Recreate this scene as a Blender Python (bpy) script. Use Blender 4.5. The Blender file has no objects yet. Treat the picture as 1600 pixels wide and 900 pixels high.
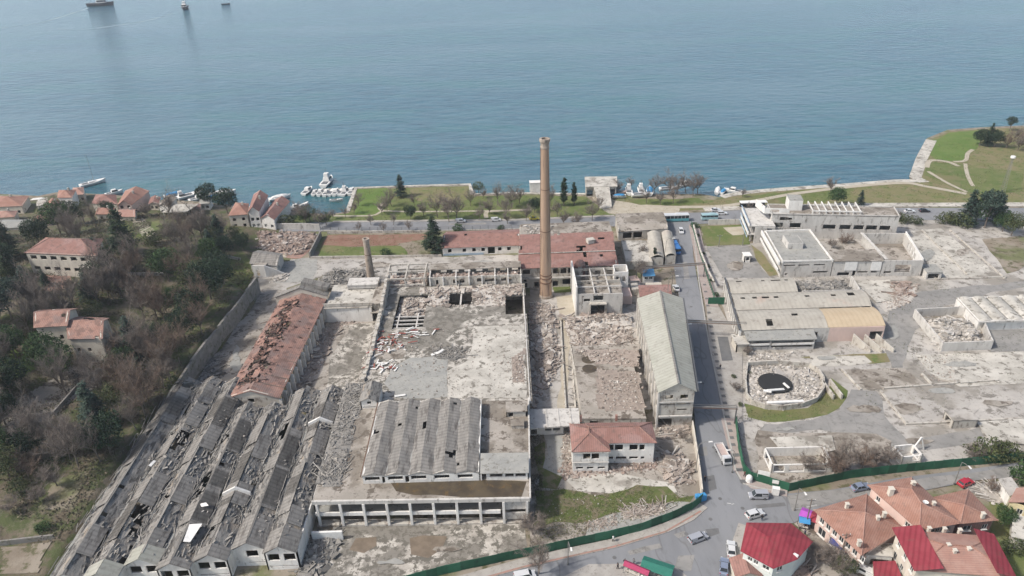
import bpy, bmesh, math, random
from math import sin, cos, pi, radians, sqrt, atan2
from mathutils import Vector, Matrix, noise
C = bpy.context.scene
COL = C.collection
# ---------------------------------------------------------------- camera, sky, sun, exposure
FPX = 1142.0; PIT = radians(28.8); ROL = radians(1.9); CAMH = 120.0
_f = Vector((0, cos(PIT), -sin(PIT))); _r = Vector((1, 0, 0)); _u = Vector((0, sin(PIT), cos(PIT)))
_cr, _sr = cos(ROL), sin(ROL)
cam = bpy.data.cameras.new('camera'); camo = bpy.data.objects.new('camera', cam); COL.objects.link(camo)
cx = _r*_cr - _u*_sr; cy = _r*_sr + _u*_cr; cz = -_f
camo.matrix_world = Matrix(((cx.x, cy.x, cz.x, 0), (cx.y, cy.y, cz.y, 0), (cx.z, cy.z, cz.z, CAMH), (0, 0, 0, 1)))
cam.sensor_width = 36; cam.lens = 36*FPX/1600; cam.clip_end = 20000; cam.clip_start = 1
C.camera = camo
SUN_DIR = Vector((-0.66, -0.20, 0.75)).normalized()
el = math.asin(SUN_DIR.z); az = atan2(SUN_DIR.x, SUN_DIR.y)
w = bpy.data.worlds.new('World'); C.world = w; w.use_nodes = True
nt = w.node_tree; bg = nt.nodes['Background']
sky = nt.nodes.new('ShaderNodeTexSky'); sky.sky_type = 'NISHITA'; sky.sun_disc = False
sky.sun_elevation = el; sky.sun_rotation = az % (2*pi); sky.dust_density = 4.0; sky.air_density = 1.0; sky.ozone_density = 1.0
tcw = nt.nodes.new('ShaderNodeTexCoord'); sx = nt.nodes.new('ShaderNodeSeparateXYZ'); nt.links.new(tcw.outputs['Generated'], sx.inputs[0])
ma = nt.nodes.new('ShaderNodeMath'); ma.operation = 'SUBTRACT'; ma.use_clamp = True; ma.inputs[0].default_value = 1; nt.links.new(sx.outputs['Z'], ma.inputs[1])
mpw = nt.nodes.new('ShaderNodeMath'); mpw.operation = 'POWER'; nt.links.new(ma.outputs[0], mpw.inputs[0]); mpw.inputs[1].default_value = 6.5
vm = nt.nodes.new('ShaderNodeVectorMath'); vm.operation = 'SCALE'; vm.inputs[0].default_value = (7.0, 9.4, 11.2); nt.links.new(mpw.outputs[0], vm.inputs['Scale'])
va_ = nt.nodes.new('ShaderNodeVectorMath'); va_.operation = 'ADD'; nt.links.new(sky.outputs[0], va_.inputs[0]); nt.links.new(vm.outputs[0], va_.inputs[1])   # thin bright haze veil low in the sky
nt.links.new(va_.outputs[0], bg.inputs[0]); bg.inputs[1].default_value = 0.12
sl = bpy.data.lights.new('sun', 'SUN'); sl.energy = 3.5; sl.angle = radians(4); sl.color = (1, 0.95, 0.88)
so = bpy.data.objects.new('sun', sl); COL.objects.link(so); so.rotation_euler = SUN_DIR.to_track_quat('Z', 'Y').to_euler()
C.view_settings.view_transform = 'Standard'; C.view_settings.look = 'None'; C.view_settings.gamma = 1; C.view_settings.exposure = 0.20
C.render.engine = 'CYCLES'

# ---------------------------------------------------------------- image point -> place in the world
def P(px, py, z=0.0):
    x = (px-800)/FPX; y = (450-py)/FPX
    xr = x*_cr + y*_sr; yr = -x*_sr + y*_cr
    d = _r*xr + _u*yr + _f
    t = (z-CAMH)/d.z
    return Vector((d.x*t, d.y*t, z))
def ss(t): t = max(0, min(1, t)); return t*t*(3-2*t)
_hb = sorted([(p.y, p.x) for p in (P(455,350,1), P(425,378,1), P(385,410,4), P(400,437,6), P(360,487,6), P(325,530,6), P(278,596,6), P(185,735,5), P(90,880,5), P(20,990,5))])
def hb(y):
    if y <= _hb[0][0]: return _hb[0][1]
    for (a, b), (c, d) in zip(_hb, _hb[1:]):
        if y <= c: return b+(d-b)*(y-a)/(c-a)
    return _hb[-1][1]
_sh = [(q.x, q.y) for q in (P(-200, 305), P(0, 303), P(60, 306), P(90, 300), P(150, 303), P(200, 306), P(245, 312), P(300, 314), P(345, 318), P(395, 326), P(452, 331))]
def shy(x):
    if x <= _sh[0][0]: return _sh[0][1]
    for (a, b), (c, d) in zip(_sh, _sh[1:]):
        if x <= c: return b+(d-b)*(x-a)/(c-a)
    return _sh[-1][1]
def hz(x, y):
    d = hb(y)-x
    if d <= 0: return 0.0
    steep = 1-ss((y-212)/14)
    wdt = 1.6*steep + 26*(1-steep)
    a = 5.6*ss(d/wdt)+7.5*ss((d-8)/60)+1.2*noise.noise(Vector((x/18, y/18, 0)))*ss(d/12)
    a *= 1-0.86*ss((y-225)/75)
    a *= 0.55+0.45*ss((y-95)/50)
    a *= ss((shy(x)-2-y)/22)
    return max(0, a)
def PH(px, py, dz=0):
    z = 0
    for _ in range(14):
        p = P(px, py, z+dz); z = 0.5*z+0.5*hz(p.x, p.y)
    return Vector((p.x, p.y, hz(p.x, p.y)))

# ---------------------------------------------------------------- mesh building
class MB:
    def __init__(s): s.v = []; s.f = []
    def add(s, vs, fs):
        b = len(s.v); s.v += [tuple(v) for v in vs]; s.f += [tuple(i+b for i in f) for f in fs]; return s
    def quad(s, a, b, c, d): return s.add((a, b, c, d), ((0, 1, 2, 3),))
    def box(s, c, sz, rz=0, tilt=0, tax=0):
        hx, hy, hzz = sz[0]/2, sz[1]/2, sz[2]/2
        m = Matrix.Rotation(rz, 3, 'Z')
        if tilt: m = m @ Matrix.Rotation(tilt, 3, 'XY'[tax])
        c = Vector(c)
        vs = [c+m@Vector((x*hx, y*hy, z*hzz)) for z in (-1, 1) for x, y in ((-1, -1), (1, -1), (1, 1), (-1, 1))]
        return s.add(vs, BF)
    def beam(s, a, b, wd, h):     # box from a to b (centre line)
        a = Vector(a); b = Vector(b); d = (b-a).normalized(); up = Vector((0, 0, 1))
        if abs(d.z) > .95: up = Vector((0, 1, 0))
        sd = d.cross(up).normalized(); u2 = sd.cross(d)
        vs = [q+sd*x*wd/2+u2*y*h/2 for q in (a, b) for x, y in ((-1, -1), (1, -1), (1, 1), (-1, 1))]
        return s.add(vs, BF)
    def prism(s, poly, z0, z1):
        n = len(poly)
        vs = [(p[0], p[1], z0) for p in poly]+[(p[0], p[1], z1) for p in poly]
        return s.add(vs, [tuple(range(n))[::-1], tuple(range(n, 2*n))]+[(i, (i+1) % n, n+(i+1) % n, n+i) for i in range(n)])
    def tube(s, a, b, r0, r1, n=6, caps=True):
        a = Vector(a); b = Vector(b); d = b-a
        if d.length < 1e-5: return s
        d.normalize(); t = d.cross(Vector((0, 0, 1)) if abs(d.z) < .9 else Vector((1, 0, 0))).normalized(); t2 = d.cross(t)
        vs = [q+(t*cos(k*2*pi/n)+t2*sin(k*2*pi/n))*r for q, r in ((a, r0), (b, r1)) for k in range(n)]
        fs = [(k, (k+1) % n, n+(k+1) % n, n+k) for k in range(n)]
        if caps: fs += [tuple(range(n))[::-1], tuple(range(n, 2*n))]
        return s.add(vs, fs)
    def lathe(s, c, prof, n=24):
        vs = [(c[0]+r*cos(k*2*pi/n), c[1]+r*sin(k*2*pi/n), c[2]+z) for r, z in prof for k in range(n)]
        m = len(prof); fs = [(j*n+k, j*n+(k+1) % n, (j+1)*n+(k+1) % n, (j+1)*n+k) for j in range(m-1) for k in range(n)]
        fs += [tuple(range(n))[::-1], tuple(range((m-1)*n, m*n))]
        return s.add(vs, fs)
    def blob(s, c, r, n=8, m=6, sd=0):
        vs = []; fs = []
        for j in range(m+1):
            for k in range(n):
                t = pi*j/m; a = 2*pi*k/n
                q = Vector((sin(t)*cos(a), sin(t)*sin(a), cos(t)))
                f = 1+.25*noise.noise(q*1.5+Vector((sd, sd, 0)))
                vs.append((c[0]+q.x*r[0]*f, c[1]+q.y*r[1]*f, c[2]+q.z*r[2]*f))
        for j in range(m):
            for k in range(n): fs.append((j*n+k, (j+1)*n+k, (j+1)*n+(k+1) % n, j*n+(k+1) % n))
        return s.add(vs, fs)
BF = ((3, 2, 1, 0), (4, 5, 6, 7), (0, 1, 5, 4), (1, 2, 6, 5), (2, 3, 7, 6), (3, 0, 4, 7))
def obj(name, mb, m, parent=None, local=False, label=None, cat=None, group=None, kind=None, solid=0, bevel=0, smooth=False):
    me = bpy.data.meshes.new(name); vs = mb.v
    off = Vector((0, 0, 0))
    if not local:
        if parent:
            off = Vector(parent.location); q = parent.parent
            if q: off = off+Vector(q.location)
        elif kind != 'structure' and vs:
            off = Vector((sum(v[0] for v in vs)/len(vs), sum(v[1] for v in vs)/len(vs), min(v[2] for v in vs)))
        vs = [(v[0]-off.x, v[1]-off.y, v[2]-off.z) for v in vs]
    me.from_pydata(vs, [], mb.f); me.validate(); me.update()
    if smooth:
        for p in me.polygons: p.use_smooth = True
    me.materials.append(m); o = bpy.data.objects.new(name, me); COL.objects.link(o)
    if parent: o.parent = parent
    elif not local: o.location = off
    if solid: md = o.modifiers.new('thickness', 'SOLIDIFY'); md.thickness = solid; md.offset = -1
    if bevel: md = o.modifiers.new('bevel', 'BEVEL'); md.width = bevel; md.segments = 2; md.limit_method = 'ANGLE'
    tag(o, label, cat, group, kind); return o
def tag(o, label=None, cat=None, group=None, kind=None):
    for k, v in (('label', label), ('category', cat), ('group', group), ('kind', kind)):
        if v: o[k] = v
def thing(name, label, cat, loc=(0, 0, 0), rz=0, group=None):
    o = bpy.data.objects.new(name, None); COL.objects.link(o); o.location = loc; o.rotation_euler = (0, 0, rz)
    o.empty_display_size = .5; tag(o, label, cat, group); return o
def dup(root, loc, rz=0, label=None, group=None, sc=None):
    def cp(o, par):
        c = o.copy(); COL.objects.link(c)
        if par: c.parent = par
        for ch in list(o.children): cp(ch, c)
        return c
    r = cp(root, None); r.location = loc; r.rotation_euler = (0, 0, rz)
    if sc: r.scale = sc if not isinstance(sc, (int, float)) else (sc, sc, sc)
    if label: r['label'] = label
    if group: r['group'] = group
    return r

# ---------------------------------------------------------------- materials
def M(name, c1, c2, s=.25, c3=None, s3=1.0, t3=.55, w3=.06, rough=.9, bump=.25, sc=(1, 1, 1), rz=0, isl=0, crack=None, metal=0, c4=None, s4=.08, t4=.55, w4=.05, bs=None, spec=.3, lines=None, local=False):
    m = bpy.data.materials.new(name); m.use_nodes = True; t = m.node_tree; N = t.nodes; L = t.links
    b = N['Principled BSDF']; b.inputs['Roughness'].default_value = rough; b.inputs['Metallic'].default_value = metal
    b.inputs['Specular IOR Level'].default_value = spec
    g = N.new('ShaderNodeNewGeometry'); mp = N.new('ShaderNodeMapping'); mp.inputs['Scale'].default_value = sc; mp.inputs['Rotation'].default_value = (0, 0, rz)
    if local:
        tc = N.new('ShaderNodeTexCoord'); L.new(tc.outputs['Object'], mp.inputs[0])
    else: L.new(g.outputs['Position'], mp.inputs[0])
    def nz(scale, det=6, ro=.6, off=0):
        q = N.new('ShaderNodeTexNoise'); q.inputs['Scale'].default_value = scale; q.inputs['Detail'].default_value = det; q.inputs['Roughness'].default_value = ro
        L.new(mp.outputs[0], q.inputs['Vector']); return q.outputs['Fac']
    def ramp(v, lo, hi):
        q = N.new('ShaderNodeMapRange'); q.interpolation_type = 'SMOOTHSTEP'; L.new(v, q.inputs[0]); q.inputs[1].default_value = lo; q.inputs[2].default_value = hi; return q.outputs[0]
    def mix(f, a, bcol, mode='MIX'):
        q = N.new('ShaderNodeMix'); q.data_type = 'RGBA'; q.blend_type = mode
        if hasattr(f, 'is_output') or not isinstance(f, (int, float)): L.new(f, q.inputs[0])
        else: q.inputs[0].default_value = f
        for k, c in ((6, a), (7, bcol)):
            if isinstance(c, tuple): q.inputs[k].default_value = (*c, 1)
            else: L.new(c, q.inputs[k])
        return q.outputs[2]
    n1 = nz(s, 8, .65)
    col = mix(ramp(n1, .36, .64), c1, c2)
    if c4: col = mix(ramp(nz(s4, 7, .6), t4-w4, t4+w4), col, c4)
    if c3: col = mix(ramp(nz(s3, 8, .7), t3-w3, t3+w3), col, c3)
    if crack:
        v = N.new('ShaderNodeTexVoronoi'); v.feature = 'DISTANCE_TO_EDGE'; v.inputs['Scale'].default_value = crack; 
        vn = N.new('ShaderNodeTexNoise'); vn.inputs['Scale'].default_value = crack*3; L.new(mp.outputs[0], vn.inputs['Vector'])
        va = N.new('ShaderNodeVectorMath'); va.operation = 'MULTIPLY_ADD'; L.new(vn.outputs['Color'], va.inputs[0]); va.inputs[1].default_value = (.6/crack,)*3; L.new(mp.outputs[0], va.inputs[2])
        L.new(va.outputs[0], v.inputs['Vector'])
        q = N.new('ShaderNodeMapRange'); L.new(v.outputs['Distance'], q.inputs[0]); q.inputs[1].default_value = 0; q.inputs[2].default_value = .010; q.inputs[3].default_value = .38; q.inputs[4].default_value = 0
        col = mix(q.outputs[0], col, (.07, .065, .055))
    if lines:       # fine courses: (period in metres, angle, strength)
        wv = N.new('ShaderNodeTexWave'); wv.wave_type = 'BANDS'; wv.bands_direction = 'X'; wv.inputs['Scale'].default_value = 1
        m2 = N.new('ShaderNodeMapping'); L.new(g.outputs['Position'], m2.inputs[0]); k = .314/lines[0]
        m2.inputs['Scale'].default_value = (k, k, k); m2.inputs['Rotation'].default_value = (0, 0, lines[1]); L.new(m2.outputs[0], wv.inputs['Vector'])
        wv.inputs['Distortion'].default_value = .6; wv.inputs['Detail'].default_value = 1
        q = N.new('ShaderNodeMapRange'); L.new(wv.outputs['Fac'], q.inputs[0]); q.inputs[1].default_value = 0; q.inputs[2].default_value = .6; q.inputs[3].default_value = lines[2]; q.inputs[4].default_value = 0
        col = mix(q.outputs[0], col, tuple(.35*x for x in c1))
    if isl:
        mr = N.new('ShaderNodeMapRange'); L.new(g.outputs['Random Per Island'], mr.inputs[0]); mr.inputs[3].default_value = 1-isl; mr.inputs[4].default_value = 1+isl*.8
        hs = N.new('ShaderNodeHueSaturation'); L.new(mr.outputs[0], hs.inputs['Value']); L.new(col, hs.inputs['Color']); col = hs.outputs[0]
    L.new(col, b.inputs['Base Color'])
    if bump:
        bp = N.new('ShaderNodeBump'); bp.inputs['Strength'].default_value = min(1, bump); bp.inputs['Distance'].default_value = .25
        L.new(nz(bs or 2.2, 6, .7), bp.inputs['Height']); L.new(bp.outputs[0], b.inputs['Normal'])
    return m
def plain(name, c, rough=.5, metal=0, coat=0, var=.12):
    m = M(name, c, tuple(x*(1-var) for x in c), 1.3, rough=rough, metal=metal, bump=0, spec=.5)
    if coat: m.node_tree.nodes['Principled BSDF'].inputs['Coat Weight'].default_value = coat
    return m
def islandramp(m, cols):
    t = m.node_tree; N = t.nodes; L = t.links; b = N['Principled BSDF']
    g = N.new('ShaderNodeNewGeometry'); r = N.new('ShaderNodeValToRGB'); r.color_ramp.interpolation = 'LINEAR'
    e = r.color_ramp.elements; e[0].color = (*cols[0][1], 1); e[0].position = cols[0][0]; e[1].color = (*cols[-1][1], 1); e[1].position = cols[-1][0]
    for p, c in cols[1:-1]: q = e.new(p); q.color = (*c, 1)
    L.new(g.outputs['Random Per Island'], r.inputs[0])
    mx = N.new('ShaderNodeMix'); mx.data_type = 'RGBA'; mx.blend_type = 'MIX'; mx.inputs[0].default_value = .75
    src = b.inputs['Base Color'].links[0].from_socket; L.new(src, mx.inputs[6]); L.new(r.outputs[0], mx.inputs[7]); L.new(mx.outputs[2], b.inputs['Base Color'])
    return m
K = {}
K['dirt'] = M('dirt', (.20, .165, .125), (.27, .235, .19), .12, (.10, .095, .05), .35, .56, c4=(.14, .15, .07), s4=.05, t4=.55, bump=.4)
K['concrete_yard'] = M('concrete_yard', (.35, .33, .305), (.46, .435, .40), .12, (.19, .175, .155), .32, .555, .045, crack=.11, c4=(.26, .24, .21), s4=.06, t4=.53, w4=.05, bump=.2)
K['concrete_pale'] = M('concrete_pale', (.38, .36, .32), (.52, .495, .445), .15, (.18, .165, .14), .5, .57, .035, crack=.12, c4=(.24, .22, .19), s4=.09, t4=.60, bump=.2)
K['concrete_stained'] = M('concrete_stained', (.34, .315, .28), (.52, .49, .44), .35, (.14, .13, .11), .55, .515, .03, crack=.15, c4=(.21, .195, .17), s4=.10, t4=.50, w4=.04, bump=.35)
K['slab_grey'] = M('slab_grey', (.27, .27, .255), (.33, .325, .30), .3, (.18, .17, .15), .8, .6, .05, crack=.15, bump=.2)
K['slab_brown'] = M('slab_brown', (.29, .265, .23), (.385, .35, .31), .2, (.13, .11, .09), .4, .55, .04, crack=.2, c4=(.21, .185, .155), s4=.12, t4=.53, bump=.3)
K['asphalt'] = M('asphalt', (.185, .19, .20), (.225, .23, .24), .08, (.16, .165, .17), .5, .62, .1, bump=.05, rough=.85, sc=(1, .35, 1), crack=.05)
K['asphalt_old'] = M('asphalt_old', (.22, .215, .205), (.28, .27, .255), .12, (.17, .165, .155), .5, .58, .1, bump=.1, crack=.08)
K['patch_dark'] = M('patch_dark', (.12, .12, .12), (.15, .15, .15), .4, bump=.1)
K['pave_pink'] = M('pave_pink', (.31, .255, .235), (.36, .31, .285), .5, (.25, .22, .2), 1.0, .6, crack=.25, bump=.1)
K['pave'] = M('pave', (.31, .29, .265), (.37, .35, .32), .4, (.24, .22, .20), 1.2, .6, crack=.25, bump=.1)
K['kerb'] = M('kerb', (.42, .41, .38), (.34, .33, .31), 1)
K['brick_dust'] = M('brick_dust', (.36, .20, .165), (.30, .20, .165), .4, (.22, .17, .14), 1, .55, bump=.2)
K['grass'] = M('grass', (.095, .130, .035), (.135, .155, .055), .12, (.19, .17, .09), .35, .60, .07, c4=(.16, .15, .07), s4=.05, t4=.58, w4=.07, bump=.6, bs=3)
K['grass_bright'] = M('grass_bright', (.095, .155, .032), (.125, .175, .045), .15, (.15, .15, .06), .4, .64, .06, bump=.6, bs=3)
K['grass_dry'] = M('grass_dry', (.20, .17, .095), (.16, .16, .065), .12, (.10, .14, .04), .3, .57, .06, bump=.6, bs=3)
K['grass_plot'] = M('grass_plot', (.075, .10, .03), (.12, .13, .05), .5, (.17, .145, .095), .35, .53, .05, c4=(.10, .125, .038), s4=.16, t4=.5, w4=.08, bump=.6, bs=3)
K['red_soil'] = M('red_soil', (.20, .105, .075), (.24, .15, .11), .25, (.15, .14, .07), .35, .6, .06, bump=.4)
K['path'] = M('path', (.36, .32, .25), (.42, .38, .31), .4, bump=.2)
K['hill'] = M('hill', (.105, .085, .06), (.15, .125, .09), .12, (.075, .09, .035), .25, .5, .08, c4=(.20, .17, .125), s4=.04, t4=.58, w4=.05, bump=.8, bs=1.2)
K['wall_white'] = M('wall_white', (.74, .725, .69), (.62, .60, .565), .5, (.26, .24, .21), .9, .64, .08, sc=(1, 1, .4), bump=.15)
K['wall_grey'] = M('wall_grey', (.47, .45, .42), (.55, .53, .495), .5, (.20, .185, .165), .8, .60, .08, sc=(1, 1, .4), bump=.2)
K['wall_old'] = M('wall_old', (.42, .39, .345), (.50, .475, .425), .4, (.24, .21, .18), .7, .56, .06, sc=(1, 1, .5), bump=.3)
K['wall_stone'] = M('wall_stone', (.20, .19, .175), (.27, .255, .235), .6, (.12, .12, .08), .5, .58, bump=.6, bs=1.5)
K['wall_cream'] = M('wall_cream', (.60, .56, .48), (.50, .46, .40), .5, (.30, .27, .23), .9, .68, .08, sc=(1, 1, .4), bump=.1)
K['wall_pink'] = M('wall_pink', (.62, .47, .41), (.56, .43, .38), .5, (.40, .34, .3), .9, .7, .08, sc=(1, 1, .4), bump=.1)
K['wall_mint'] = M('wall_mint', (.62, .66, .63), (.56, .60, .58), .5, (.42, .42, .4), .9, .7, bump=.05)
K['white'] = plain('white_paint', (.74, .73, .70), .6)
K['dark'] = plain('dark_opening', (.02, .02, .02), .9)
K['glass'] = plain('window_glass', (.03, .035, .04), .12)
K['frame'] = plain('window_frame', (.70, .69, .66), .5)
K['tile_dull'] = M('roof_tile_dull', (.24, .13, .108), (.30, .17, .145), .35, (.17, .11, .095), .8, .58, .08, lines=(.5, radians(2), .22), bump=.3, c4=(.30, .19, .17), s4=.15, t4=.58)
K['tile_orange'] = M('roof_tile_orange', (.285, .15, .112), (.34, .20, .157), .4, (.23, .14, .112), .9, .60, .08, lines=(.40, radians(40), .25), bump=.3)
K['tile_orange_b'] = M('roof_tile_salmon', (.335, .19, .152), (.385, .245, .20), .4, (.28, .175, .145), .9, .60, .08, lines=(.40, radians(95), .22), bump=.3)
K['tile_broken'] = M('roof_tile_broken', (.29, .165, .13), (.35, .215, .175), .5, (.19, .12, .10), .45, .55, .05, c4=(.24, .17, .15), s4=.18, t4=.56, bump=.5, lines=(.5, radians(2), .3))
K['metal_red'] = M('roof_metal_red', (.235, .038, .052), (.27, .052, .066), .35, (.20, .06, .06), .5, .60, .08, rough=.85, bump=.05, lines=(.9, radians(30), .35), spec=.15)
K['roof_grey'] = M('roof_fibre_grey', (.20, .19, .175), (.26, .245, .225), .35, (.12, .11, .10), .6, .57, .06, sc=(2, .35, 1), bump=.3, lines=(1.1, radians(92), .3))
K['roof_grey2'] = M('roof_fibre_pale', (.32, .32, .275), (.38, .375, .33), .2, (.26, .25, .22), .7, .6, .08, bump=.15, lines=(1.2, radians(92), .18))
K['roof_ruin'] = M('roof_sheet_ruined', (.175, .17, .16), (.27, .255, .235), .5, (.085, .08, .075), .8, .54, .05, sc=(1.6, .5, 1), bump=.8, bs=1.5, c4=(.31, .265, .215), s4=.3, t4=.58)
K['roof_beige'] = M('roof_sheet_beige', (.36, .335, .29), (.42, .395, .345), .2, (.29, .265, .23), .5, .6, .08, bump=.12, lines=(1.4, radians(2), .12), c4=(.40, .33, .28), s4=.1, t4=.62)
K['roof_ochre'] = M('roof_sheet_ochre', (.44, .35, .24), (.48, .39, .275), .3, (.38, .30, .205), .6, .64, bump=.06, lines=(1.4, radians(2), .10))
K['chimney'] = M('chimney_brick', (.33, .225, .155), (.39, .285, .21), .25, (.18, .125, .095), .5, .56, .07, sc=(1.5, 1.5, .12), bump=.15, lines=None)
K['chimney2'] = M('chimney_brick_pale', (.30, .245, .20), (.38, .325, .275), .5, (.19, .16, .13), .9, .56, sc=(1, 1, .3), bump=.3)
K['rust'] = M('rusty_iron', (.12, .07, .045), (.17, .10, .07), 1)
K['iron'] = plain('grey_iron', (.16, .16, .16), .5, .5)
K['green_sheet'] = M('green_fence_sheet', (.022, .105, .06), (.03, .12, .07), .4, (.02, .075, .045), .9, .6, bump=.05, rough=.6, isl=.3)
K['tank'] = plain('pipe_steel', (.26, .25, .23), .5, .3)
K['rubble'] = islandramp(M('rubble', (.30, .25, .21), (.38, .33, .28), .4, (.17, .14, .12), .7, .55, bump=.5), [(0, (.13, .11, .095)), (.25, (.26, .22, .19)), (.55, (.33, .275, .24)), (.8, (.39, .355, .315)), (1, (.60, .575, .53))])
K['rubble_red'] = islandramp(M('rubble_brick', (.31, .22, .18), (.36, .28, .23), .4, (.2, .15, .13), .7, .55, bump=.5), [(0, (.10, .085, .075)), (.3, (.24, .18, .15)), (.6, (.32, .26, .225)), (.85, (.38, .34, .305)), (1, (.56, .53, .49))])
K['rubble_white'] = islandramp(M('rubble_pale', (.42, .39, .35), (.50, .47, .42), .4, (.26, .24, .21), .7, .55, bump=.5), [(0, (.15, .135, .12)), (.3, (.30, .275, .245)), (.7, (.44, .41, .375)), (1, (.68, .65, .61))])
K['debris_grey'] = islandramp(M('broken_sheets', (.26, .25, .235), (.34, .32, .29), .4, bump=.4), [(0, (.06, .056, .052)), (.25, (.13, .125, .115)), (.6, (.21, .20, .185)), (.88, (.31, .285, .25)), (1, (.45, .43, .39))])
K['pool'] = M('dark_puddle', (.06, .048, .035), (.10, .078, .05), .3, (.13, .085, .04), .5, .62, rough=.35, bump=.05)
K['pool2'] = M('brown_stain', (.15, .12, .09), (.20, .16, .12), .5, rough=.6, bump=.1)
K['tyre'] = plain('tyre', (.02, .02, .02), .8)
K['rim'] = plain('wheel_rim', (.35, .35, .36), .3, .7)
K['lamp_glass'] = plain('headlight_glass', (.7, .7, .68), .15)
K['tail'] = plain('tail_light', (.4, .02, .02), .3)
K['bark'] = M('bark', (.13, .105, .085), (.18, .15, .125), 3, bump=.5)
K['twig'] = M('twigs', (.215, .18, .155), (.16, .135, .115), .3, isl=.35, bump=0)
K['twig_red'] = M('twigs_reddish', (.18, .13, .10), (.15, .11, .085), .3, isl=.35, bump=0)
def leafm(n, a, b): return M(n, a, b, .5, isl=.45, bump=0, rough=.75)
K['leaf_dark'] = leafm('dark_needles', (.016, .036, .018), (.028, .052, .024))
K['leaf_mid'] = leafm('mid_green_leaves', (.035, .075, .025), (.055, .095, .03))
K['leaf_olive'] = leafm('olive_leaves', (.06, .08, .03), (.085, .095, .04))
K['leaf_blue'] = leafm('blue_green_needles', (.03, .055, .042), (.045, .07, .05))

# ---------------------------------------------------------------- ground sheets
def jag(pts, amp, seg=4.0, closed=True, seed=0):
    out = []; n = len(pts)
    for i in range(n if closed else n-1):
        a = pts[i]; b = pts[(i+1) % n]; L = (b-a).length; k = max(1, int(L/seg))
        nrm = Vector((-(b-a).y, (b-a).x, 0)); nrm = nrm.normalized() if nrm.length > 0 else nrm
        for j in range(k):
            q = a.lerp(b, j/k)
            f = amp*(noise.noise(Vector((q.x*.13+seed, q.y*.13, seed)))+.6*noise.noise(Vector((q.x*.6+seed, q.y*.6, 3))))
            out.append(q+nrm*f)
    return out
def patch(name, m, pts, z, amp=0, seg=3.0, kind='structure', label=None, cat=None, base=0.0):
    w_ = [P(x, y, base) for x, y in pts]
    if amp: w_ = jag(w_, amp, seg, seed=len(name)+pts[0][0]*.37)
    bm = bmesh.new(); vs = [bm.verts.new((p.x, p.y, base+z)) for p in w_]
    f = bm.faces.new(vs); f.normal_update()
    if f.normal.z < 0: f.normal_flip()
    bmesh.ops.triangulate(bm, faces=bm.faces[:])
    me = bpy.data.meshes.new(name); bm.to_mesh(me); bm.free(); me.materials.append(m)
    o = bpy.data.objects.new(name, me); COL.objects.link(o); tag(o, label, cat, None, kind); return o
def ribbon(name, m, pts, wd, z, base=0.0, h=0.0, smooth_=True, kind='structure', label=None, cat=None, jit=0):
    w_ = [P(x, y, base) for x, y in pts]
    if smooth_ and len(w_) > 2:
        o = []
        for i in range(len(w_)-1):
            p0 = w_[max(0, i-1)]; p1 = w_[i]; p2 = w_[i+1]; p3 = w_[min(len(w_)-1, i+2)]
            for k in range(6):
                t = k/6; o.append(.5*((2*p1)+(p2-p0)*t+(2*p0-5*p1+4*p2-p3)*t*t+(3*p1-p0-3*p2+p3)*t**3))
        w_ = o+[w_[-1]]
    mb = MB(); L = []; R = []
    for i, p in enumerate(w_):
        a = w_[max(0, i-1)]; b = w_[min(len(w_)-1, i+1)]; d = (b-a); d.z = 0; d.normalize(); n = Vector((-d.y, d.x, 0))
        k = 1+jit*noise.noise(p*.3)
        L.append(p+n*wd*k/2); R.append(p-n*wd*k/2)
    for i in range(len(w_)-1):
        if h: mb.add([(q.x, q.y, base+zz) for zz in (z-.3, z+h) for q in (R[i], R[i+1], L[i+1], L[i])], BF)
        else: mb.quad((R[i].x, R[i].y, base+z), (R[i+1].x, R[i+1].y, base+z), (L[i+1].x, L[i+1].y, base+z), (L[i].x, L[i].y, base+z))
    return obj(name, mb, m, kind=kind, label=label, cat=cat)

# ---------------------------------------------------------------- the land, sea and hill
sm = M('sea_water', (.008, .060, .100), (.026, .108, .155), .11, sc=(.45, 1.5, 1), c3=(.020, .110, .128), s3=.02, t3=.55, w3=.1, c4=(.055, .125, .165), s4=.004, t4=.52, w4=.1, rough=.13, bump=0, spec=1.0)  # light and dark of the wave ripples painted into the base colour
t = sm.node_tree; N = t.nodes; L = t.links
g = N.new('ShaderNodeNewGeometry'); mp = N.new('ShaderNodeMapping'); mp.inputs['Scale'].default_value = (.55, 1.5, 1); L.new(g.outputs['Position'], mp.inputs[0])
n1 = N.new('ShaderNodeTexNoise'); n1.inputs['Scale'].default_value = .17; n1.inputs['Detail'].default_value = 7; n1.inputs['Roughness'].default_value = .62; L.new(mp.outputs[0], n1.inputs['Vector'])
bp = N.new('ShaderNodeBump'); bp.inputs['Strength'].default_value = 1; bp.inputs['Distance'].default_value = 1.9; L.new(n1.outputs[0], bp.inputs['Height']); L.new(bp.outputs[0], N['Principled BSDF'].inputs['Normal'])
mb = MB(); mb.quad((-5000, 150, -1.5), (5000, 150, -1.5), (5000, 9000, -1.5), (-5000, 9000, -1.5)); obj('water', mb, sm, kind='structure')
shore = [(-200, 305), (0, 303), (60, 306), (90, 300), (150, 303), (200, 306), (245, 312), (300, 314), (345, 318), (395, 326), (452, 318), (450, 330), (470, 332), (512, 335), (540, 331), (556, 294), (735, 288), (738, 304), (800, 302), (915, 304), (962, 302), (1000, 304), (1095, 303), (1125, 308), (1142, 303), (1200, 296), (1330, 287), (1400, 281), (1424, 283), (1422, 272), (1448, 216), (1480, 203), (1530, 199), (1600, 196), (1800, 185)]
land = [P(x, y, 0) for x, y in shore]
land = [Vector((-900, 420, 0))]+[land[0]]+land[1:-1]+[land[-1], Vector((900, 480, 0)), Vector((900, -300, 0)), Vector((-900, -300, 0))]
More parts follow.
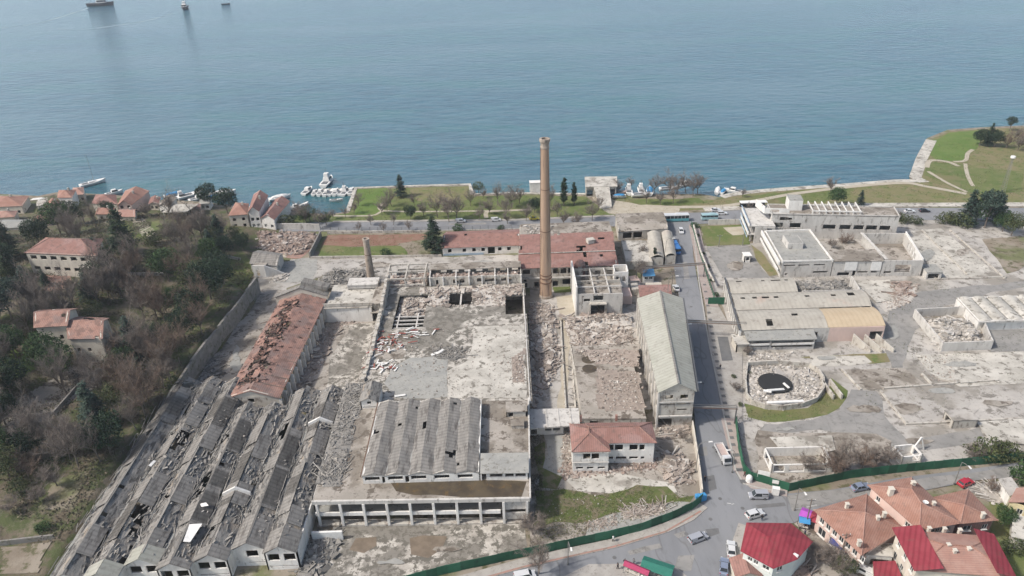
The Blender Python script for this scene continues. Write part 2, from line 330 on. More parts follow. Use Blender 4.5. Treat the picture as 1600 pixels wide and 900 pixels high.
bm = bmesh.new(); vs = [bm.verts.new((p.x, p.y, 0)) for p in land]; f = bm.faces.new(vs); f.normal_update()
if f.normal.z < 0: f.normal_flip()
ex = bmesh.ops.extrude_face_region(bm, geom=[f])
for v in ex['geom']:
    if isinstance(v, bmesh.types.BMVert): v.co.z -= 3
bmesh.ops.reverse_faces(bm, faces=[q for q in bm.faces if len(q.verts) > 4 and abs(q.normal.z) > .9 and q.calc_center_median().z < -1])
bmesh.ops.triangulate(bm, faces=[q for q in bm.faces if len(q.verts) > 4])
bmesh.ops.recalc_face_normals(bm, faces=bm.faces[:])
me = bpy.data.meshes.new('ground'); bm.to_mesh(me); bm.free(); me.materials.append(K['dirt']); o = bpy.data.objects.new('ground', me); COL.objects.link(o); o['kind'] = 'structure'
# hill
mb = MB(); xs = [-430+1.8*i for i in range(215)]; ys = [40+1.9*j for j in range(160)]; idx = {}
for j, y in enumerate(ys):
    for i, x in enumerate(xs):
        d = hb(y)-x
        if d > -2.5 and y < shy(x)-1:
            idx[i, j] = len(mb.v); z = hz(x, y); mb.v.append((x, y, z+.25*noise.noise(Vector((x/4, y/4, 5)))*ss(z)-(.15 if z < .02 else -.05)))
for j in range(159):
    for i in range(214):
        k = [(i, j), (i+1, j), (i+1, j+1), (i, j+1)]
        if all(q in idx for q in k): mb.f.append(tuple(idx[q] for q in k))
o = obj('hillside', mb, K['hill'], kind='structure', smooth=True)
# ---------------------------------------------------------------- building kit
def ccw(poly):
    a = sum(poly[i][0]*poly[(i+1) % len(poly)][1]-poly[(i+1) % len(poly)][0]*poly[i][1] for i in range(len(poly)))
    return [Vector((p[0], p[1], 0)) for p in (poly if a > 0 else poly[::-1])]
def face_wall(mb, p0, p1, z0, z1, ops=(), t=.3, top=True):
    """a wall seen from its outside, p0 left and p1 right, with real holes"""
    p0 = Vector((p0[0], p0[1], 0)); p1 = Vector((p1[0], p1[1], 0)); d = p1-p0; L = d.length; d.normalize(); n = Vector((d.y, -d.x, 0))
    ops = [(max(0.02, a), min(L-.02, b), max(z0+.01, c), min(z1-.01, e)) for a, b, c, e in ops if b > a and a < L and b > 0]
    us = sorted({0, L, *[o[0] for o in ops], *[o[1] for o in ops]}); vs = sorted({z0, z1, *[o[2] for o in ops], *[o[3] for o in ops]})
    def pt(u, v, k=0): q = p0+d*u-n*k; return (q.x, q.y, v)
    for i in range(len(us)-1):
        for j in range(len(vs)-1):
            uc = (us[i]+us[i+1])/2; vc = (vs[j]+vs[j+1])/2
            if any(o[0] < uc < o[1] and o[2] < vc < o[3] for o in ops): continue
            a, b, c, e = us[i], us[i+1], vs[j], vs[j+1]
            mb.quad(pt(a, c), pt(b, c), pt(b, e), pt(a, e)); mb.quad(pt(b, c, t), pt(a, c, t), pt(a, e, t), pt(b, e, t))
    for a, b, c, e in ops:
        mb.quad(pt(a, c), pt(a, c, t), pt(b, c, t), pt(b, c)); mb.quad(pt(a, e, t), pt(a, e), pt(b, e), pt(b, e, t))
        mb.quad(pt(a, c, t), pt(a, c), pt(a, e), pt(a, e, t)); mb.quad(pt(b, c), pt(b, c, t), pt(b, e, t), pt(b, e))
    if top: mb.quad(pt(0, z1), pt(L, z1), pt(L, z1, t), pt(0, z1, t))
    mb.quad(pt(0, z0), pt(0, z1), pt(0, z1, t), pt(0, z0, t)); mb.quad(pt(L, z0, t), pt(L, z1, t), pt(L, z1), pt(L, z0))
def rowo(L, n, w_, v0, v1, m0=None, off=0):
    """n evenly spread openings"""
    st = L/n; return [(st*(i+.5)-w_/2+off, st*(i+.5)+w_/2+off, v0, v1) for i in range(n)]
def add_windows(parent, p0, p1, ops, frame=None, mull=1, glass=True):
    p0 = Vector((p0[0], p0[1], 0)); p1 = Vector((p1[0], p1[1], 0)); d = (p1-p0).normalized(); n = Vector((d.y, -d.x, 0))
    for a, b, c, e in ops:
        mb = MB(); fw = .11
        def bx(u0, u1, v0, v1, dep=.10, k=.12):
            q = p0+d*((u0+u1)/2)-n*k; mb.box((q.x, q.y, (v0+v1)/2), (u1-u0, dep, v1-v0), atan2(d.y, d.x))
        bx(a, b, c, c+fw); bx(a, b, e-fw, e); bx(a, a+fw, c+fw, e-fw); bx(b-fw, b, c+fw, e-fw)
        for k in range(mull): u = a+(b-a)*(k+1)/(mull+1); bx(u-.04, u+.04, c+fw, e-fw)
        bx(a-.08, b+.08, c-.1, c-.003, .3, -.05)
        wi = obj('window', mb, frame or K['frame'], parent)
        if glass:
            g_ = MB(); q0 = p0+d*a-n*.14; q1 = p0+d*b-n*.14
            g_.quad((q0.x, q0.y, c), (q1.x, q1.y, c), (q1.x, q1.y, e), (q0.x, q0.y, e)); go = obj('pane', g_, K['glass'], wi)
def shell(parent, poly, z0, z1, m, ops=None, win=(), t=.3, name='wall', mull=1):
    """closed ring of walls; ops {edge: openings}; win = edges whose openings get window frames and panes"""
    poly = ccw(poly); mb = MB(); ops = ops or {}
    for i in range(len(poly)):
        a, b = poly[i], poly[(i+1) % len(poly)]; face_wall(mb, a, b, z0, z1, ops.get(i, ()), t)
    o = obj(name, mb, m, parent)
    for i in win:
        add_windows(parent, poly[i], poly[(i+1) % len(poly)], ops.get(i, ()), mull=mull)
    return o
def slope(mb, a, b, c, d, nu, nv, hole=None, jz=.0, seed=0):
    """roof slope a,b (eave) c,d (ridge, c above b); cells may be missing"""
    g_ = {}
    for i in range(nu+1):
        for j in range(nv+1):
            u = i/nu; v = j/nv; q = a.lerp(b, u).lerp(d.lerp(c, u), v)
            z = q.z+(jz*noise.noise(Vector((q.x*.35+seed, q.y*.35, seed))) if jz else 0)
            g_[i, j] = len(mb.v); mb.v.append((q.x, q.y, z))
    for i in range(nu):
        for j in range(nv):
            q = a.lerp(b, (i+.5)/nu).lerp(d.lerp(c, (i+.5)/nu), (j+.5)/nv)
            if hole and hole(q, (i+.5)/nu, (j+.5)/nv): continue
            mb.f.append((g_[i, j], g_[i+1, j], g_[i+1, j+1], g_[i, j+1]))
def V(*a): return Vector(a)
def gable(parent, cs, zr, m, axis='y', oh=.4, hole=None, res=1.2, jz=.0, wallm=None, name='roof', thick=.14, seed=0, ends=(1, 1)):
    """cs: eave corners FL FR BR BL (Vectors with z); ridge along y (front-back) or x"""
    FL, FR, BR, BL = [Vector(c) for c in cs]
    if axis == 'y': R0 = (FL+FR)/2; R1 = (BL+BR)/2
    else: R0 = (FL+BL)/2; R1 = (FR+BR)/2
    R0 = V(R0.x, R0.y, zr); R1 = V(R1.x, R1.y, zr)
    if wallm:
        w_ = MB()
        def tri(a, b, r):
            n = V((b-a).y, -(b-a).x, 0).normalized()*.28
            vs = [a, b, r, a-n, b-n, r-n]; w_.add([v-V(0, 0, .02) for v in vs], [(0, 1, 2), (5, 4, 3), (0, 3, 4, 1), (1, 4, 5, 2), (2, 5, 3, 0)])
        if axis == 'y':
            if ends[0]: tri(FL, FR, R0)
            if ends[1]: tri(BR, BL, R1)
        else:
            if ends[0]: tri(BL, FL, R0)
            if ends[1]: tri(FR, BR, R1)
        if w_.v: obj('gable_wall', w_, wallm, parent)
    d = (R1-R0).normalized()*oh; R0 = R0-d; R1 = R1+d; mb = MB()
    rm = (R0+R1)/2
    def outw(p, sgn):
        return p+sgn*d
    def sl(e0, e1):      # e0 near R0, e1 near R1
        down = (e0-R0.lerp(R0, 0)); k = 1
        q0 = e0-d; q1 = e1+d
        v0 = (q0-R0); q0 = q0+v0.normalized()*oh; v1 = (q1-R1); q1 = q1+v1.normalized()*oh
        Ln = (q1-q0).length; W = v0.length
        return q0, q1, max(1, int(Ln/res)), max(1, int(W/res))
    if axis == 'y': pairs = ((FL, BL, 1), (FR, BR, 0))
    else: pairs = ((FL, FR, 0), (BL, BR, 1))
    for e0, e1, fl in pairs:
        q0, q1, nu, nv = sl(e0, e1)
        up = V(0, 0, .02)
        if axis == 'y':
            if fl: slope(mb, q1, q0, R0, R1, nu, nv, hole, jz, seed)
            else: slope(mb, q0, q1, R1, R0, nu, nv, hole, jz, seed)
        else:
            if not fl: slope(mb, q0, q1, R1, R0, nu, nv, hole, jz, seed)
            else: slope(mb, q1, q0, R0, R1, nu, nv, hole, jz, seed)
    rf = obj(name, mb, m, parent, solid=thick)
    return rf, R0, R1
def hip(parent, cs, ridge, m, oh=.5, name='roof', thick=.15, capm=None):
    """cs: eave polygon (Vectors with z); ridge: list of (point, [edges]) -> faces given as index lists into cs+ridge"""
    pts, faces = ridge; ctr = sum([Vector(c) for c in cs], V(0, 0, 0))/len(cs)
    e = [Vector(c)+(V(c.x, c.y, 0)-V(ctr.x, ctr.y, 0)).normalized()*oh-V(0, 0, oh*.35) for c in cs]
    allp = e+[Vector(p) for p in pts]; mb = MB(); 
    for f in faces:
        nn = (allp[f[1]]-allp[f[0]]).cross(allp[f[2]]-allp[f[0]]); 
        if nn.z < 0: f = f[::-1]
        mb.add([allp[i] for i in f], [tuple(range(len(f)))])
    rf = obj(name, mb, m, parent, solid=thick)
    if capm:
        cp = MB(); seen = set()
        for f in faces:
            for a, b in zip(f, list(f[1:])+[f[0]]):
                if a < len(e) and b < len(e): continue
                k = (min(a, b), max(a, b))
                if k in seen: continue
                seen.add(k); cp.tube(allp[a]+V(0, 0, .04), allp[b]+V(0, 0, .04), .13, .13, 5)
        obj('ridge_cap', cp, capm, rf)
    return rf
def hiprect(parent, FL, FR, BR, BL, zr, m, axis='x', f=.5, oh=.5, capm=None, both=True):
    z = FL.z
    if axis == 'x':
        a = (FL+BL)/2; b = (FR+BR)/2; w_ = (FL-BL).length
    else:
        a = (FL+FR)/2; b = (BL+BR)/2; w_ = (FL-FR).length
    L_ = (b-a).length; k = min(.5, f*w_/L_); r0 = a.lerp(b, k); r1 = a.lerp(b, 1-k) if both else b; r0.z = r1.z = zr
    if axis == 'x': fc = [(0, 1, 5, 4), (1, 2, 5), (2, 3, 4, 5), (3, 0, 4)]
    else: fc = [(0, 1, 4), (1, 2, 5, 4), (2, 3, 5), (3, 0, 4, 5)]
    return hip(parent, [FL, FR, BR, BL], ([r0, r1], fc), m, oh, capm=capm)
def parapet_roof(parent, poly, z, m, pm, ph=.5, pt=.3, over=.15):
    poly = ccw(poly); mb = MB(); mb.prism([(p.x, p.y) for p in poly], z-.25, z); obj('roof', mb, m, parent)
    if ph:
        mb = MB(); n = len(poly)
        for i in range(n):
            face_wall(mb, poly[i]+(poly[i]-poly[(i+1) % n]).normalized()*over, poly[(i+1) % n]+(poly[(i+1) % n]-poly[i]).normalized()*over, z-.3, z+ph, t=pt)
        obj('parapet', mb, pm, parent)
def holef(th, sc=.18, seed=0, asp=1):
    return lambda q, u, v: noise.noise(Vector((q.x*sc*asp+seed, q.y*sc, seed*1.3)))+.35*noise.noise(Vector((q.x*.7, q.y*.7, seed))) > th
def inpoly(x, y, poly):
    c = False; n = len(poly); j = n-1
    for i in range(n):
        if (poly[i].y > y) != (poly[j].y > y) and x < (poly[j].x-poly[i].x)*(y-poly[i].y)/(poly[j].y-poly[i].y)+poly[i].x: c = not c
        j = i
    return c
def chunk(mb, c, s, rng, flat=.6):
    sx, sy, sz = s*rng.uniform(.5, 1.5), s*rng.uniform(.5, 1.2), s*rng.uniform(.3, 1)*flat
    m = Matrix.Rotation(rng.uniform(0, 6.3), 3, 'Z') @ Matrix.Rotation(rng.uniform(-.6, .6), 3, 'X') @ Matrix.Rotation(rng.uniform(-.5, .5), 3, 'Y')
    c = Vector(c)
    mb.add([c+m@Vector((x*sx/2*rng.uniform(.7, 1.1), y*sy/2*rng.uniform(.7, 1.1), z*sz/2)) for z in (-1, 1) for x, y in ((-1, -1), (1, -1), (1, 1), (-1, 1))], BF)
def rubble(label, pts, z, n, s=(.25, 1.0), h=1.0, m='rubble', base_m=None, seed=1, world=False, name='rubble', long=0, flat=.6, edge=3.0, avoid=()):
    rng = random.Random(seed); poly = [Vector((p[0], p[1], 0)) for p in pts] if world else [P(x, y, z) for x, y in pts]
    x0 = min(p.x for p in poly); x1 = max(p.x for p in poly); y0 = min(p.y for p in poly); y1 = max(p.y for p in poly)
    def ed(x, y):
        if any(a < x < b and c < y < e for a, b, c, e in avoid): return -1
        d = 1e9; q = Vector((x, y, 0))
        for i in range(len(poly)):
            a = Vector((poly[i].x, poly[i].y, 0)); b = Vector((poly[(i+1) % len(poly)].x, poly[(i+1) % len(poly)].y, 0)); ab = b-a
            t = max(0, min(1, (q-a).dot(ab)/max(1e-6, ab.dot(ab)))); d = min(d, (q-a-ab*t).length)
        return d
    def hh(x, y):
        return z+h*ss(ed(x, y)/edge)*(.55+.8*noise.noise(Vector((x*.22+seed, y*.22, seed)))+.3*noise.noise(Vector((x*.9, y*.9, seed))))
    mb = MB()
    if h > .15:
        st = max(.8, min(2.0, (x1-x0)/25)); nx = int((x1-x0)/st)+1; ny = int((y1-y0)/st)+1; idx = {}
        for i in range(nx+1):
            for j in range(ny+1):
                x = x0+i*st; y = y0+j*st
                if inpoly(x, y, poly) and ed(x, y) >= 0: idx[i, j] = len(mb.v); mb.v.append((x, y, max(z+.03, hh(x, y)) ))
        for i in range(nx):
            for j in range(ny):
                k = [(i, j), (i+1, j), (i+1, j+1), (i, j+1)]
                if all(q in idx for q in k): mb.f.append(tuple(idx[q] for q in k))
    c = 0; tr = 0
    while c < n and tr < n*12:
        tr += 1; x = rng.uniform(x0, x1); y = rng.uniform(y0, y1)
        if not inpoly(x, y, poly): continue
        e = ed(x, y)
        if e < 0: continue
        if rng.random() > ss(e/edge+.25)*(.55+.9*noise.noise(Vector((x*.15+seed*3, y*.15, 1)))): continue
        sz = s[0]+(s[1]-s[0])*rng.random()**3; c += 1; zz = max(z+.04, hh(x, y) if h > .15 else z+.05)
        if long and rng.random() < long:
            a = rng.uniform(0, pi); ln = rng.uniform(1, 3.5); mb.beam((x, y, zz+.1), (x+ln*cos(a), y+ln*sin(a), zz+rng.uniform(-.1, .5)), .14, .10)
        elif c % 41 == 0 and s[1] >= .9: mb.box((x, y, zz+.25), (rng.uniform(1.2, 2.8), rng.uniform(.8, 1.8), .22), rng.uniform(0, 3), rng.gauss(0, .25), rng.randint(0, 1))
        elif c % 47 == 0 and s[1] >= .9: a = rng.uniform(0, pi); ln = rng.uniform(2, 4.5); mb.beam((x, y, zz+.15), (x+ln*cos(a), y+ln*sin(a), zz+rng.uniform(0, .5)), .28, .28)
        else: chunk(mb, (x, y, zz+sz*.1), sz, rng, flat)
    return obj(name, mb, K[m], label=label, cat='rubble', kind='stuff')
def one(name, label, cat, mb, m, group=None, **k): return obj(name, mb, K[m] if isinstance(m, str) else m, label=label, cat=cat, group=group, **k)

# ---------------------------------------------------------------- yards, roads and grass of the place
patch('park_grass', K['grass'], [(556, 296), (735, 291), (739, 307), (800, 305), (915, 307), (935, 322), (960, 336), (940, 342), (800, 345), (640, 348), (520, 347), (430, 350), (430, 341), (470, 335), (512, 337), (545, 333)], .03)
patch('park_lawn', K['grass_bright'], [(558, 296), (606, 294), (612, 312), (600, 326), (596, 334), (553, 338), (556, 315)], .06, .8)
patch('park_lawn', K['grass_dry'], [(640, 295), (732, 292), (730, 312), (690, 318), (650, 314)], .06, 1.0)
patch('park_lawn', K['grass_bright'], [(1400, 250), (1448, 235), (1460, 208), (1530, 203), (1540, 225), (1520, 250), (1460, 253), (1448, 250), (1462, 222)], .06, 1.2) if False else None
patch('shore_grass', K['grass_dry'], [(1100, 312), (1125, 312), (1145, 306), (1200, 299), (1330, 290), (1400, 285), (1430, 288), (1425, 275), (1452, 218), (1482, 206), (1530, 202), (1600, 199), (1800, 190), (1850, 322), (1600, 322), (1350, 322), (1190, 322), (1060, 330), (960, 336), (935, 320), (1000, 310)], .02, 0)
patch('shore_grass', K['grass'], [(1160, 308), (1210, 301), (1330, 293), (1330, 309), (1250, 318), (1165, 320)], .05, 1.5)
patch('headland_grass', K['grass_bright'], [(1456, 222), (1484, 207), (1530, 204), (1534, 222), (1512, 245), (1500, 252), (1462, 250), (1452, 240)], .06, 1.5)
patch('headland_grass', K['grass'], [(1450, 254), (1505, 256), (1518, 262), (1600, 268), (1600, 300), (1520, 305), (1460, 283), (1444, 272)], .05, 1.5)
patch('shore_grass', K['grass'], [(990, 312), (1090, 310), (1105, 318), (1060, 322), (980, 320)], .05, 1.0)
patch('gravel_court', K['path'], [(925, 308), (952, 306), (960, 312), (1000, 320), (1060, 322), (1060, 333), (990, 338), (950, 334), (935, 322)], .08, 1)
ribbon('promenade', K['concrete_pale'], [(1128, 308), (1145, 304), (1200, 297.5), (1330, 288.5), (1400, 283), (1432, 283)], 3.6, .08)
ribbon('promenade', K['concrete_pale'], [(1444, 285), (1430, 277), (1440, 248), (1455, 219)], 5, .1, smooth_=False)
ribbon('footpath', K['path'], [(1060, 324), (1130, 322), (1180, 314), (1240, 303), (1330, 292), (1410, 286), (1450, 292), (1510, 303)], 2.6, .10)
ribbon('footpath', K['path'], [(1448, 262), (1454, 251), (1480, 253), (1498, 260)], 2.2, .11)
ribbon('footpath', K['path'], [(1450, 268), (1480, 286), (1510, 300)], 1.6, .12)
ribbon('footpath', K['path'], [(1490, 253), (1508, 251), (1512, 240), (1520, 234)], 1.8, .13)
ribbon('footpath', K['path'], [(1508, 256), (1512, 275), (1520, 291)], 1.6, .12)
ribbon('footpath', K['path'], [(520, 337.5), (580, 337), (600, 330), (640, 331), (740, 330), (800, 329)], 1.3, .10)
ribbon('footpath', K['path'], [(600, 331), (593, 325), (598, 318)], 1.8, .12)
ribbon('footpath', K['path'], [(760, 341), (760, 332), (775, 330), (830, 328)], 1.8, .12)
ribbon('quay_edge', K['concrete_pale'], [(543, 331), (556, 294), (646, 291), (734, 288.5), (738, 305)], 2.0, .02, h=.25, smooth_=False)
ribbon('quay_edge', K['concrete_pale'], [(738, 304), (800, 302), (915, 303.5)], 1.5, .02, h=.25, smooth_=False)
# the main street and the road down to the junction
patch('asphalt_road', K['asphalt'], [(380, 351), (520, 347), (640, 346), (800, 344.5), (960, 338), (1100, 332), (1200, 326), (1350, 325), (1600, 325), (1900, 318), (1900, 338), (1600, 345), (1400, 344), (1180, 345), (1100, 350), (1060, 352), (960, 354), (800, 359), (640, 362), (520, 362), (380, 362)], .12)
ribbon('pavement', K['concrete_pale'], [(1100, 328), (1200, 324), (1350, 321), (1600, 320), (1800, 315)], 4.0, .14, h=.14, smooth_=False)
ribbon('pavement', K['pave'], [(520, 347), (640, 345.5), (800, 344), (960, 337.5)], 1.6, .10, h=.14, smooth_=False)
road_l = [(1043, 352), (1048, 380), (1052, 410), (1056, 440), (1064, 480), (1073, 540), (1081, 600), (1086, 660), (1091, 720), (1097, 765), (1098, 776), (1080, 800), (1040, 822), (960, 845), (880, 862), (815, 877), (740, 895), (600, 935), (600, 1060)]
road_r = [(1080, 350), (1083, 400), (1090, 440), (1098, 480), (1107, 540), (1118, 590), (1130, 650), (1141, 705), (1147, 735), (1160, 757), (1185, 765), (1230, 772), (1300, 766), (1400, 748), (1500, 736), (1600, 722), (1800, 700), (1800, 735), (1600, 748), (1560, 745), (1480, 760), (1400, 775), (1330, 790), (1272, 802), (1240, 818), (1165, 822), (1155, 860), (1130, 935), (1130, 1060)]
patch('asphalt_road', K['asphalt'], road_l+road_r[::-1], .16)
patch('asphalt_repair', K['patch_dark'], [(1102, 828), (1122, 826), (1124, 834), (1108, 840)], .18, .2)
patch('asphalt_repair', K['asphalt_old'], [(1052, 836), (1070, 830), (1072, 838), (1060, 842)], .18, .2)
patch('asphalt_repair', K['asphalt_old'], [(1230, 776), (1500, 742), (1600, 728), (1600, 745), (1480, 757), (1300, 786), (1240, 800)], .19, .8)
ribbon('pavement', K['pave_pink'], [(1084, 352), (1093, 395), (1103, 440), (1113, 480)], 4.0, .12, h=.16, smooth_=False)
patch('pavement', K['pave'], [(1103, 470), (1118, 470), (1160, 545), (1160, 650), (1142, 668), (1128, 640), (1118, 585), (1108, 540)], .20)
ribbon('pavement', K['pave_pink'], [(1137, 655), (1150, 705), (1158, 735), (1178, 757), (1230, 769)], 3.4, .14, h=.16, smooth_=False)
ribbon('kerb', K['kerb'], [(1083, 352), (1092, 440), (1108, 540), (1119, 590), (1131, 650), (1143, 705), (1149, 735), (1162, 757), (1186, 764), (1230, 771)], .35, .14, h=.2, smooth_=False)
ribbon('pavement', K['pave'], [(1098, 790), (1078, 808), (1040, 826), (960, 850), (880, 867), (815, 882), (740, 903), (640, 930)], 2.4, .14, h=.15, smooth_=False)
ribbon('kerb', K['brick_dust'], [(1095, 800), (1040, 832), (960, 855.5), (880, 873), (815, 888), (740, 909), (640, 936)], .4, .14, h=.18, smooth_=False)
ribbon('pavement', K['pave'], [(1165, 822), (1156, 850), (1138, 905)], 3.0, .14, h=.15, smooth_=False)
patch('market_pavement', K['pave'], [(920, 882), (985, 880), (1060, 888), (1080, 905), (1080, 1000), (860, 1000), (880, 900)], .20, .5)
patch('pavement', K['pave_pink'], [(1120, 525), (1135, 525), (1146, 562), (1128, 562)], .23, 0) if False else None
patch('planting_bed', K['patch_dark'], [(1121, 527), (1137, 527), (1145, 564), (1128, 565)], .235, 0)
# yards of the factory
patch('factory_yard', K['concrete_yard'], [(395, 440), (455, 405), (640, 402), (812, 398), (812, 425), (700, 440), (540, 445), (505, 430), (450, 450), (440, 470), (352, 640), (270, 640)], .04, 1.5)
patch('lane', K['slab_brown'], [(398, 450), (448, 455), (352, 620), (340, 640), (290, 640)], .07, 1.2)
patch('asphalt_yard', K['slab_grey'], [(470, 404), (500, 400), (489, 440), (430, 442), (440, 410)], .07, .7)
patch('inner_court', K['slab_brown'], [(515, 488), (590, 488), (560, 620), (535, 640), (440, 640), (470, 560)], .05, 1)
patch('inner_court', K['concrete_stained'], [(545, 510), (588, 505), (560, 612), (505, 612), (520, 560)], .08, 2.0)
patch('front_yard', K['concrete_stained'], [(530, 822), (822, 815), (822, 868), (660, 900), (600, 960), (470, 960)], .05, .8)
patch('rusty_puddle', K['pool2'], [(640, 841), (660, 838), (698, 838), (690, 858), (670, 870), (645, 866)], .08, .8)
patch('brown_stain', K['pool2'], [(556, 843), (585, 840), (588, 852), (570, 862), (548, 860)], .08, .8)
patch('garden_soil', K['red_soil'], [(512, 367), (672, 366), (668, 382), (600, 384), (500, 386)], .05, .8)
patch('garden_grass', K['grass'], [(503, 384), (560, 386), (665, 382), (662, 400), (495, 402)], .06, 1.2)
patch('garden_soil', K['dirt'], [(620, 380), (668, 374), (690, 396), (640, 400)], .08, 1.2)
patch('waste_ground', K['brick_dust'], [(385, 366), (500, 366), (485, 390), (470, 402), (430, 404), (400, 392)], .04, 1.5)
patch('rubble_lane', K['concrete_yard'], [(828, 640), (1050, 640), (1030, 440), (965, 430), (828, 440)], .03, 0)
patch('front_plot', K['slab_brown'], [(828, 665), (1085, 665), (1097, 765), (1095, 780), (1030, 815), (870, 855), (828, 860)], .05, 0)
patch('broken_apron', K['concrete_pale'], [(882, 748), (960, 738), (992, 745), (1050, 755), (1060, 772), (1000, 760), (960, 772), (900, 768)], .09, .6)
patch('plot_path', K['slab_grey'], [(850, 665), (885, 665), (878, 700), (880, 740), (860, 765), (835, 755), (858, 710)], .08, .8)
patch('plot_grass', K['grass_plot'], [(835, 765), (880, 766), (930, 775), (985, 765), (995, 758), (1040, 762), (1062, 778), (1085, 775), (1078, 785), (1040, 792), (975, 800), (920, 815), (870, 820), (835, 828)], .10, 1.3)
patch('plot_grass', K['grass_plot'], [(835, 700), (852, 690), (850, 730), (875, 745), (870, 765), (840, 762)], .09, 1.0)
patch('plot_gravel', K['slab_grey'], [(920, 815), (980, 798), (1060, 785), (1075, 783), (1040, 806), (960, 828), (915, 838)], .12, .8)
# the cleared site on the right
patch('cleared_site', K['concrete_yard'], [(1090, 385), (1180, 380), (1440, 340), (1600, 350), (1900, 340), (1900, 690), (1600, 705), (1400, 730), (1235, 765), (1170, 745), (1152, 660), (1155, 560), (1130, 480), (1105, 440)], .03, 0)
patch('football_grass', K['grass'], [(1094, 354), (1150, 352), (1168, 352), (1172, 382), (1104, 385)], .07, .5)
patch('bare_sand', K['path'], [(1130, 356), (1160, 354), (1163, 367), (1145, 368)], .09, .8)
patch('worn_asphalt', K['asphalt_old'], [(1104, 388), (1168, 384), (1190, 420), (1205, 434), (1130, 434)], .07, .5)
patch('dry_verge', K['grass_dry'], [(1174, 382), (1190, 395), (1218, 430), (1202, 432), (1185, 410)], .09, .6)
patch('pen_grass', K['grass'], [(1163, 630), (1200, 638), (1260, 636), (1290, 618), (1302, 590), (1322, 610), (1312, 640), (1270, 655), (1200, 660), (1165, 652)], .08, 1.2)
patch('pale_slab', K['concrete_pale'], [(1265, 556), (1350, 556), (1362, 566), (1330, 573), (1268, 572)], .10, .5)
patch('moss', K['grass_dry'], [(1248, 556), (1400, 552), (1402, 566), (1362, 568), (1265, 562)], .075, 1.0)
patch('wet_asphalt', K['asphalt_old'], [(1195, 662), (1270, 657), (1312, 642), (1330, 608), (1370, 612), (1385, 650), (1420, 690), (1530, 668), (1540, 690), (1430, 705), (1390, 715), (1370, 680), (1280, 672), (1180, 680)], .075, 1.0)
patch('wet_asphalt', K['asphalt_old'], [(1395, 480), (1440, 455), (1600, 440), (1600, 448), (1500, 470), (1448, 490), (1420, 540), (1412, 580), (1392, 580), (1380, 520)], .08, 1.0)
patch('foundation_slab', K['slab_brown'], [(1318, 578), (1412, 575), (1450, 604), (1350, 610)], .12, .2)
patch('foundation_slab', K['concrete_yard'], [(1376, 612), (1470, 600), (1530, 640), (1505, 660), (1415, 664)], .16, .15)
patch('foundation_slab', K['concrete_pale'], [(1430, 555), (1600, 550), (1600, 600), (1500, 605), (1455, 585)], .13, .3)
patch('foundation_slab', K['concrete_pale'], [(1525, 662), (1600, 655), (1700, 650), (1700, 690), (1600, 697), (1545, 690)], .5, 0)
patch('foundation_slab', K['concrete_pale'], [(1412, 362), (1470, 357), (1560, 430), (1470, 437)], .12, 0)
patch('foundation_slab', K['concrete_yard'], [(1482, 362), (1510, 360), (1545, 385), (1575, 432), (1565, 434)], .12, .4)
patch('foundation_slab', K['concrete_yard'], [(1480, 430), (1700, 420), (1700, 470), (1500, 478)], .06, 1.0)
patch('brown_earth', K['dirt'], [(1535, 375), (1600, 370), (1600, 415), (1575, 428), (1545, 392)], .13, 1.2)
patch('ruin_floor', K['concrete_pale'], [(1325, 440), (1390, 438), (1420, 465), (1370, 474), (1350, 455)], .3, .3)
patch('brown_earth', K['slab_brown'], [(1430, 495), (1480, 478), (1530, 480), (1560, 520), (1545, 530), (1500, 500)], .09, 1)
patch('brown_earth', K['slab_brown'], [(1185, 675), (1370, 678), (1395, 690), (1390, 738), (1245, 760), (1180, 742)], .09, 1)
patch('pale_floor', K['concrete_pale'], [(1202, 685), (1300, 682), (1305, 705), (1270, 712), (1225, 712)], .4, .3)
patch('old_asphalt', K['asphalt_old'], [(1545, 500), (1700, 498), (1700, 545), (1548, 550)], .1, .3)
# hillside yards
def hpatch(name, m, pts, dz=.12, amp=1.0):
    w_ = jag([PH(x, y) for x, y in pts], amp, 3, seed=pts[0][0]); poly = w_
    x0 = min(p.x for p in poly); x1 = max(p.x for p in poly); y0 = min(p.y for p in poly); y1 = max(p.y for p in poly); mb = MB(); idx = {}; st = .55
    nx = int((x1-x0)/st)+1; ny = int((y1-y0)/st)+1
    for i in range(nx+1):
        for j in range(ny+1):
            x = x0+i*st; y = y0+j*st
            if inpoly(x, y, poly): idx[i, j] = len(mb.v); z = hz(x, y); mb.v.append((x, y, z+.25*noise.noise(Vector((x/4, y/4, 5)))*ss(z)+.05+dz))
    for i in range(nx):
        for j in range(ny):
            k = [(i, j), (i+1, j), (i+1, j+1), (i, j+1)]
            if all(q in idx for q in k): mb.f.append(tuple(idx[q] for q in k))
    return obj(name, mb, m, kind='structure', smooth=True)
hpatch('hill_grass', K['grass'], [(168, 360), (190, 345), (215, 348), (250, 345), (262, 362), (240, 378), (215, 378)])
hpatch('hill_grass', K['grass'], [(345, 400), (385, 395), (400, 425), (375, 455), (350, 450)])
hpatch('hill_grass', K['hill'], [(0, 725), (60, 740), (70, 760), (40, 800), (110, 800), (95, 840), (0, 850)])
hpatch('hill_track', K['path'], [(20, 400), (0, 395), (0, 470), (40, 440)])
hpatch('hill_track', K['slab_brown'], [(0, 640), (60, 605), (130, 560), (160, 600), (110, 630), (40, 680), (0, 700)])
hpatch('hill_yard', K['dirt'], [(80, 750), (140, 735), (115, 800), (60, 800)])
hpatch('hill_yard', K['dirt'], [(0, 852), (85, 845), (60, 900), (0, 900)])
hpatch('hill_track', K['path'], [(205, 345), (225, 340), (245, 365), (250, 380), (235, 380), (215, 365)])
hpatch('hill_track', K['brick_dust'], [(55, 430), (115, 432), (110, 452), (70, 455)])
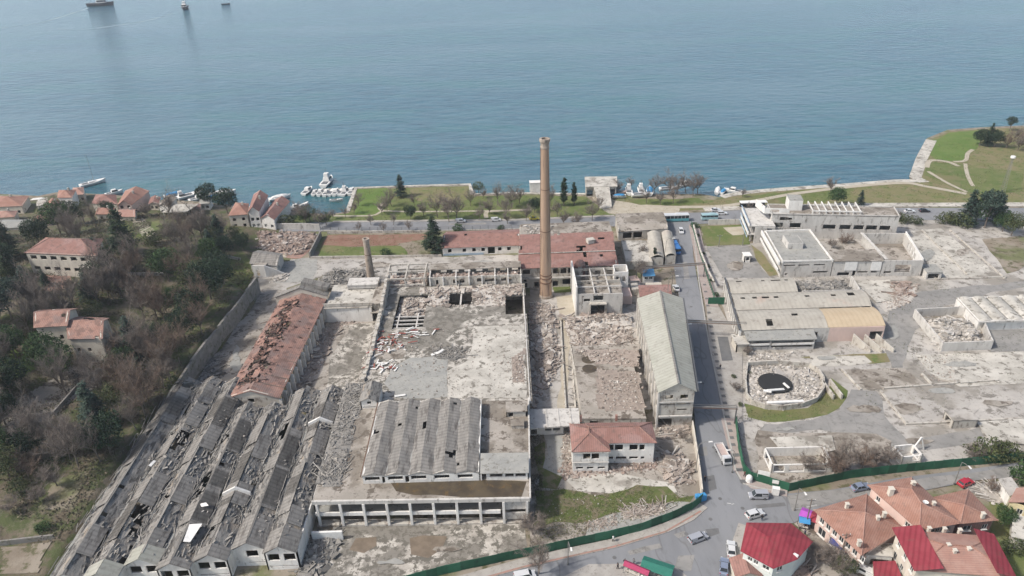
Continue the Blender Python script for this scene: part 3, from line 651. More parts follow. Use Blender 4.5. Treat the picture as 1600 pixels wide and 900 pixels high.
hpatch('hill_grass', K['grass_bright'], [(0, 550), (30, 545), (60, 575), (40, 590), (0, 600)])
ribbon('factory_track', K['path'], [(440, 402), (470, 380), (480, 366)], 3, .09)

wl_ = plain('road_paint', (.55, .55, .53), .7, var=.3)
for a, b2 in (((1243, 797), (1256, 794)), ((1260, 793), (1276, 790)), ((1136, 787), (1142, 788)), ((1143, 789), (1147, 788)), ((1092, 356), (1092, 360)), ((1090, 362), (1091, 367))): ribbon('road_marking', wl_, [a, b2], .22, .20, smooth_=False)
for x, y in ((1125, 780), (1110, 812), (1072, 835), (1115, 700), (1098, 600), (1080, 480), (960, 872), (1160, 795)):
    q = P(x, y, 0); mb = MB(); mb.lathe((q.x, q.y, .17), [(.42, 0), (.42, .03), (.02, .032)], 12); obj('manhole_cover', mb, K['patch_dark'], kind='structure')

for i, pts in enumerate(([(1090, 700), (1104, 698), (1106, 712), (1093, 715)], [(1104, 745), (1116, 743), (1120, 765), (1108, 768)], [(980, 862), (1030, 850), (1034, 856), (984, 868)], [(1072, 520), (1080, 519), (1086, 560), (1078, 562)], [(1180, 790), (1225, 786), (1228, 791), (1184, 795)], [(700, 350), (760, 348.5), (760, 351), (702, 352)], [(1066, 410), (1074, 410), (1078, 436), (1069, 437)], [(1060, 870), (1085, 868), (1080, 892), (1052, 894)])): patch('asphalt_repair', K['patch_dark' if i in (1, 4) else 'asphalt_old'], pts, .185, .25)
for i, pts in enumerate(([(920, 455), (960, 452), (962, 470), (925, 474)],)): pass
for i, (x, y, rx, ry) in enumerate(((1350, 640, 26, 6), (1225, 672, 18, 5), (1440, 690, 22, 5), (1395, 520, 10, 12), (1150, 415, 12, 7), (1500, 570, 30, 5), (1420, 640, 22, 7), (370, 560, 9, 22), (590, 415, 30, 4), (760, 412, 26, 3), (1560, 630, 26, 6), (1290, 560, 14, 3), (1340, 590, 16, 5), (1470, 612, 20, 4), (700, 860, 24, 7), (610, 880, 22, 6), (1505, 395, 12, 6), (1450, 400, 12, 10))):
    patch('damp_stain', K['slab_grey'] if i % 2 else K['slab_brown'], [(x+rx*cos(a), y+ry*sin(a)) for a in [k*pi/5 for k in range(10)]], .19+.004*i, 1.6, 1.0)
# ---------------------------------------------------------------- the two chimneys
b = P(853, 463)
t = thing('brick_chimney', 'tall tapering tan brick chimney rising in the middle of the ruined factory', 'chimney', b)
prof = [(1.98-.75*(z/51.5)**.9, z) for z in [i*51.5/24 for i in range(25)]]
mb = MB(); mb.lathe(b, prof, 28); obj('shaft', mb, K['chimney'], t, smooth=False)
for z0, z1, r in ((5.6, 5.9, 2.0), (7.2, 7.45, 1.98), (8.4, 8.6, 1.96), (24, 24.15, 1.66), (38, 38.15, 1.45)):
    mb = MB(); mb.lathe(b, [(r-.02, z0), (r+.06, z0), (r+.06, z1), (r-.02, z1)], 28); obj('iron_band', mb, K['rust'], t)
mb = MB(); mb.lathe(b, [(1.22, 50.8), (1.38, 51.2), (1.38, 51.6), (1.28, 51.8), (1.34, 52.6), (1.62, 53.2), (1.66, 53.9), (1.35, 54), (1.0, 54), (.95, 51)], 28); obj('crown', mb, K['chimney2'], t)
mb = MB(); mb.lathe(b, [(2.25, -.2), (2.25, .5), (2.1, .9), (1.98, .95)], 28); obj('plinth', mb, K['chimney2'], t)
mb = MB()
for k in range(60): z = 1+k*.85; r = 1.98-.75*(z/51.5)**.9+.12; mb.box((b.x-r*.96, b.y-r*.28, b.z+z), (.12, .5, .05), radians(17))
for s in (-1, 1): mb.tube((b.x-2.02, b.y-.6+s*.22, 1), (b.x-1.27, b.y-.36+s*.22, 51.5), .04, .04, 4)
obj('ladder', mb, K['rust'], t)
b = P(579, 428, 4.5); b.z = 0
t = thing('brick_chimney', 'short truncated pale brick chimney behind the white boiler wall', 'chimney', b)
mb = MB(); mb.lathe(b, [(1.45, 0), (1.35, 4), (1.0, 17.3)], 20); obj('shaft', mb, K['chimney2'], t)
mb = MB(); mb.lathe(b, [(1.0, 17.0), (1.18, 17.2), (1.2, 17.9), (.8, 17.9), (.75, 17.0)], 20); obj('crown', mb, K['chimney2'], t)
mb = MB(); mb.lathe(b, [(1.16, 12.0), (1.22, 12.0), (1.22, 12.2), (1.16, 12.2)], 20); obj('iron_band', mb, K['rust'], t)

# ---------------------------------------------------------------- collapsed seven-bay weaving shed, bottom left
t = thing('weaving_shed', 'huge collapsed factory shed with seven long grey roofs covered in broken sheets', 'factory shed', (-68, 130, 0))
XR = -44.6; BW = 6.69; rng = random.Random(4)
fronts = [103.1, 104.3, 101.6, 99.8, 101.2, 98, 98]; backs = [156.3, 156.5, 150, 150.5, 161.5, 162.3, 162.3]
zee = 5.0
deb = MB(); deb2 = MB()
for i in range(7):
    x1 = XR-i*BW; x0 = x1-BW; yf = fronts[i]; yb = backs[i]; seed = i*7.3
    zr = 6.9
    segs = [(yf, yb)]
    FL, FR, BR, BL = V(x0+.25, yf, zee), V(x1-.25, yf, zee), V(x1-.25, yb, zee), V(x0+.25, yb, zee)
    th = [.48, .42, .46, .38, .42, .36, .38][i]
    rf, _, _ = gable(t, (FL, FR, BR, BL), zr, K['roof_ruin'], 'y', .15, holef(th, .13, seed, 2.2), 1.0, .20, None, seed=seed)
    # plank strips and slipped sheets lying along the slopes
    for k in range(300):
        y = rng.uniform(yf+1, yb-1); u = rng.uniform(.02, .98); x = x0+BW*u; z = zee+(zr-zee)*(1-abs(2*u-1))+.07+.12*rng.random()*noise.noise(V(x*.35, y*.35, 2))
        if noise.noise(V(x*.12, y*.09, i)) < -.28: continue
        ln = rng.uniform(.5, 2.2); wd = rng.uniform(.18, .75); a = pi/2+rng.gauss(0, .25) if rng.random() < .72 else rng.uniform(0, pi)
        deb.box((x, y, z), (ln, wd*.7, .05), a, rng.gauss(0, .07), rng.randint(0, 1))
    for k in range(60):
        y = rng.uniform(yf+1, yb-4); x = x0+rng.gauss(0, .5); deb.beam((x, y, zee+.3+rng.random()*.4), (x+rng.gauss(0, .5), y+rng.uniform(1.5, 5), zee+.3+rng.random()*.5), .12, .12)
    # surviving smooth lean strips
    for k in range(8):
        y = rng.uniform(yf+3, yb-10); ln = rng.uniform(4, 12); s = rng.choice((-1, 1)); xc = (x0+x1)/2
        q = [V(xc+s*.1, y, zr+.3), V(xc+s*(BW/2-.5), y, zee+.62), V(xc+s*(BW/2-.5), y+ln, zee+.62), V(xc+s*.1, y+ln, zr+.3)]
        if s < 0: q = q[::-1]
        deb2.add(q, ((0, 1, 2, 3),))
    # ridge battens
    if i in (1, 3, 4, 6):
        deb.beam((x0+BW/2, yf+1, zr+.16), (x0+BW/2, yb-6, zr+.16), .45, .08)
    # valley gutter between bays, half collapsed
    g_ = MB()
    for k in range(int((yb-yf)/3)):
        y = yf+k*3; g_.box((x0, y+1.5, zee+.02+rng.uniform(-.12, .05)), (.6, 3.1, .18), rng.gauss(0, .02))
    obj('valley_gutter', g_, K['slab_grey'], t)
obj('broken_sheets', deb, K['debris_grey'], t, kind='stuff')
obj('slipped_roof_sheets', deb2, K['roof_grey'], t, solid=.06, kind='stuff')
# outer walls, posts inside
wl = MB()
face_wall(wl, (XR, 103.1), (XR, 156.3), 0, zee-.05, [(k*4.2+1.2, k*4.2+3.2, 1.2, 3.6) for k in range(3, 12)]+[(1.5, 11.5, -1, .4)])
face_wall(wl, (XR-7*BW, 162.3), (XR-7*BW, 98), 0, zee-.05)
for i in range(7):
    x1 = XR-i*BW; x0 = x1-BW
    face_wall(wl, (x1, backs[i]), (x0, backs[i]), 0, zee-.05)
obj('wall', wl, K['wall_white'], t)
for i in range(7):
    x1 = XR-i*BW; x0 = x1-BW; yf = fronts[i]
    mb = MB(); ops = [(.6, 2.9, 2.6, 4.5), (3.8, 6.1, 2.6, 4.5), (.5, 6.2, .9, 1.15)]
    if i == 1: ops = [(2.6, 5.0, 2.6, 4.4), (2.6, 6.2, .9, 1.15)]
    face_wall(mb, (x0, yf), (x1, yf), 0, zee, ops)
    n = V(0, .28, 0); a, b2, r = V(x0, yf, zee), V(x1, yf, zee), V((x0+x1)/2, yf, 6.7)
    mb.add([a, b2, r, a+n, b2+n, r+n], [(0, 1, 2), (5, 4, 3), (1, 4, 5, 2), (2, 5, 3, 0)])
    if i < 6 and fronts[i+1] > yf: face_wall(mb, (x0+.001, fronts[i+1]+.3), (x0+.001, yf), 0, zee)
    if i > 0 and fronts[i-1] > yf: face_wall(mb, (x1-.001, yf), (x1-.001, fronts[i-1]+.3), 0, zee)
    fo = obj('front_wall', mb, K['wall_white'], t)
# intact roof ends at the front
for i, (dy, mm) in {4: (4.0, 'roof_grey2'), 5: (3.5, 'roof_grey2'), 2: (3.0, 'roof_grey'), 0: (5.5, 'roof_grey'), 1: (8, 'roof_grey'), 3: (2.0, 'roof_grey')}.items():
    x1 = XR-i*BW; x0 = x1-BW; y = fronts[i]-.5; y2 = y+dy; mb = MB(); xc = (x0+x1)/2; zt = 7.0
    mb.quad((x0, y, 5.2), (xc, y, zt), (xc, y2, zt), (x0, y2, 5.2)); mb.quad((xc, y, zt), (x1, y, 5.2), (x1, y2, 5.2), (xc, y2, zt)); mb.f = [f[::-1] for f in mb.f]
    obj('roof_end', mb, K[mm], t, solid=.12)
# fire gables that stick out of the roofs
for (i, y) in ((0, 141.5), (2, 118.5)):
    x1 = XR-i*BW; x0 = x1-BW; mb = MB()
    mb.add([V(x0+.3, y, 5.4), V(x1-.3, y, 5.4), V(x1-.3, y, 6.3), V((x0+x1)/2, y, 8.0), V(x0+.3, y, 6.3)]+[V(x0+.3, y+.45, 5.4), V(x1-.3, y+.45, 5.4), V(x1-.3, y+.45, 6.3), V((x0+x1)/2, y+.45, 8.0), V(x0+.3, y+.45, 6.3)], [(0, 1, 2, 3, 4), (9, 8, 7, 6, 5), (0, 5, 6, 1), (1, 6, 7, 2), (2, 7, 8, 3), (3, 8, 9, 4), (4, 9, 5, 0)])
    obj('fire_wall', mb, K['wall_white'], t)
pl = MB(); pl.add([P(286, 846, 7.1), P(297, 847, 6.9), P(303, 838, 7.0), P(316, 818, 7.2), P(296, 819, 7.25)], ((0, 1, 2, 3, 4),)); one('plastic_sheet', 'bright white torn sheet lying on the collapsed shed roofs', 'sheet', pl, 'white', solid=.05)
pl = MB(); pl.add([P(308, 788, 7.0), P(314, 792, 6.8), P(326, 790, 7.0), P(322, 785, 7.1)], ((0, 1, 2, 3),)); one('plastic_sheet', 'small white scrap above the big white sheet on the shed roofs', 'sheet', pl, 'white', solid=.05)
pl = MB(); pl.add([P(232, 727, 7.2), P(236, 729, 7.0), P(244, 720, 7.0), P(240, 719, 7.2)], ((0, 1, 2, 3),)); one('plastic_sheet', 'narrow white scrap high on the left shed roofs', 'sheet', pl, 'white', solid=.05)
rubble('grey rubble strip between the shed wall and the deck frame', [(495, 830), (535, 825), (525, 870), (470, 960), (440, 960), (465, 885)], 0, 900, (.2, 1.3), .8, 'debris_grey', seed=5, long=.1)
rubble('grey debris heaped along the right side of the big shed', [(-44.3, 119), (-38.5, 118), (-38, 128), (-39, 140), (-36, 156), (-44.3, 157)], 7.02, 1500, (.15, .7), .3, 'debris_grey', seed=6, long=.12, world=True, edge=1.5)
mb = MB(); q = P(500, 830, 1.5); mb.box((-40.6, 110.5, 1.2), (6.5, .5, 2.4)); one('concrete_block', 'white concrete stub wall jutting from the end of the shed', 'wall', mb, 'white', bevel=.05)

# ---------------------------------------------------------------- two-storey deck with open frame
t = thing('factory_deck', 'long concrete deck on a two storey open frame of white posts and beams', 'ruined building', (-21, 130, 0))
mb = MB(); mb.prism([(-43.8, 114.6), (2.2, 113.6), (3.0, 147), (-40, 148), (-43.8, 148)], 6.55, 7.0); obj('deck', mb, K['slab_brown'], t)
mb = MB(); mb.beam((-43.8, 114.3, 7.0), (2.3, 113.2, 7.0), .5, .9); mb.beam((2.35, 113.2, 7.0), (3.2, 147.5, 7.0), .35, .8); obj('edge_beam', mb, K['wall_grey'], t)
mb = MB(); mb.beam((-43.6, 114.4, 3.5), (-4, 113.45, 3.5), .35, .9); obj('mid_beam', mb, K['wall_white'], t)
mb = MB(); mb.beam((-43.6, 114.9, 0.2), (2, 113.8, 0.2), 1.6, .5); obj('sill', mb, K['wall_old'], t)
mb = MB(); mb.prism([(-43.8, 115.1), (-2, 114.1), (-2, 122), (-43.8, 122)], 3.1, 3.35); obj('gallery_floor', mb, K['slab_grey'], t)
for i in range(10):
    x = -42.9+i*4.95; y = 114.35-.0235*(x+43); mb = MB(); mb.box((x, y-.1, 3.4), (.55, .6, 6.3)); obj('post', mb, K['wall_white'], t, bevel=.04)
for i in range(9):
    x = -42.9+i*4.95; mb = MB(); mb.box((x+.3, 118.3, 3.3), (.4, .4, 6.5)); obj('inner_post', mb, K['wall_grey'], t)
mb = MB(); face_wall(mb, (-43.8, 122.4), (2.2, 121.6), 0, 6.5); obj('back_wall', mb, K['wall_stone'], t)
mb = MB(); face_wall(mb, (2.2, 113.6), (3.0, 147), 0, 6.54, [(1.0, 3.2, 4, 6), (4.2, 6.4, 4, 6), (8, 14, 1, 3)]); obj('side_wall', mb, K['wall_old'], t)
mb = MB(); face_wall(mb, (-3.2, 113.6), (1.9, 113.5), 1.0, 2.9); face_wall(mb, (-3.2, 113.6), (1.9, 113.5), 3.9, 6.2); obj('infill_panel', mb, K['wall_grey'], t)
patch('deck_puddle', K['pool'], [(610, 754), (650, 751), (822, 752), (815, 776), (720, 777), (650, 772), (618, 768)], .03, .6, base=7.0, kind='stuff', label='dark wet moss and puddles on the deck before the low sheds', cat='puddle')
# five low roofs on the deck
t = thing('roof_sheds', 'row of five low grey corrugated gabled roofs standing on the deck', 'factory shed', (-21, 131, 7))
for i in range(5):
    x0 = -33.6+5.03*i; x1 = x0+4.83; yf = 119.3; yb = 145
    FL, FR, BR, BL = V(x0, yf, 9.3), V(x1, yf, 9.3), V(x1, yb, 9.3), V(x0, yb, 9.3)
    gable(t, (FL, FR, BR, BL), 10.05, K['roof_grey'], 'y', .18, holef(.62 if i != 3 else .5, .22, i*5.1), .8, .22, K['wall_old'], thick=.08, seed=i)
    g_ = MB(); g_.box((x0-.1, 132.2, 9.15), (.42, 26, .2)); obj('valley_gutter', g_, K['slab_grey'], t)
mb = MB(); ops = []
for i in range(5): ops += [(5.03*i+.35, 5.03*i+3.6, 7.9, 8.9)]
ops += [(4.1, 4.7, 7.05, 8.9), (9.1, 9.9, 7.05, 8.9)]
face_wall(mb, (-33.6, 119.35), (-8.5, 119.2), 7, 9.28, ops); face_wall(mb, (-33.7, 145), (-33.7, 119.35), 7, 9.28); face_wall(mb, (-8.45, 119.2), (-8.45, 145), 7, 9.28, [(2, 20, 8.3, 9.0)]); face_wall(mb, (-8.5, 145.2), (-33.6, 145.2), 7, 9.28); obj('wall', mb, K['wall_white'], t)
mb = MB()
for i in range(5):
    for k in range(7): mb.box((-33.6+5.03*i+.5+k*.5, 119.5, 8.4), (.06, .06, 1.0))
obj('window_bars', mb, K['iron'], t)
mb = MB(); mb.box((-33.95, 132.2, 9.1), (.5, 26, .12), 0, .15, 1); obj('eave_board', mb, K['rust'], t)
t = thing('annex', 'low flat dark roofed annex at the right end of the five deck roofs', 'annex', (-3, 121, 7))
mb = MB(); mb.add([V(-8.2, 118.8, 9.35), V(2.3, 118.6, 9.3), V(2.5, 124.6, 9.75), V(-8.2, 124.8, 9.75)], ((0, 1, 2, 3),)); obj('roof', mb, K['slab_grey'], t, solid=.15)
mb = MB(); face_wall(mb, (-8.2, 119.2), (2.0, 119.0), 7, 9.1, [(.3, 1.3, 7, 8.9), (2.0, 4.8, 7.9, 8.8), (5.4, 7.2, 7.9, 8.8), (7.6, 9.8, 7.9, 8.8)]); face_wall(mb, (2.05, 119), (2.2, 124.5), 7, 9.2); face_wall(mb, (2.2, 124.5), (-8.2, 124.7), 7, 9.2); obj('wall', mb, K['wall_white'], t)
t = thing('roof_room', 'small ruined concrete room at the far right corner of the deck', 'ruin', (0, 141, 7))
mb = MB(); mb.box((.1, 142.3, 8.7), (5.2, 4.0, .25)); mb.box((.2, 137.2, 8.0), (3.2, 2.6, .2)); obj('roof', mb, K['slab_brown'], t)
shell(t, [(-2.4, 140.5), (2.6, 140.5), (2.6, 144.2), (-2.4, 144.2)], 7, 8.5, K['wall_old'], {0: [(.5, 1.6, 7, 8.3)]})
mb = MB(); face_wall(mb, (-1.2, 136.0), (1.8, 136.0), 7, 7.9); obj('low_wall', mb, K['wall_old'], t)
# little gabled stair house at the edge of slab
t = thing('stair_house', 'small white stair house with dark gabled roof between court and deck', 'shed', (-36.5, 149, 6))
FL, FR, BR, BL = V(-38.6, 145.8, 9.3), V(-34.2, 145.8, 9.3), V(-34.2, 152.6, 9.3), V(-38.6, 152.6, 9.3)
gable(t, (FL, FR, BR, BL), 10.4, K['roof_ruin'], 'y', .3, None, 1, .1, K['wall_white'])
shell(t, [(-38.6, 145.8), (-34.2, 145.8), (-34.2, 152.6), (-38.6, 152.6)], 6, 9.28, K['wall_white'], {0: [(1.7, 2.7, 8.3, 9.1), (.5, 3.9, 7.2, 7.5)]})

# ---------------------------------------------------------------- great upper slab with pits
t = thing('factory_slab', 'large broken upper floor slab, pale and grey, with open pits at its far end', 'ruined building', (-18, 180, 0))
def sw(px_, py_): q = P(px_, py_, 6.0); return q.x, q.y
pits = []
for (a, b_, c, d) in ((612, 514, 660, 462), (701, 477, 737, 458), (790, 491, 823, 462)):
    x0, y0 = sw(a, b_); x1, _ = sw(c, b_); _, y1 = sw(a, d); pits.append((x0, x1, y0, y1))
X0, X1, Y0, Y1 = -41.5, 3.6, 147.2, 210.5
xs_ = sorted({X0, X1, *[p[0] for p in pits], *[p[1] for p in pits]}); ys_ = sorted({Y0, Y1, *[min(p[2], Y1-.2) for p in pits], *[min(p[3], Y1-.1) for p in pits]})
mb = MB()
for i in range(len(xs_)-1):
    for j in range(len(ys_)-1):
        xc = (xs_[i]+xs_[i+1])/2; yc = (ys_[j]+ys_[j+1])/2
        if any(p[0] < xc < p[1] and p[2] < yc < p[3] for p in pits): continue
        a, b2, c, d = xs_[i], xs_[i+1], ys_[j], ys_[j+1]; sh = .034*(0)
        mb.quad((a, c, 6), (b2, c, 6), (b2, d, 6), (a, d, 6))
obj('slab', mb, K['concrete_stained'], t, solid=.4)
mb = MB(); face_wall(mb, (X1, Y0), (X1, Y1), 0, 5.59); face_wall(mb, (X0, Y1), (X0, Y0), 0, 5.59, [(3, 5, .2, 3)]); face_wall(mb, (X0, Y0+.1), (X1, Y0+.1), 0, 5.59); face_wall(mb, (X1, Y1-.1), (X0, Y1-.1), 0, 5.59); obj('wall', mb, K['wall_old'], t)
mb = MB(); mb.beam((X0, Y0, 6.25), (X1, Y0, 6.25), .3, .5); mb.beam((X1, Y0, 6.1), (X1, Y1-4, 6.1), .3, .25); obj('edge_kerb', mb, K['wall_grey'], t)
mb = MB(); p = pits[0]
for k in range(4): y = p[2]+1.4+k*2.2; mb.beam((p[0], y, 5.2), (p[1], y, 5.2), .4, .4)
for x in (p[0]+1.2, p[1]-2.2): mb.beam((x, p[2], 5.1), (x, p[2]+10, 5.1), .4, .4)
x = (pits[1][0]+pits[1][1])/2; mb.beam((x, pits[1][2], 5.4), (x, pits[1][3], 5.4), .5, .4); obj('pit_beams', mb, K['wall_grey'], t)
for lab, pt_, mm in (('smooth pale grey repaired area on the upper slab', [(640, 560), (700, 556), (700, 622), (620, 622), (600, 600), (612, 575)], 'slab_grey'), ('stained cream floor area at the right of the slab', [(740, 510), (822, 508), (822, 622), (700, 622), (698, 580), (735, 560)], 'concrete_pale'), ('', [(575, 520), (640, 520), (630, 560), (570, 560)], 'slab_brown')):
    w_ = jag([P(x, y, 6) for x, y in pt_], .8, 2.5, seed=pt_[0][0]); w_ = [V(max(X0+.3, min(X1-.3, q.x)), max(Y0+.4, min(Y1, q.y)), 6.04+.01*len(lab)/20) for q in w_]
    bm = bmesh.new(); f = bm.faces.new([bm.verts.new(q-t.location) for q in w_]); f.normal_update()
    if f.normal.z < 0: f.normal_flip()
    bmesh.ops.triangulate(bm, faces=bm.faces[:]); me = bpy.data.meshes.new('floor_finish'); bm.to_mesh(me); bm.free(); me.materials.append(K[mm]); o = bpy.data.objects.new('floor_finish', me); COL.objects.link(o); o.parent = t
rubble('grey and brown rubble over the far end of the slab', [(-30, 197), (3, 195), (3, 210), (-30, 210)], 6.03, 900, (.2, .9), .35, 'rubble', seed=11, world=True, avoid=pits)
rubble('dark rubble spilling inside the big open pit', [(pits[0][0], pits[0][2]+9), (pits[0][1], pits[0][2]+9), (pits[0][1], Y1), (pits[0][0], Y1)], 4.2, 500, (.3, 1.0), 1.2, 'rubble', seed=12, world=True)
rubble('tumbled broken stone around the right pit', [(-6, 196), (3.2, 196), (3.2, 209), (-6, 209)], 6.0, 350, (.3, 1.2), .5, 'rubble', seed=13, world=True, avoid=pits)
rubble('low scatter of grey debris mid slab', [(672, 545), (712, 540), (735, 556), (710, 565), (680, 562)], 6.03, 300, (.15, .7), .25, 'debris_grey', seed=14, long=.25)
rubble('debris line near the lower right slab edge', [(795, 560), (822, 540), (822, 600), (800, 600)], 6.06, 300, (.15, .6), .2, 'rubble', seed=15)
rubble('fine debris scattered over the upper slab', [(570, 520), (822, 495), (822, 622), (560, 622)], 6.05, 700, (.1, .45), 0, 'rubble', seed=16)
# white and red timber and panels thrown on the slab
rng = random.Random(8); pw = MB(); pr = MB()
for (ax, ay, n, sp) in ((612, 538, 26, 3.2), (600, 527, 14, 2.6), (600, 574, 26, 2.4), (650, 520, 18, 3.0), (598, 552, 16, 2.8)):
    c = P(ax, ay, 6)
    for k in range(n):
        x = c.x+rng.gauss(0, sp); y = c.y+rng.gauss(0, 1.5); a = rng.gauss(.15, .5) if rng.random() < .7 else rng.gauss(1.4, .3)
        (pw if rng.random() < .62 else pr).box((max(X0+1, x), y, 6.2+rng.random()*.5), (rng.uniform(.6, 2.8), rng.uniform(.18, .5), .1), a, rng.gauss(0, .12), rng.randint(0, 1))
one('wall_panels', 'broken white boards strewn beside the open pit on the slab', 'debris', pw, 'white', kind='stuff')
mr = plain('red_brown_paint', (.26, .07, .05), .7); one('painted_boards', 'red brown broken boards mixed with white ones beside the pit', 'debris', pr, mr, kind='stuff')
mb = MB(); q = P(682, 552, 6.2); mb.box(q, (3.2, .9, .15), .5, .1); mb.box(q+V(1.2, .8, .2), (2.2, .7, .1), .9, .2); one('fallen_board', 'pair of bright white panels lying mid slab by the debris', 'panel', mb, 'white')
mb = MB(); q = P(706, 620, 6.2); q = P(625, 618, 6.3); mb.box(q, (2.8, .7, .12), .2); one('fallen_board', 'single white panel lying near the stair house', 'panel', mb, 'white')
# standing jagged wall on slab's left edge
mb = MB(); pts_ = [P(607, 432, 7.5), P(600, 470, 7.5), P(592, 500, 7.2), P(583, 540, 6.8), P(570, 585, 6.6), P(557, 622, 6.4)]
rng = random.Random(3)
for a, b2 in zip(pts_, pts_[1:]):
    n = int((b2-a).length/1.3)+1
    for k in range(n):
        u = k/n; q = a.lerp(b2, u); q2 = a.lerp(b2, (k+1)/n); hh_ = q.z+rng.uniform(-.5, .9)+(1.6 if q.y > 195 else 0); zt = hh_
        mb.add([(s*.45+p.x+(jx), p.y, zz) for zz, jx in ((0, 0), (zt, rng.uniform(-.1, .1))) for p, s in ((q, -1), (q, 1), (q2, 1), (q2, -1))], BF)
one('broken_wall', 'long jagged broken wall running along the left edge of the slab', 'wall', mb, 'wall_old')
rubble('pale crumbled strip along the foot of the jagged wall', [(585, 505), (592, 508), (560, 622), (548, 622)], 0, 400, (.2, .8), .5, 'rubble_white', seed=19)

# ---------------------------------------------------------------- skeleton row behind the slab
t = thing('ruined_row', 'roofless single storey factory row with square openings behind the slab', 'ruined building', (-18, 212, 0))
XA, XB = -27.0, 3.2; yw = 210.8
mb = MB(); ops = [(7.8, 9.6, 6.6, 8.2), (9.9, 11.6, 6.6, 8.2), (15.6, 17.2, 6.8, 8.2), (18.2, 22.2, 6.8, 8.2), (23.5, 25.2, 6.8, 8.2), (26.0, 27.0, 6.8, 8.2), (2.2, 3.0, 6.2, 8.0)]
face_wall(mb, (XA, yw), (XB, yw), 0, 9.0, ops); face_wall(mb, (XB, yw), (XB, 219), 0, 9); face_wall(mb, (XB, 219), (XA, 219), 0, 9.6, [(k*4+1, k*4+3, 6.6, 8.4) for k in range(7)]); face_wall(mb, (XA, 219), (XA, yw), 0, 9); obj('wall', mb, K['wall_old'], t)
for i in range(8):
    x = XA+.3+i*4.25; mb = MB(); mb.box((x, yw-.25, 7.6), (.45, .5, 3.2)); obj('pillar', mb, K['wall_white'], t)
mb = MB(); mb.prism([(XA, 214.6), (XB, 214.6), (XB, 219.2), (XA, 219.2)], 9.6, 9.85); obj('roof_strip', mb, K['slab_brown'], t)
mb = MB(); mb.prism([(XA, yw+.3), (XB, yw+.3), (XB, 218.8), (XA, 218.8)], 5.3, 5.6); obj('floor', mb, K['slab_brown'], t)
mb = MB()
for i in range(7):
    if i in (1, 4): continue
    mb = MB(); mb.beam((XA+.3+i*4.25, yw, 8.9), (XA+.3+i*4.25, 214.7, 9.5), .35, .4); obj('roof_beam', mb, K['wall_grey'], t)
rubble('brick debris lying on the row behind the slab', [(XA, yw+.4), (XB, yw+.4), (XB, 214.5), (XA, 214.5)], 8.2, 500, (.2, .8), .5, 'rubble_red', seed=21, world=True, edge=.8)
t = thing('concrete_skeleton', 'bare beam and post skeleton left of the ruined row', 'ruined building', (-34, 213, 0))
for i in range(3):
    for j in range(3):
        mb = MB(); mb.box((-41+6.2*i, 210.8+5.2*j, 4.4), (.5, .5, 8.8)); obj('post', mb, K['wall_old'], t)
mb = MB()
for j in range(3): mb.beam((-41.2, 210.8+5.2*j, 8.8), (-28, 210.8+5.2*j, 8.8), .4, .5)
for i in range(3): mb.beam((-41+6.2*i, 210.8, 8.75), (-41+6.2*i, 221.4, 8.75), .38, .45)
mb.beam((-41.2, 210.8, 6.6), (-28, 210.8, 6.6), .4, .35)
obj('beams', mb, K['wall_old'], t)
rubble('debris on the floor under the beam skeleton', [(-41, 211), (-28, 211), (-28, 221), (-41, 221)], 5.0, 420, (.2, .9), .8, 'rubble_red', seed=22, world=True, edge=1)
# roofless rooms beyond with low partitions, on the yard
t = thing('roofless_rooms', 'row of low roofless partitions on the pale yard behind the factory', 'ruin', (-12, 226, 0))
mb = MB(); a = P(612, 436, 3); 
face_wall(mb, (-40, 222.2), (-29, 222.2), 0, 3.6); face_wall(mb, (-29, 228.5), (-40, 228.5), 0, 3.6, [(1, 4, .8, 3)]); face_wall(mb, (-40, 228.5), (-40, 222.2), 0, 3.6); face_wall(mb, (-29, 222.2), (-29, 228.5), 0, 3.6)
face_wall(mb, (-9.5, 224.5), (-1, 224.5), 0, 2.5); face_wall(mb, (-1, 224.5), (-1, 230), 0, 2.8); face_wall(mb, (-1, 230), (-9.5, 230), 0, 2.5, [(3, 5, 0, 2)]); obj('wall', mb, K['wall_old'], t)
mb = MB(); mb.prism([(-40, 222.4), (-29.3, 222.4), (-29.3, 228.3), (-40, 228.3)], .05, .3); obj('dark_floor', mb, K['patch_dark'], t)

# ---------------------------------------------------------------- white boiler wall and flat roofs left of the slab
t = thing('boiler_house', 'low building with stained white wall and patched flat roof beside the court', 'ruined building', (-52, 203, 0))
mb = MB(); face_wall(mb, (-59.0, 199.5), (-44.5, 199.2), 0, 5.0); face_wall(mb, (-44.5, 199.2), (-44.5, 215), 0, 5.0, [(.6, 2.2, .3, 3)]); face_wall(mb, (-44.5, 215), (-59, 215), 0, 5.0); face_wall(mb, (-59, 215), (-59, 199.5), 0, 5.0); obj('wall', mb, K['wall_white'], t)
mb = MB(); mb.prism([(-59.3, 199.9), (-44.2, 199.6), (-44.2, 215), (-59.3, 215)], 5.0, 5.25); obj('roof', mb, K['concrete_pale'], t)
mb = MB(); mb.box((-52.5, 199.3, 5.3), (14, .5, .3)); mb.box((-51.8, 199.9, 6.1), (15.2, .35, 1.1)); obj('cornice', mb, K['wall_old'], t)
mb = MB(); mb.box((-49, 213.5, 6.9), (10, 5, .3)); mb.box((-49, 211.3, 6.2), (9.6, .3, 1.2)); mb.box((-44.2, 213.5, 6.1), (.3, 4.8, 1.5)); mb.box((-53.8, 213.5, 6.1), (.3, 4.8, 1.5)); obj('clerestory', mb, K['wall_grey'], t)
t = thing('link_bridge', 'small concrete link block between boiler house and jagged wall', 'ruin', (-42.8, 205, 0))
shell(t, [(-44.3, 200.5), (-41.8, 200.5), (-41.8, 214), (-44.3, 214)], 0, 5.8, K['wall_old'], {0: [(.3, 2.2, .1, 2.6)]})
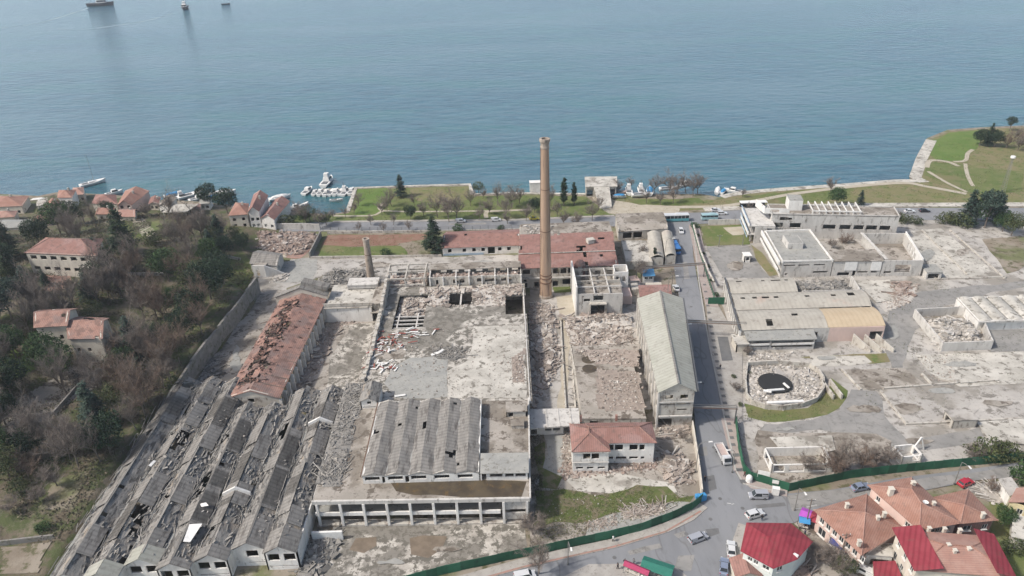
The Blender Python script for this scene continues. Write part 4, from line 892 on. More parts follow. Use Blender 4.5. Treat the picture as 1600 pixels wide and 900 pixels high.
mb = MB(); mb.prism([(-44.6, 200.1), (-41.6, 200.1), (-41.6, 214), (-44.6, 214)], 5.8, 6.05); mb.prism([(-44.9, 198.7), (-41.5, 198.7), (-41.5, 200.4), (-44.9, 200.4)], 3.3, 3.5); obj('roof', mb, K['slab_brown'], t)
rubble('grey broken sheets heaped behind the boiler house', [(490, 447), (512, 425), (570, 420), (585, 432), (560, 440), (515, 452)], 2.5, 900, (.3, 1.2), 1.5, 'debris_grey', seed=24, long=.1)
rubble('debris along the foot of the white boiler wall', [(515, 488), (585, 486), (580, 500), (520, 520)], 0, 260, (.15, .8), .3, 'rubble', seed=25)
rubble('dark debris in the court along the red roofed hall', [(505, 510), (530, 500), (520, 550), (490, 600), (455, 632), (450, 610), (480, 560)], 0, 450, (.2, .9), .25, 'rubble', seed=26)

# ---------------------------------------------------------------- long hall with broken red tiled roof
t = thing('tiled_hall', 'long brick hall whose red tiled roof has a great torn hole', 'factory hall', (-67, 180, 0))
FL, FR, BR, BL = V(-75.2, 153.5, 6), V(-61.3, 153.0, 6), V(-59.8, 204, 6), V(-74.2, 204, 6)
def hh1(q, u, v):
    y = q.y; x = q.x
    c = noise.noise(V(x*.3, y*.16, 4)); 
    inb = abs(x+69.8-.02*(y-180)) < 2.6+2.2*c and y > 157 and y < 201 and noise.noise(V(x*.5, y*.45, 9)) > -.12
    big = abs(y-185) < 2.3 and -73 < x < -66
    return inb or big or noise.noise(V(x*.6, y*.6, 1)) > .58
gable(t, (FL, FR, BR, BL), 8.4, K['tile_broken'], 'y', .35, hh1, .6, .18, K['wall_cream'], thick=.16, ends=(1, 0))
L_ = 51; mb = MB()
face_wall(mb, FL, FR, 0, 5.98, [(5.8, 7.4, 4.3, 5.6)]); face_wall(mb, FR, BR, 0, 5.98, [(k*3.6+.8, k*3.6+2.7, .9, 2.6) for k in range(13)]+[(k*3.6+.8, k*3.6+2.7, 3.6, 5.3) for k in range(13)]); face_wall(mb, BL, FL, 0, 5.98, [(k*4+1, k*4+2.6, 3, 5) for k in range(12)]); obj('wall', mb, K['wall_old'], t)
for k in range(14):
    q = FR.lerp(BR, (k*3.6+.1)/51); mb = MB(); mb.box((q.x+.35, q.y, 2.6), (.75, .45, 5.2)); obj('buttress', mb, K['wall_white'], t)
mb = MB(); mb.add([V(-75.6, 204.4, 6.8), V(-59.2, 204.4, 6.8), V(-67.4, 204.4, 9.9), V(-75.6, 204.9, 6.8), V(-59.2, 204.9, 6.8), V(-67.4, 204.9, 9.9)], [(0, 1, 2), (5, 4, 3), (1, 4, 5, 2), (2, 5, 3, 0)]); face_wall(mb, (-75.6, 204.4), (-59.2, 204.4), 0, 6.82, t=.45); obj('end_wall', mb, K['wall_cream'], t)
mb = MB(); mb.quad(V(-76, 204.2, 6.9), V(-67.4, 204.2, 10.2), V(-67.4, 206.6, 10.2), V(-76, 206.6, 6.9)); mb.quad(V(-67.4, 204.2, 10.2), V(-58.9, 204.2, 6.9), V(-58.9, 206.6, 6.9), V(-67.4, 206.6, 10.2)); mb.f = [f[::-1] for f in mb.f]; obj('end_roof', mb, K['roof_grey'], t, solid=.2)
mb = MB(); mb.beam((-67.4, 208.5, 10.4), (-59, 207.3, 8.6), 3.0, 1.2); obj('skylight_box', mb, K['roof_grey'], t)
for k in range(12):
    y = 157+k*3.9; mb = MB(); mb.beam((-74.5, y, 5.9), (-67.6, y, 8.1), .18, .22); mb.beam((-67.6, y, 8.1), (-60.8, y, 5.9), .18, .22); mb.beam((-74.4, y, 5.7), (-60.9, y, 5.7), .15, .2); obj('roof_truss', mb, K['bark'], t)
rng = random.Random(31); mb = MB()
for k in range(650):
    y = rng.uniform(156, 202); x = -69.8+rng.gauss(0, 2.3); z = 8.3-abs(x+67.6)*.33+rng.uniform(-.6, .25); chunk(mb, (x, y, z), rng.uniform(.25, .95), rng, .3)
    if k % 5 == 0: mb.beam((x, y, z), (x+rng.uniform(-1.5, 1.5), y+rng.uniform(-1.5, 1.5), z+rng.uniform(-.3, .4)), .12, .12)
mdk = islandramp(M('charred_tiles', (.12, .08, .07), (.2, .12, .1), .5, bump=.4), [(0, (.05, .04, .035)), (.5, (.13, .08, .07)), (.8, (.22, .12, .09)), (1, (.30, .2, .16))])
obj('broken_tiles', mb, mdk, t, kind='stuff')
mb = MB(); mb.prism([(-75, 154), (-61.5, 154), (-60, 204), (-74, 204)], .1, .25); obj('floor', mb, K['dirt'], t)
# retaining wall of the hill
mb = MB(); rw = [P(x, y, 6.3) for x, y in ((402, 432), (385, 455), (360, 487), (342, 510), (325, 530), (300, 563), (278, 596))]
for i, (a, b2) in enumerate(zip(rw, rw[1:])):
    d = (b2-a).normalized(); n = V(-d.y, d.x, 0); k = 1 if n.x < 0 else -1; n = n*k*.7; zt = 6.3-.35*(i % 2)
    mb.add([(q.x, q.y, zz) for zz in (0, zt) for q in (a, b2, b2+n, a+n)], BF)
one('retaining_wall', 'tall grey stone retaining wall holding the wooded hillside above the lane', 'wall', mb, 'wall_stone')
rubble('dark rubbish and branches by the retaining wall', [(318, 560), (345, 555), (350, 590), (300, 600)], 0, 260, (.2, .9), .5, 'debris_grey', seed=33, long=.3)
# ---------------------------------------------------------------- red roofed hall behind the big chimney
t = thing('brick_hall', 'two storey ruined hall with patched dull red roof behind the tall chimney', 'factory hall', (19, 230, 0))
mb = MB(); slope(mb, V(2.2, 217.2, 7.9), V(36, 217.2, 7.9), V(35.6, 224.2, 9.7), V(2.6, 224.2, 9.7), 30, 6, holef(.6, .3, 3), .12); slope(mb, V(2.6, 224.3, 9.95), V(35.6, 224.3, 9.95), V(36.6, 237, 11.3), V(3.4, 237, 11.3), 30, 10, holef(.62, .3, 8), .12); obj('roof', mb, K['tile_dull'], t, solid=.15)
mb = MB(); mb.beam((2.4, 224.2, 9.98), (35.8, 224.2, 9.98), .35, .12); obj('flashing', mb, K['wall_old'], t)
mb = MB(); mb.prism([(3.4, 237.1), (36.8, 237.1), (37, 250), (4, 250)], 9.3, 9.6); obj('flat_roof', mb, K['slab_brown'], t)
mb = MB(); o1 = [(1.2, 3.6, 5.4, 7.0), (11.4, 13.4, 5.2, 7.2), (13.9, 15.9, 5.2, 7.2), (16.4, 18.4, 5.2, 7.2), (23, 25, 5.4, 7), (25.8, 27.8, 5.4, 7), (28.8, 31, 5.4, 7), (1.4, 2.4, 2.4, 3.7), (1.2, 2.6, .2, 2.0), (11.2, 13, .4, 2.4), (14.6, 17.2, 1.0, 3.0), (5, 6.5, .3, 2.2)]
face_wall(mb, (2.6, 217.8), (35.3, 217.8), 0, 7.8, o1); face_wall(mb, (35.3, 217.8), (36.5, 250), 0, 8.6, [(5, 8, 4, 6), (12, 15, 4, 6)]); face_wall(mb, (36.5, 250), (3.6, 250), 0, 9.2); face_wall(mb, (3.6, 250), (2.6, 217.8), 0, 8.6); obj('wall', mb, K['wall_old'], t)
mb = MB(); mb.box((19, 217.4, 3.9), (32.4, .5, .45)); obj('cornice', mb, K['wall_grey'], t)
mb = MB(); mb.box((27.8, 230, 11.3), (2.6, 2.2, 1.4), .3); obj('roof_hatch', mb, K['wall_old'], t)
mb = MB(); mb.prism([(3.2, 218.2), (35, 218.2), (35.8, 249), (4, 249)], 3.6, 3.85); obj('floor', mb, K['dirt'], t)
rubble('white rubble lying on the flat roof behind the red one', [(5, 239), (18, 239), (18, 248), (5, 248)], 9.62, 160, (.2, .9), .1, 'rubble_white', seed=41, world=True)
# long white building with red roof
t = thing('white_barrack', 'low white building with a blue base and long dull red roof right of the cedar', 'barrack', (-11, 251, 0))
FL, FR, BR, BL = V(-25.3, 244.9, 3.5), V(3.0, 245.1, 3.5), V(3.4, 258.8, 3.5), V(-24.4, 258.8, 3.5)
gable(t, (FL, FR, BR, BL), 5.6, K['tile_dull'], 'x', .4, holef(.72, .3, 5), 1, .08, K['wall_white'])
ops = {0: [(2, 3.3, 1.3, 2.7), (7.4, 8.7, 1.3, 2.7), (11, 12.3, 1.3, 2.7), (14.4, 15.7, 1.3, 2.7), (16.8, 19.4, .2, 2.9), (20.6, 21.9, 1.3, 2.7), (24, 25.3, 1.3, 2.7)]}
shell(t, [FL, FR, BR, BL], 0, 3.48, K['wall_white'], ops)
mb = MB(); mb.box((-17.6, 244.86, .4), (15, .12, .8)); obj('base_band', mb, plain('faded_blue_paint', (.35, .45, .55), .8), t)
# ruin with thin tall white wall
t = thing('gutted_block', 'gutted concrete block with a tall thin white wall and dark gateway right of the chimney', 'ruined building', (27, 206, 0))
mb = MB(); face_wall(mb, (20.2, 217), (20.2, 198.8), 0, 10.0, t=.35); 
mb2 = MB(); mb2.box((20.1, 208, 5.1), (.5, 18.4, 10.2)); obj('white_wall', mb2, K['wall_white'], t)
mb = MB(); face_wall(mb, (20.4, 199), (34.6, 198.6), 0, 7.6, [(4.3, 8.6, 0, 4.0), (2.0, 4.0, 4.9, 5.9), (5.0, 8.0, 5.2, 7.0), (6.0, 7.2, 7.1, 7.5), (1.5, 2.0, 6.5, 6.9)]); obj('front_wall', mb, K['wall_grey'], t)
mb = MB(); mb.box((26.9, 198.2, 4.5), (5.2, 1.5, .35)); mb.box((24.3, 198.4, 2.2), (.5, .6, 4.4)); mb.box((29.4, 198.4, 2.2), (.5, .6, 4.4)); obj('canopy', mb, K['wall_old'], t)
mb = MB(); face_wall(mb, (34.6, 198.6), (35.6, 215), 0, 6.6, [(2, 4, 3, 5), (7, 9, 3, 5)]); face_wall(mb, (35.6, 215), (20.4, 215), 0, 8.4, [(2, 4, 5, 7.5), (6, 8, 5, 7.5), (10, 12, 5, 7.5)]); face_wall(mb, (20.6, 206.5), (34.8, 206.5), 0, 8.2, [(4, 9.5, 6.6, 7.6), (10.5, 12.5, 5, 7)]); obj('wall', mb, K['wall_old'], t)
mb = MB(); mb.prism([(20.6, 199.3), (34.4, 199), (35.2, 206.4), (20.6, 206.4)], 6.7, 6.95); mb.prism([(25.8, 206.8), (34.8, 206.8), (35.3, 214.8), (25.8, 214.8)], 5.0, 5.25); mb.prism([(20.6, 206.8), (25.7, 206.8), (25.7, 214.8), (20.6, 214.8)], 3.6, 3.85); obj('floor', mb, K['slab_brown'], t)
mb = MB()
for x in (25.8, 30.5): mb.beam((x, 199.2, 7.6), (x, 214.8, 8.3), .35, .4)
for y in (203, 210.5): mb.beam((20.6, y, 7.9), (35, y, 7.9), .3, .35)
obj('beams', mb, K['wall_grey'], t)
t2 = thing('brick_arch', 'reddish brick arched stump standing against the red roofed hall', 'ruin', (22.5, 216, 0))
mb = MB(); mb.box((22.8, 216.2, 4.6), (3.6, 1.2, 9.2)); obj('wall', mb, K['tile_dull'], t2); mb = MB(); mb.lathe((22.8, 216.2, 9.2), [(1.8, 0), (1.5, .9), (.8, 1.5), (.1, 1.7)], 12); obj('dome', mb, K['tile_broken'], t2); mb = MB(); mb.box((22.8, 215.55, 8.0), (1.3, .2, 1.8)); obj('niche', mb, K['wall_old'], t2)
t = thing('stair_tower', 'small white wall fragments of a stair block at the right end of the red hall', 'ruin', (36, 212, 0))
shell(t, [(33.6, 211), (38.2, 211), (38.4, 216.5), (33.8, 216.5)], 0, 8.6, K['wall_white'], {0: [(.6, 1.6, 5, 7), (2.6, 3.8, 5, 7)], 1: [(1, 3, 4, 7)]})
mb = MB(); mb.box((36.8, 207.5, 3.0), (3.6, 5.5, .25)); mb.box((36.9, 204.8, 1.5), (3.6, .3, 3.0)); obj('pink_slab', mb, K['wall_pink'], t)
rubble('brick and concrete rubble field in front of the gutted block', [(877, 495), (985, 490), (1003, 520), (1010, 560), (895, 555)], 1.2, 2600, (.2, 1.0), 1.2, 'rubble', seed=43, edge=4)
rubble('reddish rubble bank along the right edge of the upper slab', [(828, 470), (868, 478), (876, 540), (872, 590), (850, 615), (828, 640)], 0, 2600, (.2, 1.0), 1.4, 'rubble', seed=44)
rubble('dark rubble slope at the foot of the slab wall', [(826, 480), (836, 480), (840, 640), (826, 645)], 0, 700, (.2, .9), 1.4, 'rubble', seed=45)
rubble('grey rubble between the alley and the low slab', [(893, 555), (912, 560), (918, 635), (900, 640)], 0, 800, (.2, 1.2), 1.2, 'debris_grey', seed=46, long=.1)
rubble('red brick heap below the dark gateway', [(905, 488), (960, 486), (965, 502), (900, 505)], 0, 500, (.2, .9), .8, 'rubble_red', seed=47)
patch('alley', K['path'], [(868, 462), (898, 462), (899, 485), (890, 520), (888, 560), (886, 640), (870, 640), (878, 560), (876, 500)], .09, .8)
patch('weeds', K['grass'], [(863, 447), (898, 445), (898, 455), (866, 458)], .1, .5)
ribbon('concrete_kerb', K['wall_old'], [(876, 500), (879, 560), (884, 640)], .4, .1, h=.6, smooth_=False)
ribbon('concrete_kerb', K['wall_old'], [(889, 505), (893, 560), (899, 640)], .4, .1, h=.6, smooth_=False)
# low slab right of rubble
t = thing('low_slab', 'lower broken concrete floor slab beside the long grey roofed mill', 'ruined building', (24, 158, 0))
mb = MB(); mb.prism([(16.3, 143.4), (32.2, 142.6), (32.8, 166), (36.5, 176), (16.8, 176)], 3.1, 3.5); obj('slab', mb, K['slab_brown'], t)
mb = MB(); face_wall(mb, (16.3, 176), (16.3, 143.4), 0, 3.09, [(3, 6, .3, 2.6), (10, 12, .3, 2.6)]); face_wall(mb, (16.3, 143.5), (32.2, 142.7), 0, 3.09, [(2, 4, .5, 2.6)]); face_wall(mb, (32.2, 142.7), (32.8, 166), 0, 3.09); obj('wall', mb, K['wall_old'], t)
for k, (x, y, s) in enumerate(((920, 562, 1.9), (921, 576, 1.9))):
    mb = MB(); q = P(x, y, 3.5); mb.lathe((q.x, q.y, 3.52), [(s+.1, 0), (s+.1, .01), (0.05, .012)], 18); obj('burnt_spot', mb, K['pool'], t)
rubble('broken pale debris on the lower floor slab', [(930, 575), (1000, 580), (1010, 640), (960, 645), (930, 640)], 3.5, 700, (.15, .7), .2, 'rubble', seed=48)
rubble('debris scatter on the upper part of the lower slab', [(895, 545), (1000, 545), (1000, 575), (930, 570)], 3.5, 500, (.15, .8), .3, 'rubble', seed=49)
t = thing('flat_outhouse', 'flat roofed concrete outhouse between the deck and the red roofed office', 'outhouse', (9, 143, 0))
mb = MB(); mb.prism([(3.0, 140.2), (15.6, 141.0), (15.9, 147.6), (3.2, 147.8)], 3.1, 3.5)
for k in range(4): mb.box((4.6+k*3, 144.1, 3.56), (.18, 7.0, .12))
obj('roof', mb, K['wall_grey'], t)
mb = MB(); face_wall(mb, (3.0, 141.6), (15.2, 142.0), 0, 3.09, [(.5, 2.0, .3, 2.6), (4, 5.6, 1.2, 2.3), (6.0, 7.8, 1.2, 2.3), (8.6, 11.5, .2, 2.6)]); obj('wall', mb, K['wall_white'], t)
# white office with red hip roofs
t = thing('white_office', 'two storey white office with two joined dull red hip roofs', 'office', (21, 133, 0))
A, B, Cc, D = V(12.7, 128.3, 6.6), V(20.9, 128.1, 6.6), V(20.9, 137.3, 6.6), V(13.0, 137.6, 6.6)
hiprect(t, A, B, Cc, D, 8.2, K['tile_dull'], 'y', .5, .5, K['tile_broken'])
A2, B2, C2, D2 = V(17.0, 130.9, 6.6), V(31.8, 130.3, 6.6), V(32.0, 137.4, 6.6), V(17.0, 137.9, 6.6)
r0 = V(16.9, 134.3, 8.25); r1 = V(28.6, 133.9, 8.25)
hip(t, [A2, B2, C2, D2], ([r0, r1], [(0, 1, 5, 4), (1, 2, 5), (2, 3, 4, 5)]), K['tile_dull'], .5, capm=K['tile_broken'])
L8 = [(2.4, 4.0, 3.9, 5.6), (4.3, 6.0, 3.9, 5.6), (.8, 2.4, .9, 1.6), (3.3, 4.8, .9, 1.6), (5.8, 7.4, .9, 1.6)]
wl = shell(t, [A, B, Cc, D], 0, 6.5, K['wall_white'], {0: L8, 3: [(2, 3.5, 3.9, 5.4), (5.5, 7, 3.9, 5.4)]})
mb = MB(); face_wall(mb, (20.7, 131.0), (31.8, 130.5), 0, 6.5, [(.3, 1.7, 3.9, 5.6), (2.0, 3.9, 3.9, 5.6), (5.4, 7.3, 3.9, 5.6), (7.7, 8.9, 3.9, 5.6), (.4, 1.7, 1.2, 2.0), (2.4, 4.8, 1.2, 2.0), (5.5, 7.5, 1.2, 2.0), (8.2, 9.0, 1.2, 2.0)]); face_wall(mb, (31.8, 130.5), (32, 137.3), 0, 6.5, [(1, 2.5, 4, 5.5)]); face_wall(mb, (32, 137.3), (20.9, 137.8), 0, 6.5); obj('wall', mb, K['wall_white'], t)
mb = MB(); face_wall(mb, (12.6, 127.95), (21, 127.75), 5.9, 6.15, t=.2); face_wall(mb, (12.6, 127.95), (21, 127.75), 3.0, 3.2, t=.2); obj('string_course', mb, K['wall_grey'], t)
for k, (x, y) in enumerate(((15.5, 138.6), (24, 138.4))):
    mb = MB(); mb.box((x, y, 7.4), (.5, .5, 1.8)); obj('chimney_stub', mb, K['tile_broken'], t)
rubble('fallen bricks and tiles at the foot of the white office', [(885, 722), (905, 728), (960, 728), (1025, 715), (1040, 735), (960, 742), (880, 752), (870, 735)], 0, 800, (.15, .8), .4, 'rubble_red', seed=51)
rubble('big grey brick heap by the road wall right of the office', [(1035, 710), (1068, 705), (1085, 735), (1088, 758), (1045, 760), (1030, 738)], 0, 1000, (.2, 1.0), 1.5, 'rubble', seed=52)
rubble('rubble around the mill entrance', [(1025, 662), (1080, 660), (1083, 680), (1040, 690), (1020, 680)], 0, 500, (.2, .9), .7, 'rubble', seed=53)
rubble('bushy rubble edge left of the white office', [(878, 660), (893, 662), (893, 728), (876, 728)], 0, 400, (.2, .8), .7, 'rubble', seed=54)
rubble('light stones scattered on the grass plot', [(850, 770), (1060, 775), (1000, 800), (900, 820), (850, 830)], .1, 90, (.1, .32), 0, 'rubble_white', seed=55)
rubble('brown brushwood and bricks behind the green fence', [(965, 795), (1035, 785), (1050, 800), (1000, 815), (970, 812)], .1, 620, (.12, .45), .4, 'rubble', seed=56, long=.1)
rubble('grey gravel scatter behind the green fence', [(900, 820), (965, 800), (968, 822), (900, 842)], .1, 420, (.12, .5), .1, 'rubble', seed=57)
# long grey mill
t = thing('grey_mill', 'long three storey mill with pale grey sheet roof beside the road', 'mill', (42, 165, 0))
FL, FR, BR, BL = V(35.0, 142.9, 11.6), V(43.6, 142.9, 11.6), V(50.0, 187.3, 11.6), V(37.4, 188, 11.6)
gable(t, (FL, FR, BR, BL), 14.0, K['roof_grey2'], 'y', .45, None, 2, .08, K['wall_cream'])
mb = MB(); mb.beam(V(39.3, 142.4, 14.12), V(43.7, 188.2, 14.12), .5, .1); obj('ridge_cap', mb, K['roof_grey'], t)
mb = MB(); face_wall(mb, FL, FR, 0, 11.55, [(1.5, 3.4, 9.0, 10.2), (5.2, 7.1, 9.0, 10.2), (.3, 4.0, 7.2, 7.6), (4.4, 7.9, 7.2, 7.6), (4.7, 7.2, 5.4, 5.9), (.3, 3.7, .2, 3.0)]); face_wall(mb, FR, BR, 0, 11.55, [(k*4.4+1, k*4.4+3.2, 8.5, 10.3) for k in range(10)]+[(k*4.4+1, k*4.4+3.2, 4.6, 6.4) for k in range(10)]+[(k*4.4+1, k*4.4+3.2, 1.2, 2.8) for k in range(10)]); face_wall(mb, BR, BL, 0, 11.55); face_wall(mb, BL, FL, 0, 11.55, [(k*4.5+1, k*4.5+3, 8.5, 10.3) for k in range(10)]+[(k*4.5+1, k*4.5+3, 4.6, 6.4) for k in range(10)]); obj('wall', mb, K['wall_old'], t)
mb = MB()
for k in range(11): q = BL.lerp(FL, k/10); mb.box((q.x-.15, q.y, 5.7), (.4, .5, 11.2))
obj('pilasters', mb, K['wall_grey'], t)
mb = MB(); mb.beam(FR+V(.75, -.4, -.15), BR+V(.75, .3, -.15), .3, .25); obj('gutter', mb, K['iron'], t)
mb = MB(); mb.box((39.3, 142.5, 4.0), (8.3, .4, .35)); mb.box((39.3, 142.6, 8.3), (8.4, .2, .25)); obj('ledge', mb, K['wall_grey'], t)
# small roofs and cabins by the mill
t = thing('red_annex', 'small low annex with flat dull red roof at the far end of the mill', 'annex', (46, 208, 0))
mb = MB(); mb.add([V(41, 204.3, 3.0), V(51.4, 204, 3.0), V(52.2, 210.8, 3.5), V(41.6, 211, 3.5)], ((0, 1, 2, 3),)); obj('roof', mb, K['tile_dull'], t, solid=.15); shell(t, [(41.3, 204.6), (51, 204.3), (51.8, 210.5), (41.8, 210.7)], 0, 2.9, K['wall_old'])
t = thing('guard_cabin', 'small white cabin with bright blue roof behind the mill', 'cabin', (46.5, 220, 0))
shell(t, [(44.8, 218.8), (48.3, 218.8), (48.6, 222.4), (45, 222.4)], 0, 2.8, K['wall_white'], {0: [(.4, 1.6, 1.3, 2.3), (1.9, 3.1, 1.3, 2.3)]}, win=(0,))
mb = MB(); mb.add([V(44.5, 218.3, 2.85), V(48.7, 218.3, 2.85), V(48.9, 222.8, 3.3), V(44.7, 222.8, 3.3)], ((0, 1, 2, 3),)); obj('roof', mb, plain('blue_roof_paint', (.10, .30, .52), .5), t, solid=.12)
mb = MB(); mb.tube((45, 215.4, .9), (50.2, 215.4, .9), .9, .9, 14); mb.box((46, 215.4, .15), (.3, 1.6, .3)); mb.box((49, 215.4, .15), (.3, 1.6, .3)); one('storage_tank', 'small pinkish white cylindrical tank lying before the blue roofed cabin', 'tank', mb, 'wall_cream')
t = thing('collapsed_hut', 'pinkish collapsed slab hut left of the blue roofed cabin', 'ruin', (41.5, 216, 0)); mb = MB(); mb.box((42, 219, 1.2), (3, 4, .25), .3, .3); obj('roof_slab', mb, K['wall_pink'], t); mb = MB(); mb.box((41.5, 217.3, .8), (3.4, .3, 1.6), .2); mb.box((41.2, 212.5, 1.2), (3.5, 4.5, 2.4), .05); obj('wall', mb, K['wall_old'], t)
# gatehouse group
t = thing('gatehouse', 'old flat roofed concrete gatehouse at the corner of the main street', 'gatehouse', (50, 259, 0))
mb = MB(); mb.add([V(41.3, 257.5, 4.9), V(60.5, 257.8, 4.9), V(61, 267.8, 5.0), V(41.9, 267.5, 5.0)], ((0, 1, 2, 3),)); mb.add([V(41.0, 253.2, 3.6), V(60.3, 254.2, 3.8), V(60.5, 257.7, 4.9), V(41.3, 257.4, 4.9)], ((0, 1, 2, 3),)); obj('roof', mb, K['slab_brown'], t, solid=.25)
mb = MB(); face_wall(mb, (41.2, 253.4), (60.2, 254.3), 0, 3.55, [(1.8, 5.2, .6, 3.0), (5.8, 9.2, .6, 3.0)]); face_wall(mb, (60.2, 254.3), (60.8, 267.5), 0, 4.6); face_wall(mb, (60.8, 267.5), (42, 267.2), 0, 4.6); face_wall(mb, (42, 267.2), (41.2, 253.4), 0, 4.5); obj('wall', mb, K['wall_old'], t)
t = thing('curved_shed', 'pair of low grey curved roofs along the road below the gatehouse', 'shed', (54, 242, 0))
for (xa, xb, ya, yb, z) in ((55.6, 59.6, 231.5, 251.5, 3.6), (50.3, 55.2, 231, 252, 3.4)):
    mb = MB(); n = 8
    for k in range(n):
        u0, u1 = k/n, (k+1)/n; z0 = z+1.0*sin(pi*u0); z1 = z+1.0*sin(pi*u1); dx = 2.6
        mb.quad((xa-1+(xb-xa)*u0, ya, z0), (xa-1+(xb-xa)*u1, ya, z1), (xa-1+dx+(xb-xa)*u1, yb, z1), (xa-1+dx+(xb-xa)*u0, yb, z0))
    obj('roof', mb, K['roof_beige'], t, solid=.12); shell(t, [(xa-.8, ya+.2), (xb-1.2, ya+.2), (xb+1.4, yb-.2), (xa+1.8, yb-.2)], 0, z, K['wall_old'])
t = thing('pink_floor_ruin', 'pinkish roofless floor with low walls between red hall and curved sheds', 'ruin', (45, 236, 0))
mb = MB(); mb.prism([(40.5, 229.5), (49.5, 228.5), (51.2, 247), (41.5, 248)], 0, 2.6); obj('floor', mb, K['concrete_pale'], t); mb = MB(); face_wall(mb, (40.3, 229.2), (49.6, 228.2), 0, 3.2, t=.4); face_wall(mb, (49.6, 228.2), (51.3, 247), 0, 2.9, t=.4); obj('wall', mb, K['wall_old'], t)
# ---------------------------------------------------------------- arched sheds across the road
t = thing('arched_sheds', 'three parallel low arched sheds with beige sheet roofs across the road', 'factory shed', (88, 195, 0))
def vault(t, xa, xb, ya, yb, z, rise, m, holes=(), name='roof', sk=0, nx=40):
    mb = MB(); n = 8
    for i in range(nx):
        for k in range(n):
            x0 = xa+(xb-xa)*i/nx; x1 = xa+(xb-xa)*(i+1)/nx; u0, u1 = k/n, (k+1)/n
            y0, y1 = ya+(yb-ya)*u0, ya+(yb-ya)*u1
            if any(abs((x0+x1)/2-hx) < .8 and abs((y0+y1)/2-hy) < .8 for hx, hy in holes): continue
            f = lambda u: z+rise*sin(pi*min(1, u*.97+.02))
            mb.quad((x0+sk*u0, y0, f(u0)), (x1+sk*u0, y0, f(u0)), (x1+sk*u1, y1, f(u1)), (x0+sk*u1, y1, f(u1)))
    return obj(name, mb, m, t, solid=.12)
vault(t, 66.4, 91.5, 179.2, 190.4, 4.8, 1.1, K['roof_beige'], [(83, 186), (75, 182)], sk=1.4)
vault(t, 91.6, 108.2, 179.2, 190.0, 4.85, 1.1, K['roof_ochre'], sk=1.2, nx=24)
vault(t, 67.8, 109.3, 190.6, 200.6, 4.8, 1.1, K['roof_beige'], [(71, 196), (74.5, 196), (77.8, 196), (81, 196.4), (91, 196.5), (99, 196.6), (104.5, 197)], sk=1.3, nx=56)
vault(t, 69.2, 90.5, 200.8, 210.2, 4.8, 1.1, K['roof_beige'], [(72.5, 207), (80.6, 207), (84, 207.4), (85.6, 207.4), (88, 207.3)], sk=1.2, nx=34)
mb = MB(); face_wall(mb, (66.6, 179.4), (92, 179.2), 0, 4.8, [(20.2, 22.2, .2, 3.4)]); face_wall(mb, (108.0, 179.0), (111.5, 210), 0, 4.8); face_wall(mb, (92, 210), (70.5, 210.2), 0, 4.8); face_wall(mb, (111.5, 201), (92, 201.4), 0, 4.8)
obj('wall', mb, K['wall_grey'], t)
mb = MB(); face_wall(mb, (92, 179.2), (108.0, 178.9), 0, 4.8, [(12, 15.8, .3, 3.2)]); obj('red_brick_wall', mb, K['wall_pink'], t)
mb = MB(); face_wall(mb, (70.6, 210.3), (66.5, 179.4), 0, 4.8, [(k*3.1+.7, k*3.1+2.3, .4, 3.6) for k in range(10)], t=.4); obj('arcade_wall', mb, K['wall_old'], t)
for k in range(11):
    q = V(70.6, 210.3, 0).lerp(V(66.4, 179.3, 0), k/10); mb = MB(); mb.box((q.x-.5, q.y, 2.6), (.6, .5, 5.2)); obj('buttress', mb, K['wall_white'], t)
mb = MB(); mb.beam((69.9, 210.6, 5.4), (65.6, 178.8, 5.4), .5, .35); obj('eave_pipe', mb, K['iron'], t)
rubble('collapsed grey roof sheets between arched sheds and white building', [(91.5, 201.5), (110, 200.5), (109, 210), (92.5, 210.5)], 2.6, 1000, (.4, 1.5), 1.2, 'debris_grey', seed=61, world=True, long=.15, edge=1.5)
t = thing('lean_to', 'dark roofed open lean-to along the front of the arched sheds', 'lean-to', (77, 177, 0))
mb = MB(); mb.add([V(66.9, 175.5, 3.7), V(87.0, 175.1, 3.7), V(87.2, 179.0, 4.6), V(67.0, 179.2, 4.6)], ((0, 1, 2, 3),)); obj('roof', mb, K['slab_grey'], t, solid=.15)
mb = MB(); face_wall(mb, (67.2, 175.9), (86.6, 175.5), 0, 3.4, [(.3, 6.6, 2.4, 3.2), (7, 19, 2.4, 3.2), (.4, 6.5, 1.2, 1.7), (7.1, 18.9, .9, 1.6)]); face_wall(mb, (86.6, 175.5), (86.7, 179), 0, 3.5); obj('wall', mb, K['wall_grey'], t)
mb = MB(); mb.box((70.6, 175.5, 2.2), (6, .2, .55)); mb.box((80.3, 175.3, 2.2), (12, .2, .55)); obj('white_band', mb, K['wall_white'], t)
for i, (x, y) in enumerate(((1350, 548), (1368, 549), (1386, 548))):
    q = P(x+9, y+3, 0); mb = MB(); q2 = q+V(-3.2, 5.0, 0); mb.add([(p.x+d, p.y, zz) for zz in (0, 1) for p in (q, q2) for d in (0, .35)], ())
    b0 = [V(q.x, q.y, 0), V(q.x+.3, q.y, 0), V(q2.x+.3, q2.y, 0), V(q2.x, q2.y, 0)]; mb = MB(); mb.add(b0+[b0[0]+V(0, 0, 1.2), b0[1]+V(0, 0, 1.2), b0[2]+V(0, 0, 3.4), b0[3]+V(0, 0, 3.4)], BF)
    one('fin_wall', ['leftmost', 'middle', 'rightmost'][i]+' of the three leaning concrete fins beside the ochre roofed shed', 'wall', mb, 'wall_old', group='concrete fins by the ochre shed')
